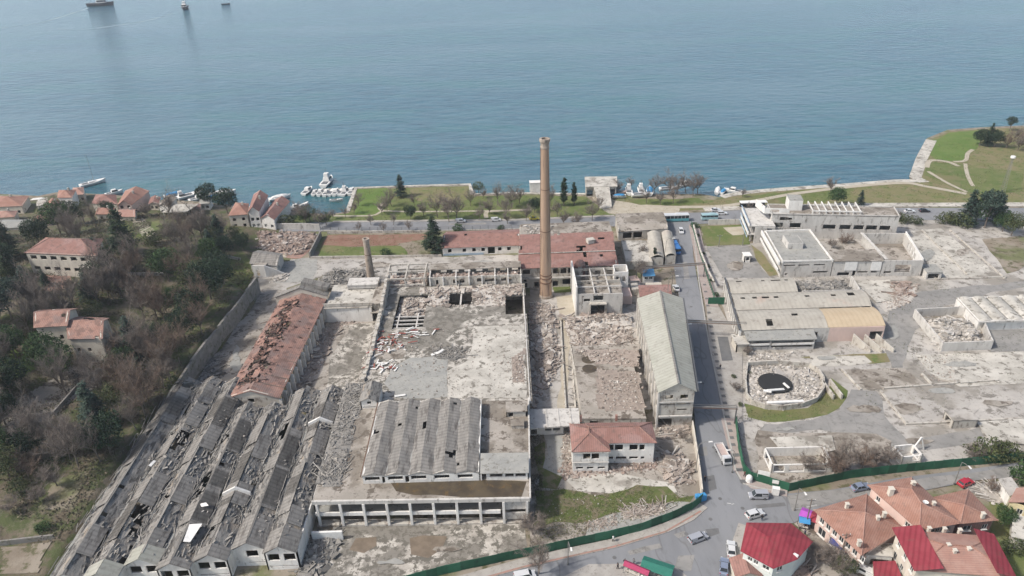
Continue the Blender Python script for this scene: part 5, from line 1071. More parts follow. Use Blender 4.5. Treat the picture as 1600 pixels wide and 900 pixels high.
# ---------------------------------------------------------------- white modern office complex
t = thing('modernist_block', 'white ruined modernist office with strip windows and roof frames beyond the arched sheds', 'office block', (110, 240, 0))
Wm, Wg = K['wall_white'], K['wall_grey']
poly = [(89.8, 218.6), (108.6, 218.6), (110.4, 243.6), (93.6, 244.2)]; poly = [(91.6, 219.2), (108.6, 218.9), (110.2, 244), (93.6, 244.2)]
shell(t, poly, 0, 6.0, Wg, {0: [(.6, 4.6, 4.4, 4.9), (5.6, 9.4, 4.4, 4.9), (10.8, 14.6, 4.4, 4.9), (1.5, 2.4, 1, 1.7), (11, 16, 1.5, 2.2)], 3: [(1, 23.5, 3.9, 5.0), (1, 23.5, 1.2, 2.4)]})
parapet_roof(t, poly, 5.9, K['slab_grey'], Wm, .55, .35)
mb = MB(); mb.box((91.4, 231.6, 3.2), (.3, 25.4, .8), -.078); obj('white_band', mb, K['white'], t); mb = MB(); mb.box((91.5, 231.6, 5.7), (.5, 25.4, 1.4), -.078); obj('white_band', mb, K['white'], t)
mb = MB(); mb.box((99.6, 232.5, 7.0), (5.2, 7.0, 2.2), -.06); obj('rooflight', mb, Wg, t); mb = MB(); mb.box((99.6, 232.5, 8.15), (4.6, 6.4, .12), -.06); obj('rooflight_cover', mb, K['slab_grey'], t)
# long back block
poly = [(98.2, 251.4), (143.2, 245.5), (145.2, 254.2), (99.5, 261.0)]
ops = [(3, 6, 7.1, 8.6), (7, 11, 4.3, 6.2), (19, 23.6, 4.0, 5.8), (25, 29, 4.0, 5.8), (30, 33.6, 4.0, 5.8), (34.4, 38.4, 4.0, 5.8), (39.2, 43, 4.0, 5.8), (1, 4.5, 4.3, 6.2), (5, 7.5, 7.3, 8.3)]
shell(t, poly, 0, 9.6, Wg, {0: ops, 3: [(1, 8, 3.9, 5.6), (1, 8, 7, 8.6)]}); parapet_roof(t, poly, 9.5, K['slab_brown'], Wg, .4, .3)
mb = MB(); mb.prism([(88.8, 247.5), (98.3, 246.5), (99.8, 263.5), (91, 264.5)], 6.6, 6.9); mb.prism([(88.8, 247.5), (98.3, 246.5), (99.8, 263.5), (91, 264.5)], 3.2, 3.5); obj('terrace', mb, Wg, t)
mb = MB(); face_wall(mb, (90.9, 264.4), (88.8, 247.6), 6.3, 7.8, t=.25); face_wall(mb, (90.9, 264.4), (88.8, 247.6), 3.0, 4.4, t=.25); obj('balcony_front', mb, K['white'], t)
mbl = plain('pale_blue_stripe', (.35, .47, .60), .7); mb = MB(); mb.beam((90.7, 264.2, 5.0), (88.6, 247.8, 5.0), .2, .25); mb.beam((90.7, 264.2, 8.2), (88.6, 247.8, 8.2), .2, .2); mb.beam((90.7, 264.2, 2.2), (88.6, 247.8, 2.2), .2, .25); obj('blue_rail', mb, mbl, t)
mb = MB(); face_wall(mb, (98.2, 246.6), (91.0, 247.2), 0, 6.5, [(1, 3, 4, 6)]); 
for k in range(4): mb.box((90.3+k*.45, 249+k*4.6, 3.2), (.5, .5, 6.3))
obj('terrace_posts', mb, Wg, t)
mb = MB(); face_wall(mb, (95.5, 252.5), (104.5, 251.2), 9.5, 11.6, [(2, 5.4, 9.9, 11.2)]); face_wall(mb, (94.5, 260), (95.5, 252.5), 9.5, 12.2, t=.3); obj('attic_wall', mb, Wm, t)
poly = [(105.2, 254.6), (110.2, 254.0), (111, 259.3), (106, 260)]; shell(t, poly, 9.5, 13.6, Wm); mb = MB(); mb.prism(poly, 13.6, 13.85); obj('penthouse_roof', mb, K['slab_grey'], t)
for k in range(8):
    u = .32+.053*k*1.0; q0 = V(98.2, 251.4, 0).lerp(V(143.2, 245.5, 0), u); q1 = V(99.5, 261, 0).lerp(V(145.2, 254.2, 0), u); mb = MB(); mb.beam(q0+V(0, 0, 11.2), q1+V(0, 0, 11.2), .3, .4); mb.box(q0+V(0, .2, 10.3), (.3, .3, 1.8)); mb.box(q1+V(0, -.2, 10.3), (.3, .3, 1.8)); obj('roof_frame', mb, Wm, t)
mb = MB(); q0 = V(98.2, 251.4, 11.2).lerp(V(143.2, 245.5, 11.2), .32); q1 = V(98.2, 251.4, 11.2).lerp(V(143.2, 245.5, 11.2), .7); mb.beam(q0, q1, .3, .4); obj('roof_frame_beam', mb, Wm, t)
# right wings and courtyard
poly = [(108.9, 218.9), (125, 217.9), (126, 226.3), (109.4, 226.8)]; shell(t, poly, 0, 5.8, Wg, {0: [(2, 6, .3, 1.6), (7, 8, .2, 2.6), (8.6, 12, 1.4, 2.0), (13, 15, 1.4, 2.0)]}); mb = MB(); mb.prism([(108.7, 218.6), (125.4, 217.6), (126.3, 226.6), (109.2, 227.2)], 5.8, 6.05); obj('wing_roof', mb, K['slab_brown'], t)
mb = MB(); face_wall(mb, (112.8, 218.45), (116.8, 218.2), 2.4, 5.75, t=.1); obj('white_panel', mb, K['white'], t); mb = MB(); face_wall(mb, (121.4, 217.9), (124.8, 217.7), 2.4, 5.75, t=.1); obj('white_panel', mb, K['white'], t)
poly = [(125.2, 217.9), (138.4, 217.0), (142.8, 238.8), (128, 240)]; shell(t, poly, 0, 6.0, Wg, {0: [(1, 3.4, 1.2, 2.0), (4.4, 9.5, 1.5, 4.4)], 1: [(6, 7.6, 2.8, 4.8), (9, 10.6, 2.8, 4.8), (12, 13.6, 2.8, 4.8), (15, 16.6, 2.8, 4.8)]}); mb = MB(); mb.prism([(125.6, 218.3), (138.1, 217.4), (142.4, 238.4), (128.2, 239.6)], 1.6, 1.9); obj('open_floor', mb, K['slab_brown'], t)
mb = MB(); face_wall(mb, (138.3, 217.2), (143.2, 239), 0, 6.6, [(7, 8.6, 2.8, 4.8), (10, 11.6, 2.8, 4.8), (13, 14.6, 2.8, 4.8), (16, 17.6, 2.8, 4.8)], t=.35); obj('white_side_wall', mb, K['white'], t)
mb = MB(); mb.prism([(119.5, 228), (127.2, 227), (126.5, 243.5), (121, 244)], 2.2, 2.45); obj('court_canopy', mb, K['slab_brown'], t)
mb = MB(); mb.beam((126.4, 218.2, 6.3), (127.2, 239.5, 6.3), 1.0, .3); obj('wall_coping', mb, Wg, t)
t = thing('sunken_garage', 'small dark open concrete shelter at the right end of white complex', 'shelter', (142, 216, 0)); shell(t, [(139, 214.6), (144, 214.4), (144.6, 220), (139.6, 220.3)], 0, 2.6, Wg, {0: [(.6, 4.2, .3, 2.1)]}); mb = MB(); mb.prism([(138.9, 214.4), (144.2, 214.2), (144.8, 220.2), (139.6, 220.4)], 2.6, 2.8); obj('roof', mb, K['slab_grey'], t)
# rubble pens
def ring_wall(label, pts, h, m, z=0, th=.4, cat='wall', closed=True, name='low_wall'):
    w_ = [P(x, y, z) for x, y in pts]; mb = MB(); n = len(w_)
    for i in range(n if closed else n-1):
        a, b2 = w_[i], w_[(i+1) % n]; d = (b2-a).normalized(); e = d*.1; mb.beam(a-e+V(0, 0, h/2), b2+e+V(0, 0, h/2), th, h)
    return one(name, label, cat, mb, m)
ov = [(1167, 573), (1164, 600), (1166, 622), (1175, 632), (1195, 639), (1222, 641), (1252, 637), (1275, 628), (1286, 612), (1286, 596), (1278, 583), (1264, 574), (1215, 570)]
ring_wall('low rounded concrete wall around the rubble pen with the black pool', ov, 1.6, 'wall_old')
rubble('pale rubble filling the rounded pen around the black pool', ov, .1, 2800, (.15, .85), .9, 'rubble_white', seed=63, edge=2, long=.02)
q = P(1211, 598, 1.3); mb = MB(); mb.lathe((q.x, q.y, .9), [(4.3, 0), (4.4, .45), (0.05, .46)], 28); one('black_pool', 'round black water pit in the rubble pen', 'pit', mb, K['dark'], kind='stuff')
mb = MB(); q = P(1212, 609, 1.7); mb.box(q, (5.0, .7, .25), .22, .12, 1); mb.box(q+V(3.2, 1.3, .3), (.6, 2.0, .25), .5, .2); mb.box(q+V(-2.4, -.6, .1), (2.0, .8, .25), -.3, .1); one('concrete_slabs', 'white broken slabs reaching into the black pool', 'slab', mb, 'white')
mb = MB(); q = P(1227, 628, 1.6); mb.box(q, (9.5, .8, .35), .02); one('concrete_beam', 'long white concrete beam lying at the front of the rubble pen', 'beam', mb, 'white')
bx = [(1427, 496), (1470, 549), (1547, 546), (1527, 500), (1495, 492)]
ring_wall('grey concrete walled box holding a pale rubble heap on the right', bx, 3.0, 'wall_grey', name='box_wall', th=.35)
rubble('high pale pinkish rubble heap inside the walled box', [(1440, 505), (1468, 540), (1540, 538), (1522, 505), (1480, 497)], 1.2, 1500, (.2, 1.1), 2.4, 'rubble_white', seed=64)
t = thing('vaulted_store', 'low white store with five small vaulted roofs at the right edge', 'store', (150, 188, 0))
for k in range(6):
    xa = 137.5+k*4.6; mb = MB(); n = 6
    for i in range(n):
        u0, u1 = i/n, (i+1)/n; f = lambda u: 3.2+.5*sin(pi*u)
        mb.quad((xa+4.4*u0, 182.2, f(u0)), (xa+4.4*u1, 182.2, f(u1)), (xa+1.2+4.4*u1, 196.5, f(u1)), (xa+1.2+4.4*u0, 196.5, f(u0)))
    obj('vault', mb, K['concrete_pale'], t, solid=.2)
shell(t, [(137.6, 182.4), (165, 182.4), (166, 196.2), (138.8, 196.4)], 0, 3.4, K['wall_white']); mb = MB(); mb.beam((137.2, 181.9, 3.3), (165.5, 181.9, 3.3), .5, .5); obj('cornice', mb, K['wall_grey'], t)
# little ruins at the front of the cleared site
def ruin_pad(label, px_, py_, L_, W_, h, rz, ops, m='wall_white', roof=None, cat='ruin'):
    q = P(px_, py_, 0); t = thing('small_ruin', label, cat, q); R = Matrix.Rotation(rz, 3, 'Z')
    c = [q+R@V(x*L_/2, y*W_/2, 0) for x, y in ((-1, -1), (1, -1), (1, 1), (-1, 1))]
    shell(t, c, 0, h, K[m], ops)
    if roof: mb = MB(); mb.prism([(p.x+(p.x-q.x)*.04, p.y+(p.y-q.y)*.04) for p in c], h, h+.2); obj('roof', mb, K[roof], t)
    return t
ruin_pad('roofless white hut with bare posts behind the green fence', 1245, 725, 14, 6, 2.6, -.02, {0: [(.5, 3, .5, 2.4), (4, 7.5, .5, 2.4), (8.5, 12.5, .5, 2.4)], 3: [(1, 4, .2, 2.3)]})
ruin_pad('tiny white ruined hut by the green fence with slanted post', 1415, 716, 5, 4, 2.4, .1, {1: [(1, 3, .2, 2)], 0: [(2.5, 4.5, .8, 2.4)]}, roof=None)
ruin_pad('small flat roofed white hut with dark doorway on the cleared site', 1498, 661, 6, 4, 2.4, .02, {3: [(.8, 3, .1, 2.0)]}, 'wall_old', 'concrete_yard', 'hut')
mb = MB(); q = P(1418, 705, 0); mb.beam(q+V(1, 0, 0), q+V(2.6, .3, 3.9), .3, .3); mb.beam(q+V(4.0, .3, 0), q+V(2.6, .3, 3.9), .25, .25); one('post_frame', 'white slanted post frame next to the tiny hut', 'frame', mb, 'white')
mb = MB(); q = P(1292, 612, 0); mb.box(q+V(0, 0, .8), (.4, 7, 1.6), .06); mb.box(q+V(2.2, 0, .8), (.4, 7, 1.6), .06); one('twin_walls', 'two short parallel concrete walls right of the rubble pen', 'wall', mb, 'wall_old')
t = thing('kiosk', 'small white kiosk between the pavement and the lean-to', 'kiosk', P(1155, 545, 0)); q = t.location; shell(t, [(q.x-1.6, q.y-2), (q.x+1.8, q.y-2), (q.x+1.8, q.y+3), (q.x-1.6, q.y+3)], 0, 2.8, K['wall_cream']); mb = MB(); mb.box((q.x+.1, q.y+.5, 2.95), (3.9, 5.6, .25)); obj('roof', mb, K['concrete_pale'], t)
for pts_, nm in (([(1440, 585), (1458, 604)], 'a'), ([(1376, 612), (1416, 664), (1477, 661)], 'b'), ([(1460, 590), (1500, 600)], 'c'), ([(1315, 578), (1345, 610)], 'd'), ([(1380, 608), (1560, 595)], 'e'), ([(1477, 661), (1600, 655)], 'f'), ([(1440, 360), (1512, 430)], 'g'), ([(1484, 360), (1570, 436)], 'h'), ([(1410, 364), (1462, 437)], 'i'), ([(1462, 437), (1572, 434)], 'j')):
    ribbon('foundation_kerb', K['wall_old'], pts_, .5, .05, h=.45, smooth_=False)
rubble('loose stones along the edge of the cleared site slabs', [(1430, 555), (1480, 553), (1500, 600), (1440, 605)], .1, 160, (.15, .6), 0, 'rubble', seed=66)
rubble('pinkish floor debris right of the collapsed roof', [(1385, 440), (1420, 438), (1428, 462), (1400, 470)], .1, 420, (.2, .9), .4, 'rubble_red', seed=67)
rubble('earthy rubble behind the walled box', [(1395, 455), (1440, 440), (1430, 470), (1385, 490), (1370, 478)], .1, 300, (.2, .8), .3, 'rubble', seed=68)
rubble('stone debris at the foot of the lean-to', [(1165, 548), (1240, 550), (1230, 566), (1168, 566)], .1, 420, (.15, .8), .3, 'rubble_white', seed=69)
# walls, hedges and pipes beside the road
def wallline(label, pts, h, m, th=.3, z=0, name='boundary_wall', hill=False, cat='wall'):
    w_ = [PH(x, y) for x, y in pts] if hill else [P(x, y, z) for x, y in pts]; mb = MB()
    for a, b2 in zip(w_, w_[1:]):
        d = (b2-a).normalized()*.08; mb.beam(a-d+V(0, 0, h/2-.3), b2+d+V(0, 0, h/2-.3), th, h+.6)
    return one(name, label, cat, mb, m)
wallline('leaning pale wall along the road beside the mill entrance', [(1081, 668), (1086, 700), (1092, 740), (1096, 775)], 2.2, 'wall_cream')
wallline('grey concrete wall beside the main street at the left', [(392, 357), (440, 358), (500, 359)], 2.6, 'wall_grey', .4)
wallline('low stone wall at the left side of the red soil garden', [(485, 404), (502, 370)], 2.6, 'wall_stone', .5)
wallline('pale grey wall closing the football ground along the street', [(1107, 351), (1170, 350), (1200, 346)], 2.2, 'wall_grey', .3)
wallline('low wall along the near side of the red soil garden', [(486, 404), (560, 403), (640, 402), (690, 401)], .9, 'wall_old', .4)
wallline('low pale wall at the top of the red soil garden', [(512, 366), (600, 364), (672, 363)], 1.0, 'wall_old', .3)
wallline('broken terrace wall running down the wooded hillside', [(160, 578), (120, 610), (85, 650)], 1.3, 'wall_stone', .4, hill=True)
wallline('old stone garden wall high on the wooded hillside', [(200, 431), (255, 431)], 1.2, 'wall_old', .4, hill=True)
wallline('pale garden wall on the slope above the retaining wall', [(333, 398), (376, 407)], 1.0, 'wall_old', .3, hill=True)
wallline('dark stone wall along the bottom left yard', [(0, 852), (40, 847), (85, 842)], 1.2, 'wall_stone', .4, hill=True)
def sheet_fence(label, pts, h, m='green_sheet', step=2.0, name='sheet_fence', brace=True):
    w_ = [P(x, y, 0) for x, y in pts]; t = thing(name, label, 'fence', w_[0]); mb = MB(); pm = MB()
    for a, b2 in zip(w_, w_[1:]):
        L_ = (b2-a).length; n = max(1, int(L_/step)); d = (b2-a).normalized(); nn = V(-d.y, d.x, 0)
        for k in range(n):
            p0 = a.lerp(b2, k/n); p1 = a.lerp(b2, (k+1)/n); off = nn*(.03 if k % 2 else -.03)
            mb.beam(p0+off+V(0, 0, h/2+.1), p1+off+V(0, 0, h/2+.1), .06, h)
            pm2 = MB(); pm2.beam(p0+nn*.16, p0+nn*.16+V(0, 0, h+.15), .1, .1)
            if brace: pm2.beam(p0+nn*.2+V(0, 0, h*.8), p0+nn*1.3+V(0, 0, .05), .07, .07)
            pm.v and None
            obj('post', pm2, K['iron'], t)
    obj('sheet_panel', mb, K[m], t); return t
sheet_fence('long dark green sheet fence curving round the grass plot at the junction', [(600, 922), (700, 896), (760, 883), (815, 871), (850, 864), (945, 844), (1000, 831), (1050, 812), (1080, 798), (1097, 784)], 2.4)
sheet_fence('long dark green sheet fence round the cleared site right of the junction', [(1149, 662), (1153, 700), (1161, 737), (1172, 750), (1231, 768), (1330, 747), (1400, 739), (1500, 729), (1600, 720), (1700, 708)], 2.4)
sheet_fence('short dark green sheet fence piece beside the arched sheds', [(1106, 476), (1131, 476)], 2.6, brace=False)
def railing(label, pts, h, m, step=2.2, rails=2, name='railing', wallh=.0, pw=.12, hill=False):
    w_ = [P(x, y, 0) for x, y in pts]; t = thing(name, label, 'fence', w_[0]); rm = MB()
    for a, b2 in zip(w_, w_[1:]):
        L_ = (b2-a).length; n = max(1, int(L_/step))
        for k in range(n): p0 = a.lerp(b2, k/n); mb = MB(); mb.beam(p0, p0+V(0, 0, h), pw, pw); obj('post', mb, K[m], t)
        for r in range(rails): z = h*(1-.75*r/max(1, rails)); rm.beam(a+V(0, 0, z), b2+V(0, 0, z), .07, .07)
        if wallh: wm = MB(); wm.beam(a+V(0, 0, wallh/2), b2+V(0, 0, wallh/2), .3, wallh); obj('plinth', wm, K['wall_old'], t)
    obj('rail', rm, K[m], t); return t
railing('long iron railing on a low wall along the main street', [(505, 361.5), (640, 362.5), (800, 359), (958, 355)], 2.0, 'iron', 3.0, 3, wallh=.5)
railing('green iron fence between pavement and football ground', [(1080, 352), (1092, 395), (1106, 440), (1116, 470)], 2.0, 'green_sheet', 1.6, 4)
mb = MB(); w_ = [P(x, y, 2.2) for x, y in ((1084, 352), (1094, 390), (1108, 425), (1116, 440))]
for a, b2 in zip(w_, w_[1:]): mb.tube(a, b2, .35, .35, 8)
one('steam_pipe', 'fat pale insulated pipe running beside the green iron fence', 'pipe', mb, 'wall_old')
for i, (a, b2, lab) in enumerate((((995, 419), (1102, 412), 'farthest'), ((1071, 502), (1167, 506), 'middle'), ((1081, 635), (1152, 637), 'nearest'))):
    A, B = P(*a, 5.5), P(*b2, 5.5); t = thing('pipe_bridge', lab+' of three thin pipe bridges crossing above the road', 'pipe bridge', V(A.x, A.y, 0), group='pipe bridges over the road')
    mb = MB(); mb.tube(A, B, .16, .16, 6); mb.tube(A+V(0, .5, .25), B+V(0, .5, .25), .1, .1, 6); obj('pipe', mb, K['tank'], t)
    mb = MB(); mb.beam(A+V(0, 1, -.2), B+V(0, 1, -.2), .1, .15); mb.beam(A+V(0, -.3, -.2), B+V(0, -.3, -.2), .1, .15); obj('truss', mb, K['rust'], t)
    for q in (A, B):
        mb = MB(); mb.beam(V(q.x, q.y+.3, 0), V(q.x, q.y+.3, 5.6), .25, .25); obj('post', mb, K['iron'], t)
# ---------------------------------------------------------------- houses at the bottom right
def roof_stack(t, px_, py_, z, h=1.3, s=.6): q = P(px_, py_, z); mb = MB(); mb.box((q.x, q.y, z+h/2-.4), (s, s, h)); mb.box((q.x, q.y, z+h-.35), (s+.18, s+.18, .12)); obj('chimney', mb, K['wall_cream'], t)
def dish(t, px_, py_, z): q = P(px_, py_, z); mb = MB(); mb.lathe((q.x, q.y, z), [(.05, 0), (.4, .12), (.55, .3), (.52, .3), (.05, .06)], 12); mb.tube((q.x, q.y, z-.5), (q.x, q.y, z), .04, .04, 5); obj('satellite_dish', mb, K['white'], t)
c = [P(*p, 6) for p in ((1158.7, 860), (1208.7, 886.7), (1245, 872), (1268.7, 846), (1235, 818), (1168, 817))]
t = thing('red_roof_house', 'mint white house with bright red metal hip roof at the junction corner', 'house', V(50, 100, 0))
rA, rB = P(1199, 838, 7.9), P(1221, 834, 7.9)
hip(t, c, ([rA, rB], [(0, 1, 6), (1, 2, 7, 6), (2, 3, 7), (3, 4, 7), (4, 5, 6, 7), (5, 0, 6)]), K['metal_red'], .25)
mb_dark = K['tile_dull']; ct = sum(c, V(0, 0, 0))/6
ci = [ct+(p-ct)*.93 for p in c]
shell(t, ci, 0, 5.8, K['wall_mint'], {0: [(.9, 1.9, 3.9, 5.0), (2.1, 3.1, 3.9, 5.0), (3.9, 5.3, 3.9, 5.0), (1, 2, 1, 2.2), (3.4, 4.6, 1, 2.2)], 1: [(1, 2.4, 3.8, 5)], 5: [(1.4, 2.6, 3.8, 5), (4, 5.2, 3.8, 5)], 3: [(1.4, 2.6, 3.8, 5)], 4: [(2, 3.2, 3.8, 5), (5, 6.2, 3.8, 5)]}, win=(0, 1, 5, 3, 4))
mb = MB(); q = P(1243, 867, 6.2); mb.box(q, (1.1, .5, .35), -.8); obj('air_unit', mb, K['white'], t)
t = thing('tiled_shed', 'small brown tiled lean-to roof at the bottom edge beside the red roofed house', 'shed', P(1160, 897, 0)); q = t.location
FL, FR, BR, BL = q+V(-2.2, -2.5, 2.6), q+V(2.6, -2.5, 2.6), q+V(2.6, 1.6, 2.6), q+V(-2.2, 1.6, 2.6); gable(t, (FL, FR, BR, BL), 3.7, K['tile_dull'], 'y', .3, None, 2, 0, K['wall_cream']); shell(t, [FL, FR, BR, BL], 0, 2.55, K['wall_cream'])
# pink house with tiled roof
t = thing('pink_house', 'pink walled shop house under a wide salmon tiled hip roof', 'house', V(68, 104, 0))
L0, F0, R0, B0 = P(1275, 797, 5.6), P(1346.5, 864, 5.6), P(1410, 825, 5.6), P(1354, 773, 5.6); ap = P(1352, 801, 8.0)
ap2 = P(1348, 840, 7.4)
hip(t, [L0, F0, R0, B0], ([ap], [(0, 1, 4), (1, 2, 4), (2, 3, 4), (3, 0, 4)]), K['tile_orange'], .5, capm=K['tile_orange_b'])
ct = (L0+F0+R0+B0)/4; ci = [ct+(p-ct)*.95 for p in (L0, F0, R0, B0)]
Lf = (ci[1]-ci[0]).length
shell(t, ci, 0, 5.4, K['wall_pink'], {0: [(.8+k*1.75, 2.0+k*1.75, 3.2, 4.6) for k in range(7)]+[(1+k*3, 3+k*3, .2, 2.3) for k in range(4)], 1: [(1.2, 2.6, 3.2, 4.6), (4, 7, .3, 2.4)]}, win=(0,))
for p in ((1323, 792), (1371, 812), (1381, 806), (1342, 850)): roof_stack(t, p[0], p[1], 7.0)
# pale house
t = thing('tall_pink_house', 'tall pale pink house with salmon hip roof and dish, behind the shop house', 'house', V(80, 108, 0))
A, B, Cc, D = P(1358.5, 758.5, 8), P(1436.5, 826, 8), P(1499.5, 815.5, 8), P(1424.5, 746.5, 8)
rr0, rr1 = P(1425, 765, 9.9), P(1439, 786, 9.9)
hip(t, [A, B, Cc, D], ([rr0, rr1], [(0, 1, 5, 4), (1, 2, 5), (2, 3, 4, 5), (3, 0, 4)]), K['tile_orange'], .4, capm=K['tile_orange_b'])
ct = (A+B+Cc+D)/4; ci = [ct+(p-ct)*.94 for p in (A, B, Cc, D)]
shell(t, ci, 0, 7.85, K['wall_pink'], {0: [(4.5, 6.5, 3.6, 5.0), (1.5, 2.6, 5.6, 6.9), (9, 10.2, 5.6, 6.9)], 1: [(.8+k*1.1, 1.7+k*1.1, 5.4, 6.6) for k in range(6)]}, win=(0, 1))
roof_stack(t, 1391, 771, 8.9, 1.8, .9); roof_stack(t, 1426, 758, 8.9, 1.3, .7); roof_stack(t, 1458, 790, 8.9, 1.3, .5); dish(t, 1446, 786, 10.2); roof_stack(t, 1411, 776, 8.4, .9, .4)
t = thing('brown_house', 'house with wide salmon pyramid roof behind the tall pink one', 'house', V(88, 110, 0))
A, B, Cc, D = P(1455, 778, 6.5), P(1501, 816, 6.5), P(1556.5, 811, 6.5), P(1513, 765, 6.5); e1, e2 = P(1509, 775, 8.3), P(1503, 805, 8.1)
hip(t, [A, B, Cc, D], ([P(1507, 789, 8.5)], [(0, 1, 4), (1, 2, 4), (2, 3, 4), (3, 0, 4)]), K['tile_orange'], .4, capm=K['tile_orange_b'])
ct = (A+B+Cc+D)/4; ci = [ct+(p-ct)*.93 for p in (A, B, Cc, D)]
shell(t, ci, 0, 6.35, K['tile_dull'], {1: [(1, 2.8, 3.6, 5), (5, 6.2, 3.6, 5)]}, win=(1,)); roof_stack(t, 1535, 807, 7.2)
t = thing('large_white_house', 'large white house with salmon hip roof flanked by two red metal strips', 'house', V(80, 96, 0))
A, B, Cc, D = P(1430.5, 889, 8), P(1583.5, 901, 8), P(1552, 838, 8), P(1399, 827.5, 8)
rr0, rr1 = P(1475, 851, 9.6), P(1519, 854, 9.6)
hip(t, [A, B, Cc, D], ([rr0, rr1], [(0, 1, 5, 4), (1, 2, 5), (2, 3, 4, 5), (3, 0, 4)]), K['tile_orange_b'], .35, capm=K['tile_orange'])
for f0, f1 in ((0, .26), (.80, 1.0)):
    s0, s1, s2, s3 = A.lerp(B, f0), A.lerp(B, f1), D.lerp(Cc, f1), D.lerp(Cc, f0); up = 1.1; mb = MB()
    if f0 == 0: mb.add([s0+V(-.5, -.5, .1), s3+V(-.5, .5, .1), s2+V(0, .5, 1.25), s1+V(0, -.5, 1.25)], ((0, 3, 2, 1),))
    else: mb.add([s0+V(0, -.5, 1.25), s1+V(.4, -.5, .1), s2+V(.4, .5, .1), s3+V(0, .5, 1.25)], ((0, 1, 2, 3),))
    obj('metal_strip', mb, K['metal_red'], t, solid=.08)
ct = (A+B+Cc+D)/4; ci = [ct+(p-ct)*.965 for p in (A, B, Cc, D)]
shell(t, ci, 0, 7.85, K['wall_cream'], {0: [(4.6, 6.2, 5.2, 6.6), (8.6, 9.6, 5.2, 6.4), (12, 13.4, 5.2, 6.4)], 3: [(1.2, 2.3, 5.4, 6.8), (4, 5.2, 5.4, 6.8), (7, 8.2, 5.4, 6.8), (1.2, 2.3, 2.4, 3.8), (4, 5.2, 2.4, 3.8), (7, 8.2, 2.4, 3.8)]}, win=(0, 3))
for p in ((1481, 855), (1491, 864), (1513, 861), (1499, 832), (1475, 830), (1451, 829)): roof_stack(t, p[0], p[1], 9.0 if p[1] > 840 else 8.0, 1.2, .55)
t = thing('red_shed', 'low shed with flat bright red metal roof between the white and pink houses', 'shed', P(1383, 890, 0)); A, B, Cc, D = P(1366, 910, 3), P(1412, 908, 3), P(1399, 876, 3.5), P(1364, 877, 3.5); mb = MB(); mb.add([A, B, Cc, D], ((0, 1, 2, 3),)); obj('roof', mb, K['metal_red'], t, solid=.1); shell(t, [A.lerp(Cc, .04), B.lerp(D, .04), Cc.lerp(A, .04), D.lerp(B, .04)], 0, 2.9, K['wall_cream'])
t = thing('grey_outbuilding', 'low white outbuilding wedged between shop house and white house', 'outbuilding', P(1385, 868, 0)); A, B, Cc, D = P(1352, 866, 3.6), P(1396, 870, 3.6), P(1400, 848, 3.6), P(1370, 850, 3.6); mb = MB(); mb.add([A, B, Cc, D], ((0, 1, 2, 3),)); obj('roof', mb, K['concrete_pale'], t, solid=.2); shell(t, [A.lerp(Cc, .04), B.lerp(D, .04), Cc.lerp(A, .04), D.lerp(B, .04)], 0, 3.4, K['wall_white'], {0: [(1, 5, .5, 2.4)]})
t = thing('yellow_house', 'yellow walled small house with salmon roof at the right edge', 'house', P(1595, 785, 0)); A, B, Cc, D = P(1579, 783, 4.5), P(1625, 800, 4.5), P(1650, 775, 4.5), P(1590, 763, 4.5); gable(t, (A, B, Cc, D), 6, K['tile_orange_b'], 'y', .3); wy = M('yellow_plaster', (.62, .54, .33), (.55, .48, .3), .6); shell(t, [A, B, Cc, D], 0, 4.45, wy, {0: [(1.5, 2.6, 2, 3.4)]}, win=(0,))
t = thing('white_garden_house', 'pale flat roofed garden building at the right edge below the yellow house', 'outbuilding', P(1595, 835, 0)); A, B, Cc, D = P(1580, 838, 3.2), P(1640, 850, 3.2), P(1640, 815, 3.2), P(1583, 803, 3.2); mb = MB(); mb.add([A, B, Cc, D], ((0, 1, 2, 3),)); obj('roof', mb, K['concrete_pale'], t, solid=.2); shell(t, [A.lerp(Cc, .04), B.lerp(D, .04), Cc.lerp(A, .04), D.lerp(B, .04)], 0, 3.0, K['wall_cream'])
t = thing('grey_roof_shed', 'grey flat roofed shed beside the side road at the right', 'shed', P(1575, 765, 0)); A, B, Cc, D = P(1578, 775, 3.2), P(1597, 768, 3.2), P(1580, 745, 3.2), P(1560, 748, 3.2); mb = MB(); mb.add([A, B, Cc, D], ((0, 1, 2, 3),)); obj('roof', mb, K['concrete_yard'], t, solid=.2); shell(t, [A.lerp(Cc, .04), B.lerp(D, .04), Cc.lerp(A, .04), D.lerp(B, .04)], 0, 3.0, K['wall_white'])
patch('garden_ground', K['grass'], [(1540, 770), (1600, 790), (1620, 900), (1590, 960), (1540, 850), (1555, 815)], .05, .6)
patch('house_yard', K['slab_brown'], [(1240, 818), (1272, 803), (1350, 880), (1350, 960), (1230, 960), (1250, 875), (1272, 845)], .05, .3)
patch('house_yard', K['pave'], [(1500, 760), (1560, 752), (1580, 790), (1530, 775)], .07, .3)
rubble('clutter of planks and tiles in the yard below the red roofed house', [(1235, 880), (1255, 872), (1270, 905), (1225, 910)], .1, 260, (.2, .9), 1.2, 'rubble_red', seed=71, long=.3)
rubble('clutter heaped between the fence houses at the right', [(1530, 765), (1560, 755), (1572, 785), (1552, 790)], .1, 260, (.2, .9), .6, 'rubble_white', seed=72, long=.3)
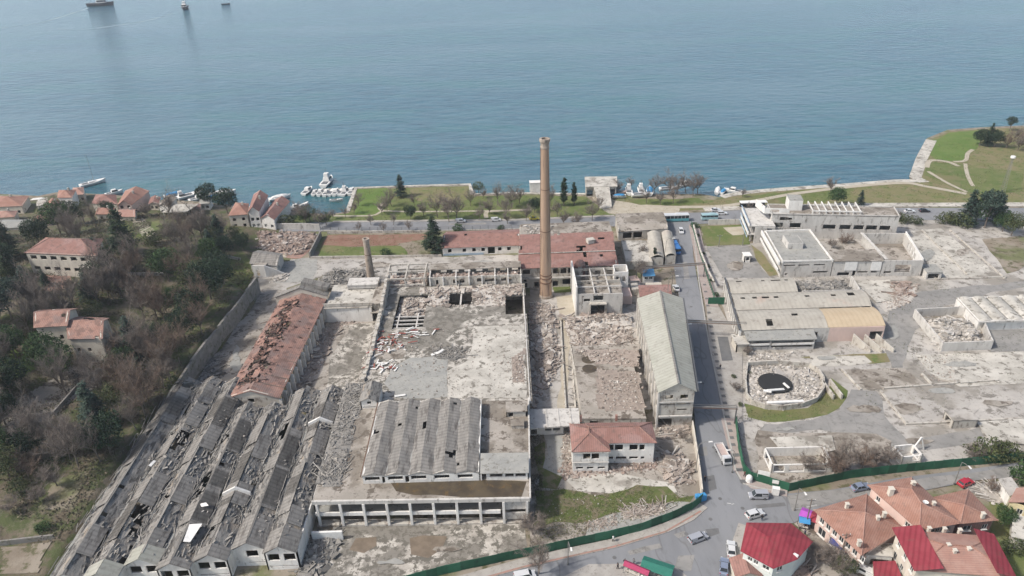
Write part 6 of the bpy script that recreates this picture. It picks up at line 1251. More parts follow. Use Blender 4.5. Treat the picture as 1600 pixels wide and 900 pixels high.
# ---------------------------------------------------------------- market at the bottom edge and corner stall
def canopy(label, cols, p, w_, d, rz, h=2.3, name='market_stall'):
    q = P(*p, 0); t = thing(name, label, 'stall', q, rz)
    for i, cc in enumerate(cols):
        mb = MB(); x0 = -w_/2+w_*i/len(cols); x1 = x0+w_/len(cols)
        mb.add([V(x0, -d/2, h), V(x1, -d/2, h), V(x1, 0, h+.6), V(x0, 0, h+.6), V(x1, d/2, h), V(x0, d/2, h)], ((0, 1, 2, 3), (3, 2, 4, 5))); obj('awning', mb, cc, t, local=True, solid=.04)
    for x in (-w_/2+.1, w_/2-.1):
        for y in (-d/2+.1, d/2-.1): mb = MB(); mb.beam((x, y, 0), (x, y, h+.05), .07, .07); obj('pole', mb, K['iron'], t, local=True)
    mb = MB(); mb.box((0, 0, .75), (w_*.85, d*.6, .08)); mb.box((-w_*.35, 0, .36), (.08, d*.5, .72)); mb.box((w_*.35, 0, .36), (.08, d*.5, .72)); obj('table', mb, K['wall_old'], t, local=True)
    rng = random.Random(int(p[0])); mb = MB()
    for k in range(14): chunk(mb, (rng.uniform(-w_*.38, w_*.38), rng.uniform(-d*.2, d*.2), .9), .35, rng, 1)
    obj('goods', mb, K['rubble_white'], t, local=True, kind='stuff'); return t
cg = plain('green_canvas', (.02, .15, .11), .8); cp_ = plain('pink_canvas', (.34, .035, .10), .8); cv = plain('violet_canvas', (.38, .08, .42), .8); cb = plain('blue_canvas', (.05, .25, .5), .8); cr = plain('red_canvas', (.28, .03, .05), .8); cnv = plain('navy_canvas', (.05, .06, .22), .8)
canopy('green canvas stall at the bottom edge of the road', [cg], (1026, 898), 6.2, 3.2, -.45)
canopy('bright pink canvas strip stall beside the green stall', [cp_], (994, 900), 5.2, 1.6, -.55)
canopy('violet and red canvas stall at the corner of the pink house', [cv, cr], (1264, 818), 4.2, 3.2, -.6)
canopy('small blue canvas stall left of the violet one', [cb], (1254, 825), 2.2, 2.0, -.3)
canopy('dark blue and red playground canopy in the lane by the pink house', [cnv, cr], (1320, 868), 6.5, 2.0, -.85, 1.9)
def figure(label, px_, py_, rz, coat, trou, hair=(.03, .025, .02), skirt=False, stride=.18, arm=.15, loc=None):
    q = loc or P(px_, py_, .2); q.z = .22; t = thing('person', label, 'person', q, rz)
    me = bpy.data.meshes.new('body'); 
    vs = [(0, 0, .93), (0, .01, 1.15), (0, 0, 1.40), (0, .01, 1.52), (0, .02, 1.62), (0, .015, 1.72)]
    ed = [(0, 1), (1, 2), (2, 3), (3, 4), (4, 5)]; rr = [.15, .13, .15, .055, .09, .075]
    for s in (-1, 1):
        b0 = len(vs); vs += [(s*.19, 0, 1.40), (s*.25, -.02+s*arm*.5, 1.13), (s*.25, -.06+s*arm, .88), (s*.25, -.07+s*arm, .80)]; ed += [(2, b0), (b0, b0+1), (b0+1, b0+2), (b0+2, b0+3)]; rr += [.06, .045, .035, .035]
        b0 = len(vs); vs += [(s*.09, 0, .88), (s*.10, -s*stride*.6-.03, .48), (s*.10, -s*stride, .08), (s*.10, -s*stride-.14, .04)]; ed += [(0, b0), (b0, b0+1), (b0+1, b0+2), (b0+2, b0+3)]; rr += [.09, .065, .045, .04]
    me.from_pydata(vs, ed, []); o = bpy.data.objects.new('body', me); COL.objects.link(o); o.parent = t; me.materials.append(sk)
    md = o.modifiers.new('skin', 'SKIN')
    for i, r in enumerate(rr): me.skin_vertices[0].data[i].radius = (r, r*.8)
    me.skin_vertices[0].data[0].use_root = True
    o.modifiers.new('sub', 'SUBSURF').levels = 1
    mb = MB(); mb.lathe((0, 0, 0), [(.17, .82), (.185, 1.0), (.18, 1.2), (.205, 1.38), (.14, 1.48), (.07, 1.52)], 10)
    for s in (-1, 1): mb.tube((s*.2, 0, 1.42), (s*.26, -.02+s*arm*.5, 1.13), .08, .065, 7); mb.tube((s*.26, -.02+s*arm*.5, 1.13), (s*.255, -.06+s*arm, .90), .065, .055, 7)
    obj('coat', mb, coat, t, local=True)
    mb = MB()
    if skirt: mb.lathe((0, 0, 0), [(.28, .25), (.22, .6), (.18, .9)], 10)
    for s in (-1, 1): mb.tube((s*.09, 0, .9), (s*.10, -s*stride*.6-.03, .48), .115, .085, 7); mb.tube((s*.10, -s*stride*.6-.03, .48), (s*.10, -s*stride, .10), .085, .06, 7)
    obj('trousers', mb, trou, t, local=True)
    mb = MB(); mb.blob((0, .03, 1.70), (.105, .11, .10), 8, 6); obj('hair', mb, plain('hair', hair, .8), t, local=True); return t
sk = plain('skin', (.45, .27, .19), .6)
blk = plain('black_cloth', (.02, .02, .025), .9); nvy = plain('navy_cloth', (.03, .045, .09), .9); gry = plain('grey_cloth', (.16, .16, .17), .9); wht = plain('white_cloth', (.6, .6, .58), .9)
figure('person in white top and black trousers walking on the pavement by the green fence', 958, 846, 1.3, wht, blk)
figure('person in black walking up the road edge beside the pale wall', 1101, 752, 0, blk, blk)
figure('person in dark clothes standing beside the white car at the junction', 1190, 813, 2.5, blk, nvy)
figure('person in dark clothes waiting by the blue stall', 1257, 836, 1.0, nvy, blk)
figure('person in black at the left of the pink stall, leftmost of three', 965, 889, 1.0, blk, blk)
figure('person in black just behind the pink stall', 976, 883, -1.0, blk, gry)
figure('tall dark dressed person standing between the pink and green stalls', 990, 882, 2.0, gry, blk)
figure('person in dark red coat walking on the brick pavement by the site fence', 1163, 745, .4, plain('dark_red_cloth', (.12, .03, .03), .9), blk)
figure('small lone person standing on the wide pale pavement across the mill', 1125, 577, .2, blk, gry)
# ---------------------------------------------------------------- vehicles
def prof_ext(mb, prof, w0, w1=None, zmid=None):
    """side profile (x,z) extruded across y; top narrower"""
    n = len(prof); zs = [p[1] for p in prof]; z0, z1 = min(zs), max(zs)
    def hw(z): return w0/2 if w1 is None else w0/2+(w1-w0)/2*((z-z0)/(z1-z0))
    vs = [(x, -hw(z), z) for x, z in prof]+[(x, hw(z), z) for x, z in prof]
    mb.add(vs, [tuple(range(n)), tuple(range(n, 2*n))[::-1]]+[(i, n+i, n+(i+1) % n, (i+1) % n) for i in range(n)])
def wheels(t, xs, W, r=.31):
    for x in xs:
        for s in (-1, 1):
            mb = MB(); mb.tube((x, s*(W/2-.2), r), (x, s*(W/2+.01), r), r, r, 14); wo = obj('wheel', mb, K['tyre'], t, local=True)
            mb = MB(); mb.tube((x, s*(W/2-.02), r), (x, s*(W/2+.025), r), r*.58, r*.55, 10); obj('rim', mb, K['rim'], wo, local=True)
def lights(t, L_, W, z=.65, zr=.8):
    for s in (-1, 1):
        mb = MB(); mb.box((L_/2-.04, s*(W/2-.25), z), (.12, .34, .16)); obj('headlight', mb, K['lamp_glass'], t, local=True)
        mb = MB(); mb.box((-L_/2+.04, s*(W/2-.18), zr), (.1, .22, .22)); obj('tail_light', mb, K['tail'], t, local=True)
def car(label, px_, py_, rz, paint, kind='hatch', L_=4.1, W=1.72, H=1.46, loc=None, z=.18, name='parked_car', group=None):
    q = loc or P(px_, py_, z); q.z = z; t = thing(name, label, 'car' if kind not in ('van',) else 'van', q, rz, group)
    l = L_/2; mb = MB()
    nose = .55 if kind != 'van' else .35
    prof_ext(mb, [(-l, .3), (l-.05, .26), (l, .5), (l-.05, .72), (l-.35, .80), (l-1.15, .93), (-l+.12 if kind != 'sedan' else -l+.1, .96), (-l-.0, .78)], W, W-.1)
    obj('body', mb, paint, t, local=True, bevel=.06)
    if kind == 'hatch': cab = [(l-1.1, .92), (l-1.75, H-.06), (l-2.1, H), (-l+.75, H), (-l+.35, H-.12), (-l+.08, .95)]
    elif kind == 'sedan': cab = [(l-1.25, .92), (l-1.95, H-.06), (l-2.3, H), (-l+1.25, H-.02), (-l+.95, H-.1), (-l+.45, .96)]
    else: cab = [(l-.75, .92), (l-1.35, H-.1), (l-1.7, H), (-l+.2, H), (-l+.06, H-.1), (-l+.03, .95)]
    g_ = MB(); prof_ext(g_, cab, W-.12, W-.42); obj('windows', g_, K['glass'], t, local=True)
    xs = [c[0] for c in cab]; rf = MB(); top = [c for c in cab if c[1] > H-.13]
    x1 = max(c[0] for c in top)-.02; x0 = min(c[0] for c in top)+.02; 
    rf.box(((x0+x1)/2, 0, H+.0), (x1-x0+.12, W-.36, .07)); obj('roof', rf, paint, t, local=True, bevel=.03)
    pm = MB()
    for s in (-1, 1):
        for (xa, za), (xb, zb) in ((cab[0], cab[1]), (cab[-1], cab[-2])): pm.beam((xa, s*(W/2-.07), za), (xb, s*(W/2-.19), zb), .08, .08)
        xm = (cab[1][0]+cab[-2][0])/2; pm.beam((xm, s*(W/2-.07), .93), (xm, s*(W/2-.19), H-.02), .09, .06)
        if kind == 'van': pm.box(((xm-l)/2+.1, s*(W/2-.10), 1.2), (abs(-l-xm)-.3, .05, .5))
    obj('pillars', pm, paint, t, local=True)
    wheels(t, (l-.8, -l+.75), W); lights(t, L_, W)
    for s in (-1, 1): mb = MB(); mb.box((l-1.35, s*(W/2+.08), 1.0), (.14, .2, .13)); obj('mirror', mb, paint, t, local=True)
    return t
def paint(n, c): return plain(n, c, .28, .25, .6, .02)
pw_, ps_, pg_, pbk, pbl, pyl = paint('white_car_paint', (.72, .72, .71)), paint('silver_car_paint', (.42, .43, .46)), paint('blue_grey_car_paint', (.25, .29, .38)), paint('black_car_paint', (.03, .03, .035)), paint('blue_bus_paint', (.05, .20, .50)), paint('yellow_car_paint', (.65, .55, .05))
car('silver grey hatchback driving across the junction', 1090, 843, .38, ps_, 'van', 4.2, name='driving_car')
car('white hatchback driving near the red roofed house corner', 1179, 806, .3, pw_, 'hatch', name='driving_car')
car('white sedan parked at the kerb, upper of the two by the red roofed house', 1142, 861, 1.33, pw_, 'sedan', 4.3)
car('blue grey sedan parked at the bottom edge behind the white sedan', 1131, 888, 1.25, pg_, 'sedan', 4.3)
car('small silver white van standing at the pavement below the green fence', 1184, 777, 3.08, ps_, 'van', 4.1, H=1.75)
car('dark blue grey sedan parked along the side road behind the salmon roofs', 1344, 764, .22, pg_, 'sedan', 4.4)
car('white car parked by the kerb next to the red annex roof', 1056, 452, 1.62, pw_, 'sedan')
car('white car driving down the road just below the crossing', 1064, 363, 4.65, pw_, 'hatch', name='driving_car')
car('yellow taxi on the main street left of the tall chimney', 835, 343, .03, pyl, 'sedan', name='driving_car', z=.14)
car('white car on the main street near the cedar, left of the two there', 720, 347, .04, pw_, 'van', name='driving_car', z=.14)
car('white car on the main street, right of the two past the cedar', 775, 345, .04, pw_, 'van', name='driving_car', z=.14)
car('white car parked at the promenade left of the bus shelter, upper one', 1118, 330, .1, pw_, 'sedan', z=.14)
car('white car on the street beside the bus shelter, lower one', 1128, 335, .0, pw_, 'hatch', z=.14)
car('white car parked on the street behind the white complex', 1421, 332, .0, pw_, 'sedan', z=.14)
car('dark blue car parked right of the white one behind the complex', 1444, 331, .0, pbk, 'sedan', z=.14)
car('white car parked under the seaside villa balcony', 0, 0, .5, pw_, 'van', loc=P(432, 352, 0), z=.05)
car('dark grey car parked before the arcaded villa', 0, 0, .2, pg_, 'sedan', loc=P(369, 352, .2), z=.2)
car('red car parked at the far side of the salmon pyramid roof', 1508, 757, .4, paint('red_car_paint', (.5, .03, .05)), 'hatch', 3.8)
car('white car parked in the yard beside the red shed', 1348, 894, 2.4, pw_, 'van', 4.2)
car('white car at the very bottom left of the junction road', 820, 902, .2, pw_, 'van', 4.3)
# truck
q = P(1129, 714, .18); t = thing('tipper_truck', 'white open tipper truck driving down the road', 'truck', q, -pi/2+.08)
mb = MB(); prof_ext(mb, [(3.2, .5), (3.25, 1.2), (3.05, 1.4), (2.85, 2.2), (1.75, 2.25), (1.7, .5)], 1.95, 1.85); obj('cab', mb, pw_, t, local=True, bevel=.05)
mb = MB(); mb.add([V(3.27, -.8, 1.32), V(3.27, .8, 1.32), V(2.92, .75, 2.1), V(2.92, -.75, 2.1)], ((0, 1, 2, 3),)); obj('windscreen', mb, K['glass'], t, local=True)
mb = MB(); mb.box((-.8, 0, .95), (5.0, 2.1, .15)); 
for s in (-1, 1): mb.box((-.8, s*1.02, 1.25), (5.0, .07, .6))
mb.box((1.66, 0, 1.5), (.08, 2.1, 1.1)); mb.box((-3.28, 0, 1.25), (.07, 2.1, .6)); obj('load_bed', mb, pw_, t, local=True)
mb = MB(); mb.box((-.8, 0, 1.05), (4.8, 1.9, .06)); obj('bed_floor', mb, plain('bed_floor_paint', (.45, .36, .33), .8), t, local=True)
mb = MB(); mb.box((-.2, 0, .6), (6.2, .9, .25)); obj('chassis', mb, K['iron'], t, local=True)
wheels(t, (2.3, -1.9), 2.0, .42); lights(t, 6.4, 1.9)
# buses
def bus(label, px_, py_, rz, low, up, L_, W, H, z=.15, name='city_bus', roofm=None, loc=None, ac=True):
    q = loc or P(px_, py_, z); q.z = z; t = thing(name, label, 'bus', q, rz); l = L_/2
    mb = MB(); mb.box((0, 0, .85), (L_, W, 1.1)); obj('body', mb, low, t, local=True, bevel=.08)
    mb = MB(); mb.box((0, 0, 1.4+(H-1.9)/2), (L_-.06, W-.06, H-1.9)); obj('windows', mb, K['glass'], t, local=True)
    mb = MB(); mb.box((0, 0, H-.32), (L_-.02, W-.02, .36)); obj('roof', mb, up, t, local=True, bevel=.08)
    mb = MB(); n = int(L_/1.5)
    for k in range(n+1):
        for s in (-1, 1): mb.box((-l+.08+(L_-.16)*k/n, s*(W/2-.02), 1.4+(H-1.9)/2), (.09, .05, H-1.9))
    obj('pillars', mb, up, t, local=True)
    if ac: mb = MB(); mb.box((l*.3, 0, H-.02), (2.0, W*.7, .25)); obj('air_unit', mb, up, t, local=True, bevel=.05)
    wheels(t, (l-L_*.22, -l+L_*.25), W-.05, .45); lights(t, L_, W); return t
ptq = paint('teal_bus_paint', (.12, .38, .42))
bus('long teal city bus with white roof turning at the main street crossing', 1052, 345, .0, ptq, pw_, 12, 2.5, 3.1)
bus('small pale turquoise minibus on the street right of the crossing', 1108, 343, .0, paint('pale_turquoise_paint', (.35, .55, .58)), paint('pale_roof_paint', (.40, .58, .60)), 6.5, 2.1, 2.6, name='minibus')
bus('bright blue minibus driving up the road past the curved sheds', 1055, 392, 1.60, pbl, pbl, 7.4, 2.3, 2.9, name='minibus', ac=True)
# ---------------------------------------------------------------- street furniture
def lamp(label, head, z=9.0, arm=(2.4, .1), m='tank', group='street lamps'):
    H_ = P(*head, z); base = V(H_.x-arm[0], H_.y-arm[1], .15); t = thing('street_lamp', label, 'street lamp', base, 0, group)
    mb = MB(); mb.tube(base, base+V(0, 0, z-1.2), .11, .08, 8); a = base+V(0, 0, z-1.2); pts_ = [a, a+V(arm[0]*.12, 0, .6), a+V(arm[0]*.4, arm[1]*.4, 1.0), V(H_.x, H_.y, z)]
    for p0, p1 in zip(pts_, pts_[1:]): mb.tube(p0, p1, .07, .055, 6)
    obj('pole', mb, K[m], t); mb = MB(); mb.box(H_+V(.2, 0, -.05), (.95, .36, .16), atan2(arm[1], arm[0])); obj('lamp_head', mb, K['white'], t, bevel=.04)
    mb = MB(); mb.tube(base, base+V(0, 0, .35), .22, .2, 8); obj('base', mb, K['iron'], t)
for hd, lab in (((1052, 372), 'street lamp arching over the road at the blue minibus'), ((1057, 431), 'street lamp over the road beside the blue roofed cabin'), ((1077, 506), 'street lamp over the road halfway along the mill'), ((1092, 597), 'street lamp over the road near the mill gable'), ((1109, 690), 'street lamp over the road beside the leaning pale wall')): lamp(lab, hd)
lamp('street lamp at the curved green fence above the walking person', (891, 858), 7, (.2, -2.2))
lamp('street lamp beside the green fence near the junction', (1257, 771), 7, (.3, -2.0))
lamp('street lamp along the side road fence at the right', (1514, 730), 7, (.3, -2.0))
lamp('street lamp in the brick pavement by the site fence', (1137, 703), 7, (-1.8, 0))
def pole(label, px_, py_, h, name='utility_pole', m='bark'):
    q = P(px_, py_, 0); t = thing(name, label, 'pole', q); mb = MB(); mb.tube(q, q+V(0, 0, h), .16, .1, 8); obj('shaft', mb, K[m], t); mb = MB(); mb.beam(q+V(-.9, 0, h-.5), q+V(.9, 0, h-.5), .1, .12); obj('crossarm', mb, K['iron'], t)
    for s in (-1, 0, 1): mb = MB(); mb.tube(q+V(s*.75, 0, h-.42), q+V(s*.75, 0, h-.15), .05, .04, 6); obj('insulator', mb, K['white'], t)
pole('dark utility pole at the corner stall of the pink house', 1258, 826, 8.5); pole('thin pole at the pink house lane', 1313, 872, 7); pole('utility pole by the blue roofed cabin', 1049, 455, 8); pole('grey pole on the football ground, left one', 1123, 386, 5, m='tank'); pole('grey pole on the football ground, right one', 1160, 384, 5, m='tank')
q = P(1566, 300, 0); t = thing('mast', 'tall lattice floodlight mast on the headland meadow', 'mast', q)
mb = MB()
for s in ((-1, -1), (1, -1), (1, 1), (-1, 1)): mb.tube(q+V(s[0]*.7, s[1]*.7, 0), q+V(s[0]*.25, s[1]*.25, 15), .07, .06, 4)
for k in range(12): z = k*1.25; r0 = .7-.45*z/15; r1 = .7-.45*(z+1.25)/15; mb.tube(q+V(-r0, -r0, z), q+V(r1, -r1, z+1.25), .04, .04, 4); mb.tube(q+V(r0, r0, z), q+V(-r1, r1, z+1.25), .04, .04, 4); mb.tube(q+V(-r0, r0, z), q+V(-r1, -r1, z+1.25), .04, .04, 4)
obj('lattice', mb, K['tank'], t); mb = MB(); mb.lathe(q+V(0, 0, 15), [(.9, 0), (1.0, .3), (.9, .9), (.3, 1.0)], 12); obj('lamp_ring', mb, K['white'], t)
def board(label, p, w_, h, zb, rz, m='white'):
    q = P(*p, 0); t = thing('signboard', label, 'sign', q, rz); mb = MB(); mb.box((0, 0, zb+h/2), (w_, .08, h)); obj('panel', mb, K[m], t, local=True, bevel=.02)
    for s in (-1, 1): mb = MB(); mb.beam((s*w_*.35, .08, 0), (s*w_*.35, .08, zb+h*.8), .08, .08); obj('post', mb, K['iron'], t, local=True)
board('blank white rectangular board leaning over the green fence corner', (1191, 755), 2.6, 2.0, 1.6, -.35)
board('smaller pale board on the green fence, right of the larger one', (1210, 763), 1.4, 1.0, 1.4, -.35)
mb = MB()
for i, (p, lab) in enumerate((((1170, 752), 'white round topped cabinet on the brick pavement, left of the pair'), ((1211, 772), 'white square cabinet on the brick pavement, right of the pair'))):
    q = P(*p, .25); mb = MB()
    if i == 0: mb.lathe(q, [(.75, 0), (.75, 1.2), (.55, 1.6), (.2, 1.8)], 12)
    else: mb.box(q+V(0, 0, .9), (1.5, .9, 1.8), -.3); mb.box(q+V(0, 0, 1.85), (1.6, 1.0, .1), -.3)
    one('utility_cabinet', lab, 'cabinet', mb, 'white')
q = P(1166, 464, 0); t = thing('white_cube_shelter', 'small white concrete shelter on the worn asphalt by the football ground', 'shelter', P(1166, 408, 0)); q = t.location; shell(t, [(q.x-1.2, q.y-1.2), (q.x+1.2, q.y-1.2), (q.x+1.2, q.y+1.6), (q.x-1.2, q.y+1.6)], 0, 2.6, K['wall_white'], {0: [(.6, 1.8, .8, 2.2)]}); mb = MB(); mb.box(q+V(0, .2, 2.7), (2.7, 3.1, .2)); obj('roof', mb, K['white'], t)
q = P(1176, 325, 0); t = thing('bus_shelter', 'long white flat roofed bus shelter on the main street pavement', 'bus shelter', q); mb = MB(); mb.box(q+V(0, 0, 2.8), (11, 2.6, .25)); obj('roof', mb, K['white'], t)
for k in range(5): mb = MB(); mb.box(q+V(-5+k*2.5, .9, 1.4), (.15, .15, 2.8)); obj('post', mb, K['iron'], t)
mb = MB(); mb.box(q+V(0, 1.0, 1.3), (10.5, .06, 2.2)); obj('back_panel', mb, K['glass'], t)
mb = MB(); q = P(1097, 781, .2); mb.box(q+V(0, 0, .8), (1.6, 1.1, 1.6), .3); mb.box(q+V(-.9, .6, .5), (1.0, .9, 1.0), .1); one('blue_tarp_bin', 'bright blue wrapped bin at the tip of the green fence', 'bin', mb, cb, bevel=.1)
rng = random.Random(77)
for k in range(24):
    t_ = k/23; y = 445+t_*250; x = 1098+(y-445)*.149+ (y-445)**2*.00012+3; q = P(x, y, .22); mb = MB(); mb.box(q+V(0, 0, .05), (1.0, 1.0, .1)); one('tree_pit', 'dark square tree pit set in the kerb strip of the road', 'tree pit', mb, 'patch_dark', group='tree pits along the kerb')
q = P(1113, 758, .2)
for x, y in ((1150, 711), (1156, 734), (1162, 752)): 
    q = P(x, y, .32); mb = MB(); mb.box(q+V(0, 0, .03), (1.6, 1.0, .06)); one('tree_pit', 'dark rectangular drain grate in the pink pavement by the site fence', 'tree pit', mb, 'patch_dark', group='drain grates in the pink pavement')
# ---------------------------------------------------------------- the hillside and shore houses
def house(label, cs, zg, h, rise, wm, rm, axis='x', ops=None, win=(), kind='hip', oh=.5, z_world=None, holes=None, name='house', cat='house', f=.5, capm=None):
    """cs: FL FR BR BL image points of the eaves; zg ground height"""
    c = [P(x, y, zg+h) for x, y in cs]; ct = sum(c, V(0, 0, 0))/4; t = thing(name, label, cat, V(ct.x, ct.y, zg))
    if kind == 'hip': hiprect(t, *c, zg+h+rise, K[rm], axis, f, oh, capm)
    elif kind == 'gable': gable(t, c, zg+h+rise, K[rm], axis, oh, holes, 1.0, .1, K[wm])
    else: parapet_roof(t, c, zg+h, K[rm], K[wm], .3)
    shell(t, c, zg-2.0, zg+h-.03, K[wm], ops, win); return t
def wr(L_, n, w_, lv): return [o for v0, v1 in lv for o in rowo(L_, n, w_, v0, v1)]
g1 = PH(95, 425).z
house('two storey white villa with wide dull red hip roof on the wooded hill', ((40, 394), (150, 399), (158, 373), (72, 371)), g1, 8.0, 2.6, 'wall_cream', 'tile_dull', 'x', {0: [(1.2+k*3.6, 3.4+k*3.6, g1+5.6, g1+7.0) for k in range(6)]+[(1.2+k*3.6, 3.4+k*3.6, g1+1.8, g1+3.0) for k in range(6)], 3: [(2, 3.4, g1+5.4, g1+7)]}, capm=K['tile_broken'])
g2 = PH(120, 545).z
house('derelict white villa with broken red tiled roof among bare trees', ((55, 510), (103, 507), (118, 482), (62, 484)), g2, 9.2, 2.0, 'wall_cream', 'tile_broken', 'x', {0: [(2, 3, g2+1.5, g2+2.8), (5.4, 6.4, g2+1.5, g2+2.8), (2, 3, g2+4.4, g2+5.8), (5.4, 6.4, g2+4.6, g2+6), (8, 8.9, g2+3, g2+4.2), (7.6, 8.6, g2+6.3, g2+7.6)]}, kind='gable', holes=holef(.35, .4, 3))
house('lower right wing of the derelict villa with sagging roof', ((108, 528), (158, 527), (168, 497), (110, 494)), g2, 7.0, 2.2, 'wall_cream', 'tile_broken', 'x', {0: [(1, 2, g2+2.5, g2+3.6), (4, 5, g2+2.5, g2+3.6)]}, kind='gable', holes=holef(.3, .35, 8), name='house_wing')
for lab, cs, h, rise, wm, rm, ax, kd in (
    ('small white cube house between the shore boats and orange roofs at left', ((58, 321), (70, 320), (73, 311), (61, 312)), 3.5, .6, 'wall_white', 'concrete_pale', 'x', 'gable'),
    ('pale roofed boathouse directly right of the arcaded orange house', ((233, 318), (246, 318), (250, 308), (236, 308)), 3.5, .8, 'wall_cream', 'tile_dull', 'y', 'gable'),
    ('low orange roofed house tucked below the red brown pyramid roof', ((150, 334), (176, 334), (178, 325), (153, 324)), 3.6, 1.3, 'wall_old', 'tile_orange', 'x', 'hip'),
    ('small salmon roofed house below the arcaded orange one', ((186, 338), (210, 338), (212, 327), (189, 327)), 3.8, 1.3, 'wall_cream', 'tile_orange_b', 'x', 'gable'),
    ('white walled shed with grey roof left of the dark round shore trees', ((312, 318), (326, 317), (330, 309), (317, 309)), 3.4, .8, 'wall_white', 'slab_grey', 'x', 'gable'),
    ('narrow orange roofed house at the frame edge above the grey building', ((-10, 340), (22, 338), (26, 329), (-6, 330)), 4.0, 1.4, 'wall_cream', 'tile_orange_b', 'x', 'hip'),
    ('orange roofed shore house at the far left edge', ((-15, 323), (34, 321), (44, 306), (-12, 306)), 4.5, 2.0, 'wall_cream', 'tile_orange', 'x', 'hip'),
    ('long dark grey roofed building at the left edge below the shore house', ((-30, 357), (46, 354), (48, 343), (-28, 344)), 5.0, .8, 'wall_grey', 'slab_grey', 'x', 'gable'),
    ('white gabled shore house with orange roof behind the round green tree', ((90, 308), (112, 308), (118, 296), (92, 297)), 6.5, 1.6, 'wall_white', 'tile_orange', 'x', 'hip'),
    ('small salmon roofed house at the water below the sailing yacht', ((113, 304), (131, 303), (130, 292), (114, 293)), 4.0, 1.2, 'wall_cream', 'tile_orange_b', 'x', 'hip'),
    ('pink roofless looking house with salmon roof left of the round tree', ((50, 347), (76, 344), (82, 334), (58, 336)), 5.0, 1.2, 'wall_pink', 'tile_dull', 'x', 'hip'),
    ('narrow orange roofed house before the white gabled one', ((72, 326), (90, 324), (92, 313), (76, 314)), 4.0, 1.4, 'wall_pink', 'tile_orange', 'y', 'gable'),
    ('red brown pyramid roofed house right of the white gabled house', ((144, 317), (183, 318), (180, 304), (150, 304)), 4.5, 2.2, 'wall_cream', 'tile_dull', 'x', 'hip'),
    ('brick arcaded house with orange roof hidden by bare trees at the shore', ((184, 320), (205, 319), (232, 298), (196, 298)), 5.5, 2.0, 'wall_pink', 'tile_orange', 'y', 'gable'),
    ('small white shore house with dark roof left of the white tent', ((248, 320), (262, 322), (275, 309), (260, 306)), 4.5, 1.0, 'wall_white', 'slab_brown', 'y', 'gable'),
    ('low red roofed shed right behind the white canopy on the hill shore', ((292, 327), (313, 326), (312, 318), (293, 318)), 3.0, .8, 'wall_old', 'tile_dull', 'x', 'hip'),
    ('arcaded villa with orange hip roof beside the grey street wall', ((357, 336), (386, 334), (388, 318), (368, 316)), 6.5, 1.8, 'wall_cream', 'tile_orange', 'x', 'hip'),
    ('tall white villa with white gable and dark red roof by the sea', ((388, 330), (404, 329), (418, 305), (397, 303)), 8.0, 2.0, 'wall_white', 'tile_dull', 'y', 'gable'),
    ('brown roofed waterfront house right of the tall white villa', ((408, 340), (428, 342), (452, 314), (430, 311)), 5.0, 1.8, 'wall_white', 'tile_dull', 'y', 'gable'),
    ('small grey roofed ruined cottage above the factory lane', ((391, 411), (432, 414), (441, 396), (404, 391)), 3.8, 1.6, 'wall_grey', 'roof_grey', 'x', 'gable')):
    cc = P(sum(p[0] for p in cs)/4, sum(p[1] for p in cs)/4+10, 2); zg = max(.1, hz(cc.x, cc.y)*.8); L_ = (P(*cs[0], h)-P(*cs[1], h)).length; n = max(2, int(L_/3.5))
    lv = [(zg+1, zg+2.3)]+([(zg+3.7, zg+5.0)] if h > 5.4 else [])
    t = house(lab, cs, zg, h, rise, wm, rm, ax, {0: wr(L_, n, 1.2, lv), 1: [(2, 3.2, zg+1.2, zg+2.4)]}, kind=kd, oh=.4)
    if 'orange' in lab or 'white villa' in lab: c0 = t.location; mb = MB(); mb.box((c0.x+1, c0.y+1, zg+h+rise-.2), (.7, .7, 1.6)); obj('chimney', mb, K['wall_old'], t)
t = thing('white_canopy', 'pale flat canopy on posts in the garden before the shore', 'canopy', PH(282, 337)); q = t.location
mb = MB(); mb.add([q+V(-6, -3, 3), q+V(4.5, -3.6, 3), q+V(7, 4, 3.4), q+V(-3, 5, 3.4)], ((0, 1, 2, 3),)); obj('roof', mb, K['concrete_pale'], t, solid=.2)
for x, y in ((-5.5, -2.5), (4, -3), (6, 3.5), (-2.6, 4.4)): mb = MB(); mb.beam(q+V(x, y, -.5), q+V(x, y, 3), .2, .2); obj('post', mb, K['wall_grey'], t)
t = thing('ruined_gate_lodge', 'white ruined gable wall of a lodge at the top of the lane', 'ruin', P(415, 432, 0)); q = t.location
mb = MB(); face_wall(mb, (q.x-4, q.y), (q.x+.5, q.y-.5), 0, 4.5, [(1.2, 2.4, .3, 2.8)]); mb.add([V(q.x+.5, q.y-.5, 0), V(q.x+6.5, q.y+1, 0), V(q.x+6.5, q.y+1, .6), V(q.x+.5, q.y-.5, 4.6), V(q.x+.5, q.y-.1, 0), V(q.x+6.5, q.y+1.4, 0), V(q.x+6.5, q.y+1.4, .6), V(q.x+.5, q.y-.1, 4.6)], ((0, 1, 2, 3), (7, 6, 5, 4), (3, 2, 6, 7), (1, 5, 6, 2))); obj('wall', mb, K['wall_white'], t)
mb = MB(); mb.add([q+V(-4, 0, 4.4), q+V(.5, -.4, 4.4), q+V(1.5, 6, 3.8), q+V(-3.5, 6, 3.6)], ((0, 1, 2, 3),)); obj('roof', mb, K['slab_brown'], t, solid=.15)
rubble('pale pink demolition debris beside the street wall', [(395, 362), (500, 364), (490, 385), (470, 398), (445, 400), (400, 390)], .05, 1500, (.2, 1.3), 1.2, 'rubble_red', seed=81, long=.08)
rubble('white rubble at the lodge on the lane', [(425, 430), (455, 425), (448, 440), (420, 442)], .05, 200, (.2, .9), .4, 'rubble_white', seed=82)
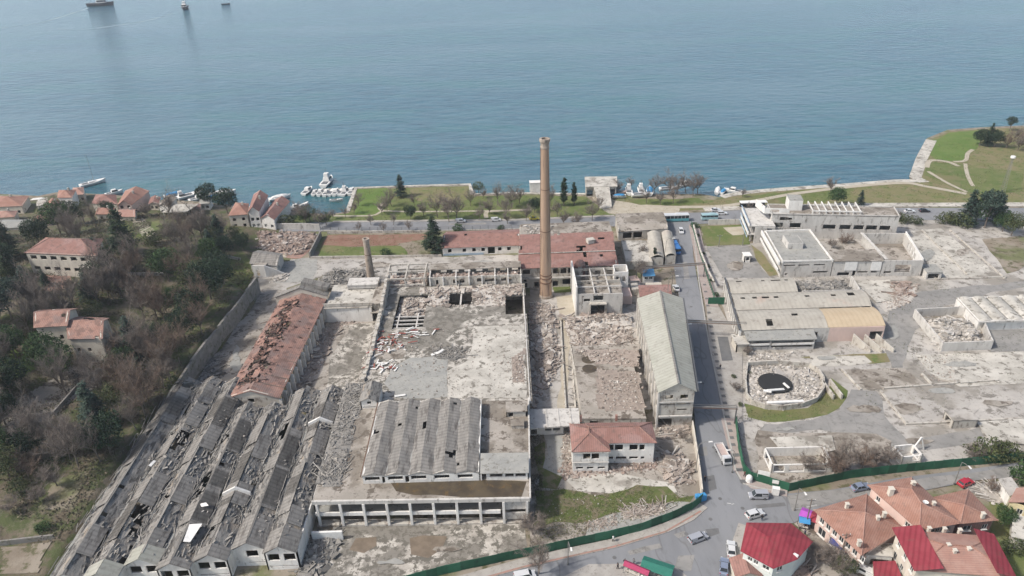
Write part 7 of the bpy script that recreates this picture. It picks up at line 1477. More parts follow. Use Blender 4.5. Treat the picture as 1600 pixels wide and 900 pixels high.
# boathouse
t = thing('boathouse', 'pale concrete boathouse with T shaped flat roof at the shore', 'boathouse', V(40, 302, 0))
mb = MB(); mb.prism([(33.2, 298.2), (47.0, 297.4), (48.6, 309.6), (34.2, 310.6)], 4.6, 4.95); obj('roof', mb, K['concrete_pale'], t)
mb = MB(); mb.add([V(36.8, 297.9, 4.7), V(43.6, 297.6, 4.7), V(43.2, 285, .2), V(38, 285, .2), V(36.8, 297.9, 4.4), V(43.6, 297.6, 4.4), V(43.2, 285, 0), V(38, 285, 0)], ((0, 3, 2, 1), (4, 5, 6, 7), (0, 4, 7, 3), (1, 2, 6, 5))); obj('ramp', mb, K['concrete_pale'], t)
shell(t, [(33.6, 298.6), (46.6, 297.9), (48, 309.2), (34.6, 310.1)], -1.4, 4.58, K['wall_old'], {0: [(.4, 3.0, .3, 3.4), (10.4, 12.6, .3, 3.4)]})
mb = MB(); q = P(836, 299, 0); mb.box(q+V(0, 0, 2.2), (4.6, 3, 4.4)); mb.box(q+V(0, 0, 4.5), (4.9, 3.3, .25)); one('shore_hut', 'small white square hut at the water left of the chimney', 'hut', mb, 'wall_white')
# ---------------------------------------------------------------- boats
def hull(mb, L_, W, H, z0=-.3, n=9):
    secs = []
    for i in range(n):
        u = i/(n-1); x = -L_/2+L_*u; w_ = W/2*(1-max(0, (u-.45)/.55)**2.2)*(1-.12*max(0, (.25-u)/.25)); w_ = max(.03, w_); sh = H*(1+.35*max(0, (u-.4)/.6)**2)
        secs.append([(x, -w_, sh), (x-.02*L_*u, -w_*.82, sh*.4), (x-.04*L_*u, -w_*.35, z0), (x-.04*L_*u, w_*.35, z0), (x-.02*L_*u, w_*.82, sh*.4), (x, w_, sh)])
    b = len(mb.v)
    for s in secs: mb.v += s
    for i in range(n-1):
        for k in range(5): a = b+i*6+k; mb.f.append((a, a+1, a+7, a+6))
        mb.f.append((b+i*6+5, b+i*6, b+i*6+6, b+i*6+11))
    mb.f.append(tuple(b+k for k in range(6))[::-1]); mb.f.append(tuple(b+(n-1)*6+k for k in range(6)))
def boat(label, px_, py_, rz, L_, W=None, hm='white', kind='motor', group=None, name='motor_boat', loc=None, z=-1.5, cat='boat', cover=None):
    W = W or L_*.34; q = loc or P(px_, py_, z); q = V(q.x, q.y, z); t = thing(name, label, cat, q, rz, group); H = .16*L_ if L_ < 9 else .11*L_
    hm = K[hm] if isinstance(hm, str) else hm
    mb = MB(); hull(mb, L_, W, H); obj('hull', mb, hm, t, local=True)
    mb = MB(); mb.box((-L_*.18, 0, H+.03), (L_*.46, W*.66, .06)); obj('cockpit', mb, K['bed'] if 'bed' in K else K['wall_old'], t, local=True)
    if cover: mb = MB(); mb.blob((0, 0, H), (L_*.45, W*.46, .11*L_), 10, 6, 2); obj('cover', mb, cover, t, local=True); return t
    if kind in ('motor', 'yacht', 'ship'):
        ch = .15*L_ if kind != 'ship' else .12*L_
        mb = MB(); prof_ext(mb, [(L_*.24, H), (L_*.12, H+ch), (-L_*.12, H+ch), (-L_*.14, H)], W*.7, W*.58); obj('cabin', mb, K['white'], t, local=True, bevel=.05)
        mb = MB(); prof_ext(mb, [(L_*.222, H+ch*.3), (L_*.155, H+ch*.8), (-L_*.10, H+ch*.8), (-L_*.11, H+ch*.3)], W*.72, W*.63); obj('windows', mb, K['glass'], t, local=True)
        if kind != 'motor' : 
            mb = MB(); mb.box((-L_*.02, 0, H+ch*1.45), (L_*.18, W*.45, ch*.9)); obj('wheelhouse', mb, K['white'], t, local=True, bevel=.05)
            mb = MB(); mb.tube((-L_*.05, 0, H+ch), (-L_*.05, 0, H+ch*3.4), .12, .06, 6); mb.beam((-L_*.05, -W*.2, H+ch*2.8), (-L_*.05, W*.2, H+ch*2.8), .08, .08); obj('mast', mb, K['iron'], t, local=True)
    if kind == 'sail':
        mb = MB(); prof_ext(mb, [(L_*.2, H), (L_*.1, H+.45), (-L_*.15, H+.45), (-L_*.17, H)], W*.5, W*.42); obj('cabin', mb, K['white'], t, local=True); mb = MB(); mb.tube((L_*.06, 0, H), (L_*.06, 0, H+L_*1.15), .09, .05, 6); mb.tube((L_*.06, 0, H+1.3), (-L_*.33, 0, H+1.2), .1, .08, 6); obj('mast', mb, K['tank'], t, local=True)
        mb = MB()
        for s in (-1, 1): mb.tube((L_*.03, s*W*.45, H), (L_*.06, 0, H+L_*1.1), .015, .015, 3)
        mb.tube((L_*.49, 0, H), (L_*.06, 0, H+L_*1.1), .015, .015, 3); obj('rigging', mb, K['iron'], t, local=True)
    if kind == 'open': mb = MB(); mb.box((-L_*.05, 0, H+.05), (.3, W*.8, .06)); mb.box((L_*.18, 0, H+.05), (.3, W*.6, .06)); obj('bench', mb, K['bark'], t, local=True)
    return t
K['bed'] = plain('boat_cockpit', (.12, .13, .14), .7)
boat('white sailing yacht moored off the shore houses at the left', 146, 288, .75, 12, 3.8, kind='sail', name='sailing_yacht')
boat('white motor yacht with brown stern moored at the pier end', 512, 286, 1.45, 13, 4.4, kind='yacht', name='motor_yacht')
boat('white motor boat floating alone at the left of the moored row', 481, 300, 1.35, 9, 3.2)
for i, (x, y, L_, kd, lab) in enumerate(((492, 303, 6, 'motor', 'dark decked boat, first from the left in the moored row'), (501, 303, 7, 'motor', 'small white boat, second from the left in the moored row'), (510, 303.5, 7, 'motor', 'small white boat, third from the left in the moored row'), (517.5, 303, 7, 'open', 'open white boat in the middle of the moored row'), (525, 302.5, 7.4, 'motor', 'white boat just left of the larger boat in the moored row'), (531.5, 302.5, 6.8, 'open', 'narrow open white boat pressed against the larger moored boat'), (539, 301.5, 9, 'yacht', 'largest white boat with wheelhouse in the moored row'), (549.5, 301.5, 7.5, 'motor', 'rightmost white boat of the moored row by the quay'))):
    boat(lab, x, y, 1.5, L_, L_*.36, kind=kd, group='boats moored along the pier')
t = thing('pier', 'narrow wooden pier with moored boats left of the park lawn', 'pier', P(505, 296, -1.5)); a, b2 = P(497, 296.5, -.6), P(558, 295, -.6); mb = MB(); mb.beam(a, b2, 1.8, .25); obj('deck', mb, K['path'], t)
for k in range(7): q = a.lerp(b2, k/6); mb = MB(); mb.tube(q+V(0, -.6, -1.6), q+V(0, -.6, .5), .14, .14, 6); obj('pile', mb, K['bark'], t)
boat('white boat at the small landing below the brown roofed house', 462, 326, .5, 7, kind='motor'); boat('small grey boat next to the landing by the brown roofed house', 474, 322, .9, 6, kind='open')
boat('slim white rowing skiff lying in the small harbour', 526, 314.5, .05, 6, 1.3, kind='open', name='rowing_boat')
mbl2 = plain('blue_tarpaulin', (.04, .24, .48), .6)
for (x, y, rz, L_, kd, cov, hm, lab) in ((982, 299, 1.5, 9, 'yacht', None, 'white', 'white cabin boat on land, left of the pair near the blue tarpaulin'), (1001, 298, 1.5, 9, 'yacht', None, 'white', 'white cabin boat on land, right of the pair near the blue tarpaulin'), (1015, 300, 1.4, 9, 'motor', mbl2, 'white', 'beached boat wrapped in a bright blue tarpaulin'), (970, 303, .2, 6, 'open', None, 'wall_pink', 'small reddish dinghy ashore left of the white cabin boats'), (968, 308, .0, 6, 'motor', mbl2, 'white', 'low boat under blue sheet in front of the beached boats'), (1003, 306, .05, 9, 'open', None, 'white', 'long upturned white dinghy before the beached boats'), (1070, 291, .6, 8, 'motor', None, 'white', 'white boat standing among bare trees at the slipway'), (1046, 296, .1, 9, 'open', None, 'white', 'long white rowing boat by the bare trees ashore'), (1121, 300, 1.2, 7, 'motor', K['white'], 'white', 'white covered boat at the slipway edge'), (1130, 301, 1.0, 6, 'motor', mbl2, 'white', 'small blue covered boat at the slipway edge'), (1145, 301, 2.6, 8, 'motor', None, 'white', 'grey white boat moored against the promenade'), (957, 297, 1.4, 7, 'motor', None, 'white', 'white boat just right of the boathouse')):
    q = P(x, y, .3); inl = not (x > 1118); boat(lab, x, y, rz, L_, kind=kd, cover=cov, hm=hm, loc=P(x, y, .5 if inl else -1.3), z=.5 if inl else -1.3)
for (x, y, rz, L_, kd, cov, lab) in ((345, 303, .55, 14, 'motor', K['white'], 'big white shrink wrapped boat beside the dark round trees'), (330, 308, .5, 8, 'motor', mbl2, 'blue covered boat left of the dark round trees'), (270, 303, .6, 8, 'motor', mbl2, 'small blue topped boat behind the white shore house'), (283, 306, .6, 9, 'yacht', None, 'white boat crowded against the shore by the canopy'), (298, 303, .7, 12, 'open', None, 'long grey open boat pointing out from the shore'), (310, 308, .6, 9, 'motor', None, 'white boat between the grey open boat and the blue one'), (178, 300, .7, 8, 'motor', None, 'white boat behind the red brown pyramid roof'), (437, 307, .5, 10, 'motor', K['white'], 'white wrapped boat beside the brown roofed waterfront house'), (60, 312, .2, 8, 'open', K['white'], 'white covered boat ashore left of the white gabled house')):
    boat(lab, x, y, rz, L_, kind=kd, cover=cov, loc=P(x, y, 0), z=-1.2)
dk = plain('dark_hull', (.045, .04, .05), .6)
boat('dark hulled fishing ship with tall masts far out, leftmost on the water', 158, 9, .12, 34, 8, dk, 'ship', name='fishing_ship', cat='ship')
t = boat('white and dark small ferry seen end on, far out near the top edge', 289, 14, -1.35, 26, 8, dk, 'ship', name='ferry', cat='ship')
boat('tiny dark motor launch farthest right on the water', 353, 7, .1, 11, 3, dk, 'open', name='launch', cat='boat')
wm = M('wake_foam', (.34, .42, .45), (.26, .34, .38), .05, (.18, .26, .3), .05, .5, rough=.5, bump=.1)
def wake(pts, w_):
    ws = [P(x, y, -1.5) for x, y in pts]; mb = MB(); n = len(ws)
    ribbon('wake', wm, pts, w_, .03, base=-1.5, kind='stuff', label='pale thin wake trailing behind the far '+('fishing ship' if pts[0][0] < 140 else 'ferry'), cat='wake', jit=.8)
wake([(139, 12), (90, 28), (50, 38), (0, 43), (-60, 45)], 3.0); wake([(270, 21), (230, 32), (180, 40), (130, 46), (90, 45)], 2.2)
HAZE = .00015
# ---------------------------------------------------------------- trees
def bare_parts(seed, h, spread=.5, n1=7, dens=1.0):
    rng = random.Random(seed); tr = MB(); tw = MB()
    th = h*rng.uniform(.22, .34); top = V(rng.gauss(0, .25), rng.gauss(0, .25), th); tr.tube((0, 0, -.4), top, h*.020, h*.014, 7)
    def grow(p, d, ln, r, lv):
        segs = 3; q = p
        for s in range(segs):
            d = (d+V(rng.gauss(0, .16), rng.gauss(0, .16), rng.gauss(.05, .10))).normalized(); q2 = q+d*ln/segs
            (tr if lv < 2 else tw).tube(q, q2, r*(1-.25*s/segs), r*(1-.25*(s+1)/segs), 5 if lv < 2 else 3, False)
            if lv < 3:
                for k in range(rng.randint(1, 2) if lv else 1):
                    a = rng.uniform(0, 2*pi); side = V(cos(a), sin(a), rng.uniform(-.05, .6)).normalized(); grow(q2, (d*.6+side*.75).normalized(), ln*rng.uniform(.42, .62), r*.5, lv+1)
            if lv >= 2:
                for k in range(int(6*dens)):
                    a = rng.uniform(0, 2*pi); dd = (d*.7+V(cos(a), sin(a), rng.uniform(-.3, .7))*.8).normalized(); L_ = h*rng.uniform(.05, .13); p0 = q.lerp(q2, rng.random()); w_ = V(-dd.y, dd.x, rng.gauss(0, .4)).normalized()*.013
                    tw.add([p0-w_, p0+w_, p0+dd*L_], ((0, 1, 2),)); e = p0+dd*L_*.5; d3 = (dd+V(rng.gauss(0, .6), rng.gauss(0, .6), rng.gauss(.1, .4))).normalized(); tw.add([e-w_*.8, e+w_*.8, e+d3*L_*.6], ((0, 1, 2),))
            q = q2
    for k in range(n1):
        a = 2*pi*k/n1+rng.gauss(0, .3); p = V(0, 0, 0).lerp(top, rng.uniform(.75, 1)); grow(p, V(cos(a)*spread, sin(a)*spread, rng.uniform(.6, 1.0)).normalized(), h*rng.uniform(.34, .5), h*.009, 1)
    grow(top, V(0, 0, 1), h*.55, h*.010, 1)
    return tr, tw
def leafy(seed, lobes, n, s=.34, trunk_h=2.0, tr_r=.2, sub=.75):
    """lobes: (x,y,z,rx,ry,rz); leaf sized faces through the volume, denser near the outside"""
    rng = random.Random(seed); tw = MB(); tr = MB(); top = max(l[2] for l in lobes); tr.tube((0, 0, -.5), (0, 0, top*.8), tr_r, tr_r*.35, 7)
    tot = sum(l[3]*l[4]*l[5] for l in lobes)
    for l in lobes:
        c = V(*l[:3]); tr.tube((0, 0, max(.2, c.z*.5)), c, tr_r*.4, .05, 5, False)
        k = int(n*l[3]*l[4]*l[5]/tot)
        for _ in range(k):
            d = V(rng.gauss(0, 1), rng.gauss(0, 1), rng.gauss(0, 1)).normalized(); f = 1+.42*noise.noise(d*2.3+V(seed, l[0], l[2]))+.18*noise.noise(d*6+V(seed, 1, 1))
            r = f*rng.uniform(sub, 1.0)**.7 if rng.random() < .8 else f*rng.uniform(.3, 1)
            p = c+V(d.x*l[3], d.y*l[4], d.z*l[5])*r
            if noise.noise(p*.9+V(seed, 0, 0)) < -.30: continue
            a = V(rng.gauss(0, 1), rng.gauss(0, 1), rng.gauss(0, 1)).normalized(); b_ = a.cross(V(rng.gauss(0, 1), rng.gauss(0, 1), rng.gauss(0, 1))).normalized(); q = s*rng.uniform(.6, 1.4)
            tw.add([p-a*q/2, p+b_*q*.35, p+a*q/2+b_*q*.15, p-b_*q*.3], ((0, 1, 2, 3),))
    return tr, tw
def conifer(seed, h, r, n, s=.4, droop=.25, shape=1.0):
    rng = random.Random(seed); tw = MB(); tr = MB(); tr.tube((0, 0, -.4), (0, 0, h*.97), h*.022, .04, 7)
    nl = int(h*1.7)
    for i in range(nl):
        u = (i+.5)/nl; z = h*(.12+.86*u); rr = r*(1-u)**shape*rng.uniform(.8, 1.15)+.15
        nb = max(4, int(9*(1-u)+3))
        for b_ in range(nb):
            a = rng.uniform(0, 2*pi); L_ = rr*rng.uniform(.7, 1.1); d = V(cos(a), sin(a), -droop+rng.gauss(.1, .1)); tr.tube((0, 0, z), V(0, 0, z)+d*L_, .05, .02, 3, False)
            k = max(3, int(n*L_/(nl*nb*r*.5)))
            for _ in range(k):
                t_ = rng.uniform(.15, 1.05)**.7; p = V(0, 0, z)+d*L_*t_+V(rng.gauss(0, .16*r*.3+.1), rng.gauss(0, .16*r*.3+.1), rng.gauss(0, .14)); a2 = V(cos(a)+rng.gauss(0, .5), sin(a)+rng.gauss(0, .5), rng.gauss(-.1, .3)).normalized(); w_ = V(-a2.y, a2.x, rng.gauss(0, .3)).normalized(); q = s*rng.uniform(.6, 1.3)
                tw.add([p-a2*q/2, p+w_*q*.3, p+a2*q/2, p-w_*q*.3], ((0, 1, 2, 3),))
    return tr, tw
def make_tree(parts, label, cat, name, leafmat, crown='crown', loc=(0, 0, -500)):
    t = thing(name, label, cat, loc); obj('trunk', parts[0], K['bark'], t, local=True); obj(crown, parts[1], K[leafmat], t, local=True); return t
protos = {}; used = set()
def reg(key, fn, name, cat, leafmat): protos[key] = (fn, name, cat, leafmat)
for i in range(6): reg('bare%d' % i, (lambda i=i: bare_parts(100+i, 9, .55+.1*(i % 3), 6+i % 3)), 'bare_tree', 'bare tree', 'twig')
for i in range(3): reg('red%d' % i, (lambda i=i: bare_parts(200+i, 9, .7, 8)), 'bare_tree', 'bare tree', 'twig_red')
for i in range(2): reg('bush%d' % i, (lambda i=i: bare_parts(300+i, 9, 1.2, 12, 1.2)), 'bare_bush', 'bare bush', 'twig')
for i in range(3): reg('round%d' % i, (lambda i=i: leafy(400+i, [(0, 0, 5.6, 3.2, 3.2, 2.8), (1.8, .6, 4.6, 2.2, 2.2, 1.9), (-1.7, -.8, 4.8, 2.3, 2.1, 2.0), (.2, -1.8, 6.4, 2.0, 1.9, 1.8), (-.6, 1.7, 6.6, 2.0, 2.0, 1.8)], 5200)), 'evergreen_tree', 'evergreen tree', ['leaf_dark', 'leaf_mid', 'leaf_dark'][i])
reg('olive0', lambda: leafy(420, [(0, 0, 4.6, 2.6, 2.6, 2.2), (1.8, .5, 3.6, 1.9, 1.8, 1.5), (-1.6, -.7, 3.9, 1.8, 1.9, 1.6)], 2600, .3), 'evergreen_tree', 'evergreen tree', 'leaf_olive')
reg('pine0', lambda: leafy(430, [(0, 0, 8.4, 2.6, 2.6, 1.1), (2.0, .8, 7.0, 1.8, 1.7, .8), (-2.0, -.6, 7.3, 1.8, 1.7, .8), (.4, -1.8, 5.8, 1.9, 1.6, .8), (-.8, 1.6, 6.0, 1.8, 1.6, .8), (1.2, -.4, 4.4, 1.6, 1.4, .7)], 4200, .36), 'pine_tree', 'pine tree', 'leaf_blue')
reg('cedar0', lambda: conifer(440, 15, 5.2, 7000, .55, .12, .85), 'cedar_tree', 'cedar tree', 'leaf_dark')
reg('fir0', lambda: conifer(441, 14, 3.6, 5600, .5, .3, .8), 'conifer_tree', 'conifer', 'leaf_dark')
reg('fir1', lambda: conifer(442, 11, 2.8, 4200, .45, .2, .7), 'conifer_tree', 'conifer', 'leaf_blue')
reg('cyp0', lambda: conifer(443, 12, 1.35, 3600, .4, -.9, .35), 'cypress_tree', 'cypress', 'leaf_dark')
reg('shrub0', lambda: leafy(450, [(0, 0, 1.3, 1.7, 1.6, 1.2), (1.1, .3, .9, 1.1, 1.1, .9)], 1300, .28, tr_r=.08), 'green_bush', 'bush', 'leaf_mid')
reg('shrub1', lambda: leafy(451, [(0, 0, 1.5, 2.2, 1.8, 1.3), (1.6, .3, 1.1, 1.5, 1.3, 1.0), (-1.5, .2, 1.0, 1.4, 1.2, .9)], 1600, .28, tr_r=.08), 'green_bush', 'bush', 'leaf_olive')
built = {}
rngT = random.Random(99)
def tree(key, label, px_, py_, s=1.0, hill=False, group=None, loc=None, sz=None):
    q = loc or (PH(px_, py_) if hill else P(px_, py_, 0)); fn, name, cat, lm = protos[key]
    sc = V(s, s, s*(sz or 1)); rz = rngT.uniform(0, 6.28)
    if key not in built:
        t = make_tree(fn(), label, cat, name, lm); built[key] = t; t.location = q; t.rotation_euler = (0, 0, rz); t.scale = sc
        if group: t['group'] = group
        return t
    t = dup(built[key], q, rz, label)
    t.scale = sc
    if group: t['group'] = group
    elif 'group' in t: del t['group']
    return t
# --- single trees one can name
tree('cedar0', 'big dark cedar at the left end of the long white barrack', 679, 394)
tree('fir1', 'dark bushy conifer leaning on the park lawn by the quay', 627, 308, 1.0)
tree('round0', 'dark evergreen in the park between lawn and street', 642, 343, .75)
tree('round2', 'dark round evergreen just left of the tall chimney in the park', 835, 333, .8)
tree('cyp0', 'tall dark cypress right of the chimney, left of the pair', 881, 322, 1.05); tree('cyp0', 'shorter dark cypress, right of the pair beyond the chimney', 897, 321, .85)
tree('olive0', 'small palm like tree at the water corner of the park', 748, 303, .85)
tree('shrub0', 'round green bush on the railing by the cedar', 716, 362, 1.3); tree('shrub0', 'small dark bush on the railing above the barrack roof', 783, 359, .8)
tree('shrub0', 'lone round bush in the red soil garden', 603, 399, 1.1)
tree('cyp0', 'small dark cypress in the yard below the curved sheds', 1022, 413, .55)
tree('round1', 'broad green tree behind the white complex, left of two', 1306, 322, .95); tree('fir1', 'pointed green tree behind the white complex, right of two', 1343, 322, .65)
tree('shrub1', 'dark bush row behind the right end of the white complex', 1409, 347, 1.3); tree('shrub1', 'low dark bushes beside the parked cars behind the complex', 1428, 350, 1.2); tree('bush0', 'bare brown shrub at the corner of the white complex', 1399, 345, .5)
for i, (x, y, k, s) in enumerate(((1510, 352, 'fir1', 1.05), (1524, 350, 'round1', 1.0), (1538, 356, 'pine0', 1.2), (1553, 352, 'fir1', .95), (1566, 362, 'round1', .75), (1497, 352, 'shrub1', 1.5), (1480, 350, 'shrub1', 1.3), (1580, 368, 'olive0', 1.0))):
    tree(k, ['tall conifer at the left of the dense clump by the street', 'broad green tree inside the dense clump by the street', 'ragged blue green pine in the middle of the street clump', 'pointed conifer at the right of the street clump', 'rounded green tree at the near edge of the street clump', 'low bush joining the street clump on its left', 'outermost low bush left of the street clump', 'pale olive tree at the far right of the street clump'][i], x, y, s*1.3)
for i, (x, y, k, s) in enumerate(((1530, 228, 'round0', 1.0), (1543, 228, 'fir0', .85), (1553, 230, 'round2', 1.0), (1577, 205, 'pine0', .8), (1572, 232, 'red0', 1.0), (1590, 235, 'bare2', 1.0), (1597, 226, 'red1', .9), (1583, 222, 'bare1', .9), (1603, 220, 'fir1', .8))):
    tree(k, ['dark dense evergreen at the left of the headland grove', 'dark conifer at the centre of the headland grove', 'dark evergreen at the right of the headland grove', 'small flat topped pine at the top of the headland', 'reddish bare tree right of the dark headland grove', 'pale bare tree at the near edge of headland grove', 'reddish bare tree at the far right of the headland', 'grey bare tree behind the reddish ones on the headland', 'dark conifer at the right frame edge on the headland'][i], x, y, s)
tree('red2', 'pale leafless tree in the courtyard of the white complex', 1319, 388, .7); tree('bush0', 'low bare shrub in the courtyard of the white complex', 1299, 388, .45)
tree('shrub1', 'big olive green bush on the green fence at the right', 1545, 718, 1.9); tree('shrub1', 'second olive green bush on the fence further right', 1572, 714, 1.4); tree('bush1', 'bare bush beside the olive green one at the fence', 1520, 718, .5)
for i, (x, y, s) in enumerate(((1262, 738, .55), (1290, 738, .75), (1318, 735, .85), (1345, 733, .8), (1368, 728, .65), (1305, 745, .6), (1388, 722, .5))): tree('red%d' % (i % 3) if i % 2 else 'bush%d' % (i % 2), '%s leafless reddish bush in the thicket inside the site fence' % ('first', 'second', 'third', 'fourth', 'fifth', 'sixth', 'seventh')[i], x, y, s, group='leafless thicket by the site fence')
tree('shrub0', 'bright green bush at the right edge beside the side road', 1596, 752, 1.8); tree('round1', 'green tree between the yellow house and the salmon pyramid roof', 1566, 822, .6); tree('shrub1', 'garden bush beside the large white house', 1580, 860, 1.2)
tree('bush1', 'greyish leafless bush in the lane below the red roofed house', 1300, 890, .75); tree('bush0', 'second greyish leafless bush left in the lane yard', 1278, 880, .6); tree('olive0', 'grey green bush by the pink house lane', 1318, 900, .7); tree('red1', 'leafless shrub among clutter at the right of the side road', 1548, 770, .45)
tree('bare3', 'bare tree in front of the green fence at the bottom', 842, 897, 1.0); tree('bush1', 'brown leafless bush by the deck corner in front', 832, 835, .7); tree('bare1', 'thin bare tree beside the mill end on the road', 1068, 690, .45)
tree('shrub0', 'small green bush at the kerb of the mill road', 1128, 775, .01) if False else None
tree('bare4', 'bare poplar right of the curved sheds at the cabin', 1003, 440, .95); tree('bare2', 'thin bare tree by the pinkish floor ruin', 1004, 400, .6)
for i, (x, y) in enumerate(((1136, 590), (1140, 612), (1147, 634), (1157, 555), (1161, 585))): tree('bush0' if i % 2 else 'shrub1', 'dark %s clump at the wall foot left of the rubble pen' % ('first', 'second', 'third', 'fourth', 'fifth')[i], x+10, y, .35, group='wall foot clumps by the rubble pen')
for i, (x, y, s) in enumerate(((1119, 462, .5), (1112, 440, .45), (1106, 418, .5), (1098, 398, .45), (1090, 370, .5), (1085, 356, .9))): tree('shrub0', 'dark hedge bush, %s along the green iron fence from the near end' % ('first', 'second', 'third', 'fourth', 'fifth', 'sixth')[i], x, y, s, group='hedge bushes along the green iron fence')
# --- park trees
pk = [(560, 322, .7), (553, 334, .6), (597, 336, .8), (605, 330, .7), (615, 352, .5), (580, 352, .5), (612, 322, .9), (648, 322, .6), (662, 337, .7), (684, 340, 1.0), (702, 347, 1.1), (713, 345, 1.2), (735, 322, .8), (748, 345, .7), (765, 335, .8), (778, 320, .9), (790, 342, .9), (800, 325, 1.0), (812, 318, .9), (822, 345, .8), (793, 350, .6), (861, 322, .9), (871, 340, .7), (925, 345, .8), (935, 328, .7), (905, 350, .6), (880, 352, .7), (480, 352, .9), (500, 356, .8), (470, 345, .8), (520, 343, .5), (695, 322, .6), (755, 310, .5), (540, 340, .5), (640, 362, .5), (900, 357, .6), (600, 363, .5), (560, 363, .45)]
lm_ = [(556, 'by the quay edge'), (620, 'on the bright lawn'), (700, 'between lawn and street'), (760, 'near the cedar'), (830, 'by the boundary of the park'), (960, 'right of the chimney')]
for i, (x, y, s) in enumerate(pk):
    w_ = [l for a, l in lm_ if x <= a] or ['at the park end']
    tree('bare%d' % (i % 6), 'leafless grey park tree %s' % w_[0], x, y, s*1.1, group='leafless park trees '+w_[0])
for i, (x, y, s) in enumerate(((965, 304, .8), (1010, 318, .8), (1022, 304, 1.0), (1045, 303, 1.05), (1058, 303, 1.0), (1072, 301, 1.05), (1090, 302, 1.1), (1083, 306, .9), (1052, 318, .9), (1032, 320, .7), (985, 296, .7), (1160, 308, .5), (1298, 300, .8), (1170, 330, .4))):
    tree('bare%d' % ((i+2) % 6), 'leafless grey tree by the beached boats and slipway' if x < 1100 else ['leafless tree at the promenade near the bus shelter', 'leafless tree on the shore meadow behind the complex', 'small leafless tree by the bus shelter'][i-11], x, y, s, group='leafless trees around the boatyard' if x < 1100 else None)
# --- hillside: named evergreens
for (x, y, k, s, lab) in ((197, 396, 'fir0', 1.15, 'tall black green conifer on the hill crest right of the white villa'), (95, 366, 'round1', 1.25, 'bright mid green round tree behind the hip roofed villa'), (112, 352, 'round0', .95, 'dark evergreen right behind the bright round tree'), (132, 348, 'olive0', 1.1, 'olive tree between the round tree and the shore house'), (327, 324, 'round0', 1.05, 'dark dense round tree at the shore, left of the pair'), (356, 334, 'round2', 1.1, 'dark dense round tree at the shore, right of the pair'),
    (18, 405, 'fir0', .95, 'dark conifer at the left edge beside the white villa'), (22, 440, 'fir0', .8, 'dark conifer in front left of the white villa'), (8, 430, 'round0', 1.1, 'dark spreading evergreen at the left edge'), (48, 462, 'fir1', .8, 'narrow dark conifer in front of the white villa'), (166, 425, 'round0', .9, 'dark evergreen covering the right end of the white villa'), (160, 408, 'olive0', .9, 'grey green tree at the right corner of the white villa'), (72, 446, 'fir1', .45, 'small conifer before the white villa wall'), (118, 452, 'olive0', .5, 'small grey green tree before the white villa'),
    (265, 440, 'round1', 1.15, 'mid green bushy tree in the middle of the wood'), (250, 425, 'olive0', 1.1, 'olive green tree left of the mid green one in the wood'), (330, 468, 'round0', 1.35, 'large dark evergreen above the retaining wall'), (345, 440, 'round2', 1.1, 'dark evergreen upslope behind the large wall tree'), (305, 500, 'round0', 1.05, 'dark evergreen hanging over the retaining wall'), (290, 530, 'round2', .95, 'dark green tree low against the retaining wall'), (300, 455, 'olive0', 1.2, 'olive green tree beside the large dark evergreen'),
    (20, 500, 'pine0', 1.1, 'blue green pine left of the derelict villa'), (38, 482, 'pine0', .9, 'blue green pine touching the derelict villa roof'), (8, 520, 'pine0', 1.2, 'blue green pine at the left edge lower down'), (26, 560, 'round1', .9, 'bright green round tree below the blue pines'), (5, 560, 'round1', 1.0, 'green tree at the left edge by the green lawn'), (142, 474, 'fir1', .8, 'dark conifer behind the derelict villa'), (160, 455, 'round0', 1.0, 'dark evergreen above the derelict villa'), (192, 590, 'round0', .8, 'dark ivy covered tree below the derelict villa'), (270, 570, 'olive0', 1.0, 'olive tree at the end of the retaining wall'), (245, 545, 'round0', .8, 'dark ivy clad tree in the lower wood'), (20, 620, 'round0', 1.1, 'dark evergreen at the left edge, lower wood'), (10, 665, 'round2', .9, 'dark tree at the left edge near the lower yard'), (50, 715, 'round0', .8, 'dark tree beside the small yards at bottom left'), (15, 745, 'olive0', 1.0, 'olive bush at the bottom left meadow'), (0, 720, 'round1', .9, 'green tree at the left frame edge by the meadow'),
    (60, 375, 'olive0', .8, 'grey olive tree left behind the villa roof'), (170, 335, 'round0', .6, 'dark evergreen by the red brown pyramid roof'), (380, 392, 'round0', .7, 'dark green tree above the ruined cottage'), (352, 402, 'round0', .8, 'dark green tree left of the ruined cottage'), (335, 385, 'olive0', 1.0, 'olive tree by the pale garden wall'), (368, 378, 'olive0', .8, 'olive tree beside the arcaded villa yard'), (240, 382, 'shrub1', 1.5, 'dark low bush at the foot of the grassy clearing'), (485, 348, 'olive0', .9, 'green tree at the harbour end of the street'), (475, 350, 'round1', .6, 'small green tree at the harbour corner'), (445, 352, 'shrub1', 1.3, 'green bushes behind the grey street wall'), (510, 352, 'olive0', .7, 'grey green small tree by the railing start')):
    tree(k, lab, x, y, s*1.22, hill=True)
# --- hillside: bare wood, individually planted
rng = random.Random(5); zone = [P(0, 0, 0)]; pts_ = []; tries = 0
poly = [V(x, y, 0) for x, y in ((-60, 370), (30, 375), (160, 345), (170, 325), (240, 320), (345, 345), (350, 378), (400, 425), (330, 520), (275, 590), (185, 715), (130, 745), (60, 715), (-60, 740))]
avoid = [((92, 430), 68, 42), ((108, 545), 60, 34), ((215, 372), 45, 22), ((225, 360), 26, 22), ((60, 640), 55, 35), ((30, 425), 22, 18)]
while len(pts_) < 120 and tries < 9000:
    tries += 1; x = rng.uniform(-60, 400); y = rng.uniform(320, 745)
    if not inpoly(x, y, poly) or any(((x-c[0])/a)**2+((y-c[1])/b_)**2 < 1 for c, a, b_ in avoid): continue
    md = 11*((y+177)/700)
    if any((x-a)**2+((y-b_)*1.3)**2 < md*md for a, b_ in pts_): continue
    pts_.append((x, y))
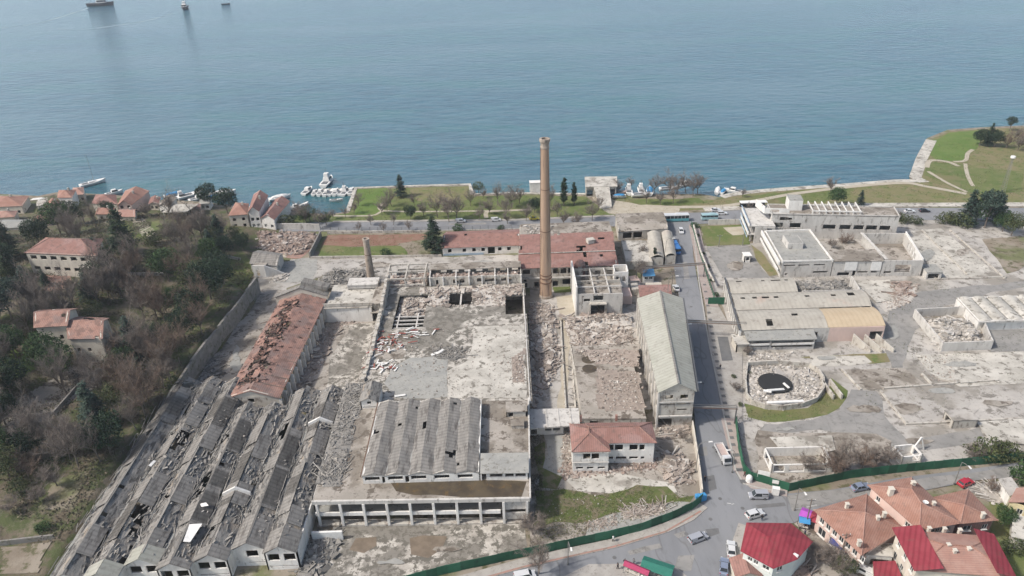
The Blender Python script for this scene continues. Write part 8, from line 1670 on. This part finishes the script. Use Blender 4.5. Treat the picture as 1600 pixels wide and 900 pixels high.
for i, (x, y) in enumerate(sorted(pts_, key=lambda q: q[1])):
    if y < 380: z = 'behind the hill crest near the shore houses'
    elif y < 450: z = 'between the white villa and the factory wall' if x > 150 else 'around the white villa'
    elif y < 560: z = 'between the derelict villa and retaining wall' if x > 150 else 'around the derelict villa'
    elif y < 640: z = 'on the lower slope above the shed'
    else: z = 'at the bottom of the wood beside the shed'
    if x > 180 and y > 380 and rng.random() < .3: k = 'red%d' % (i % 3)
    elif rng.random() < .12: k = 'bush%d' % (i % 2)
    elif rng.random() < .26: k = rng.choice(('round0', 'round2', 'olive0', 'round1', 'fir1', 'olive0'))
    else: k = 'bare%d' % (i % 6)
    tree(k, (dict(round0='dark evergreen tree ', round2='dark evergreen tree ', olive0='olive green tree ', round1='mid green tree ', fir1='dark narrow conifer ')[k] if k in ('round0', 'round2', 'olive0', 'round1', 'fir1') else 'reddish brown leafless tree ' if k[0] == 'r' else 'wide leafless bush ' if k[:2] == 'bu' else 'grey brown leafless tree ')+z, x, y, rng.uniform(.9, 1.3)*(1 if k[:2] != 'bu' else .6), hill=True, sz=(rng.uniform(1.15, 1.5) if k[:2] in ('ba', 're') else 1), group=('green trees ' if k in ('round0', 'round2', 'olive0', 'round1', 'fir1') else 'reddish leafless trees ' if k[0] == 'r' else 'leafless bushes ' if k[:2] == 'bu' else 'grey leafless trees ')+z)
# --- undergrowth of the wood, weeds
def under(label, n, poly, mats, seed, hmax=1.6, s=(.25, .6), hill=True, name='undergrowth', thr=-.15):
    rng = random.Random(seed); mb = MB(); c = 0; tr = 0
    x0 = min(p.x for p in poly); x1 = max(p.x for p in poly); y0 = min(p.y for p in poly); y1 = max(p.y for p in poly)
    while c < n and tr < n*8:
        tr += 1; x = rng.uniform(x0, x1); y = rng.uniform(y0, y1)
        if not inpoly(x, y, poly): continue
        if noise.noise(V(x*.11+seed, y*.11, seed)) < thr: continue
        z = (hz(x, y) if hill else 0)+rng.random()**1.6*hmax*(.4+ss(.5+noise.noise(V(x*.2, y*.2, 7))))
        a = V(rng.gauss(0, 1), rng.gauss(0, 1), rng.gauss(.3, .8)).normalized(); b_ = a.cross(V(rng.gauss(0, 1), rng.gauss(0, 1), 1)).normalized(); q = rng.uniform(*s); p = V(x, y, z)
        mb.add([p-b_*q*.28, p+b_*q*.28, p+a*q], ((0, 1, 2),)); c += 1
    return one(name, label, 'undergrowth', mb, mats, kind='stuff')
K['scrub'] = islandramp(leafm('scrub', (.10, .08, .05), (.08, .07, .045)), [(0, (.05, .055, .03)), (.3, (.10, .08, .06)), (.6, (.16, .125, .095)), (.85, (.07, .095, .035)), (1, (.20, .17, .13))])
wood = [PH(x, y) for x, y in ((-60, 372), (60, 368), (170, 340), (300, 330), (350, 345), (352, 385), (400, 425), (355, 480), (275, 592), (185, 720), (95, 850), (-60, 850))]
under('brown and green brushwood covering the wooded hillside', 52000, wood, 'scrub', 3, 1.2, (.3, .75), thr=-.12)
K['weed'] = islandramp(leafm('weeds', (.09, .10, .04), (.12, .11, .05)), [(0, (.05, .07, .025)), (.5, (.10, .13, .04)), (.8, (.17, .16, .08)), (1, (.24, .21, .13))])
under('rough weeds and tufts on the plot behind the green fence', 7000, [P(x, y) for x, y in ((835, 700), (850, 760), (930, 773), (1000, 760), (1082, 776), (1040, 800), (900, 838), (835, 850))], 'weed', 4, .35, (.15, .4), False, 'weeds', -.5)
under('weeds around the rounded rubble pen', 1500, [P(x, y) for x, y in ((1163, 640), (1260, 645), (1300, 600), (1322, 612), (1270, 657), (1165, 658))], 'weed', 6, .3, (.15, .35), False, 'weeds', -.5)
under('tufts and dead stalks over the cleared site', 4500, [P(x, y) for x, y in ((1165, 665), (1390, 670), (1600, 600), (1600, 440), (1440, 440), (1300, 560), (1330, 640), (1390, 735), (1240, 762))], 'weed', 8, .3, (.12, .35), False, 'weeds', .12)
under('weeds between the factory yards', 3500, [P(x, y) for x, y in ((400, 365), (690, 365), (690, 400), (500, 405), (400, 420))], 'weed', 9, .4, (.15, .4), False, 'weeds', 0)
under('weeds on the shore meadows', 9000, [P(x, y) for x, y in ((560, 298), (735, 293), (930, 310), (1100, 315), (1200, 302), (1420, 290), (1455, 225), (1600, 200), (1600, 318), (1100, 328), (800, 343), (440, 347))], 'weed', 10, .35, (.2, .5), False, 'weeds', 0)
under('dead brushwood by the deck side and plot', 1500, [P(x, y) for x, y in ((828, 670), (850, 668), (845, 850), (828, 855))], 'scrub', 12, .9, (.2, .5), False, 'brushwood', -.2)

# ---------------------------------------------------------------- air
hm = bpy.data.materials.new('haze'); hm.use_nodes = True; t = hm.node_tree; t.nodes.clear(); ou = t.nodes.new('ShaderNodeOutputMaterial'); pv = t.nodes.new('ShaderNodeVolumePrincipled'); pv.inputs['Color'].default_value = (.86, .92, 1, 1); pv.inputs['Density'].default_value = HAZE; pv.inputs['Anisotropy'].default_value = .2; t.links.new(pv.outputs[0], ou.inputs['Volume'])
mb = MB(); mb.add([(x, y, z) for z in (-6, 135) for x, y in ((-1500, -400), (1500, -400), (1500, 2600), (-1500, 2600))], BF); obj('haze', mb, hm, kind='stuff', label='thin pale air haze over the strait and shore', cat='haze')
C.cycles.volume_bounces = 0
for (x, y, k, s, lab) in ((30, 770, 'shrub1', 1.2, 'olive bush in the middle of the bottom left meadow'), (62, 785, 'bush0', .5, 'leafless bush beside the shed corner meadow'), (20, 800, 'bush1', .5, 'leafless bush at the frame edge of the bottom left meadow'), (90, 760, 'bare2', .8, 'thin bare tree above the collapsed shed corner'), (70, 830, 'shrub0', .9, 'small green bush at the end of the bottom left yard wall'), (45, 745, 'red1', .8, 'reddish bare tree at the top of the bottom left meadow')): tree(k, lab, x, y, s, hill=True)
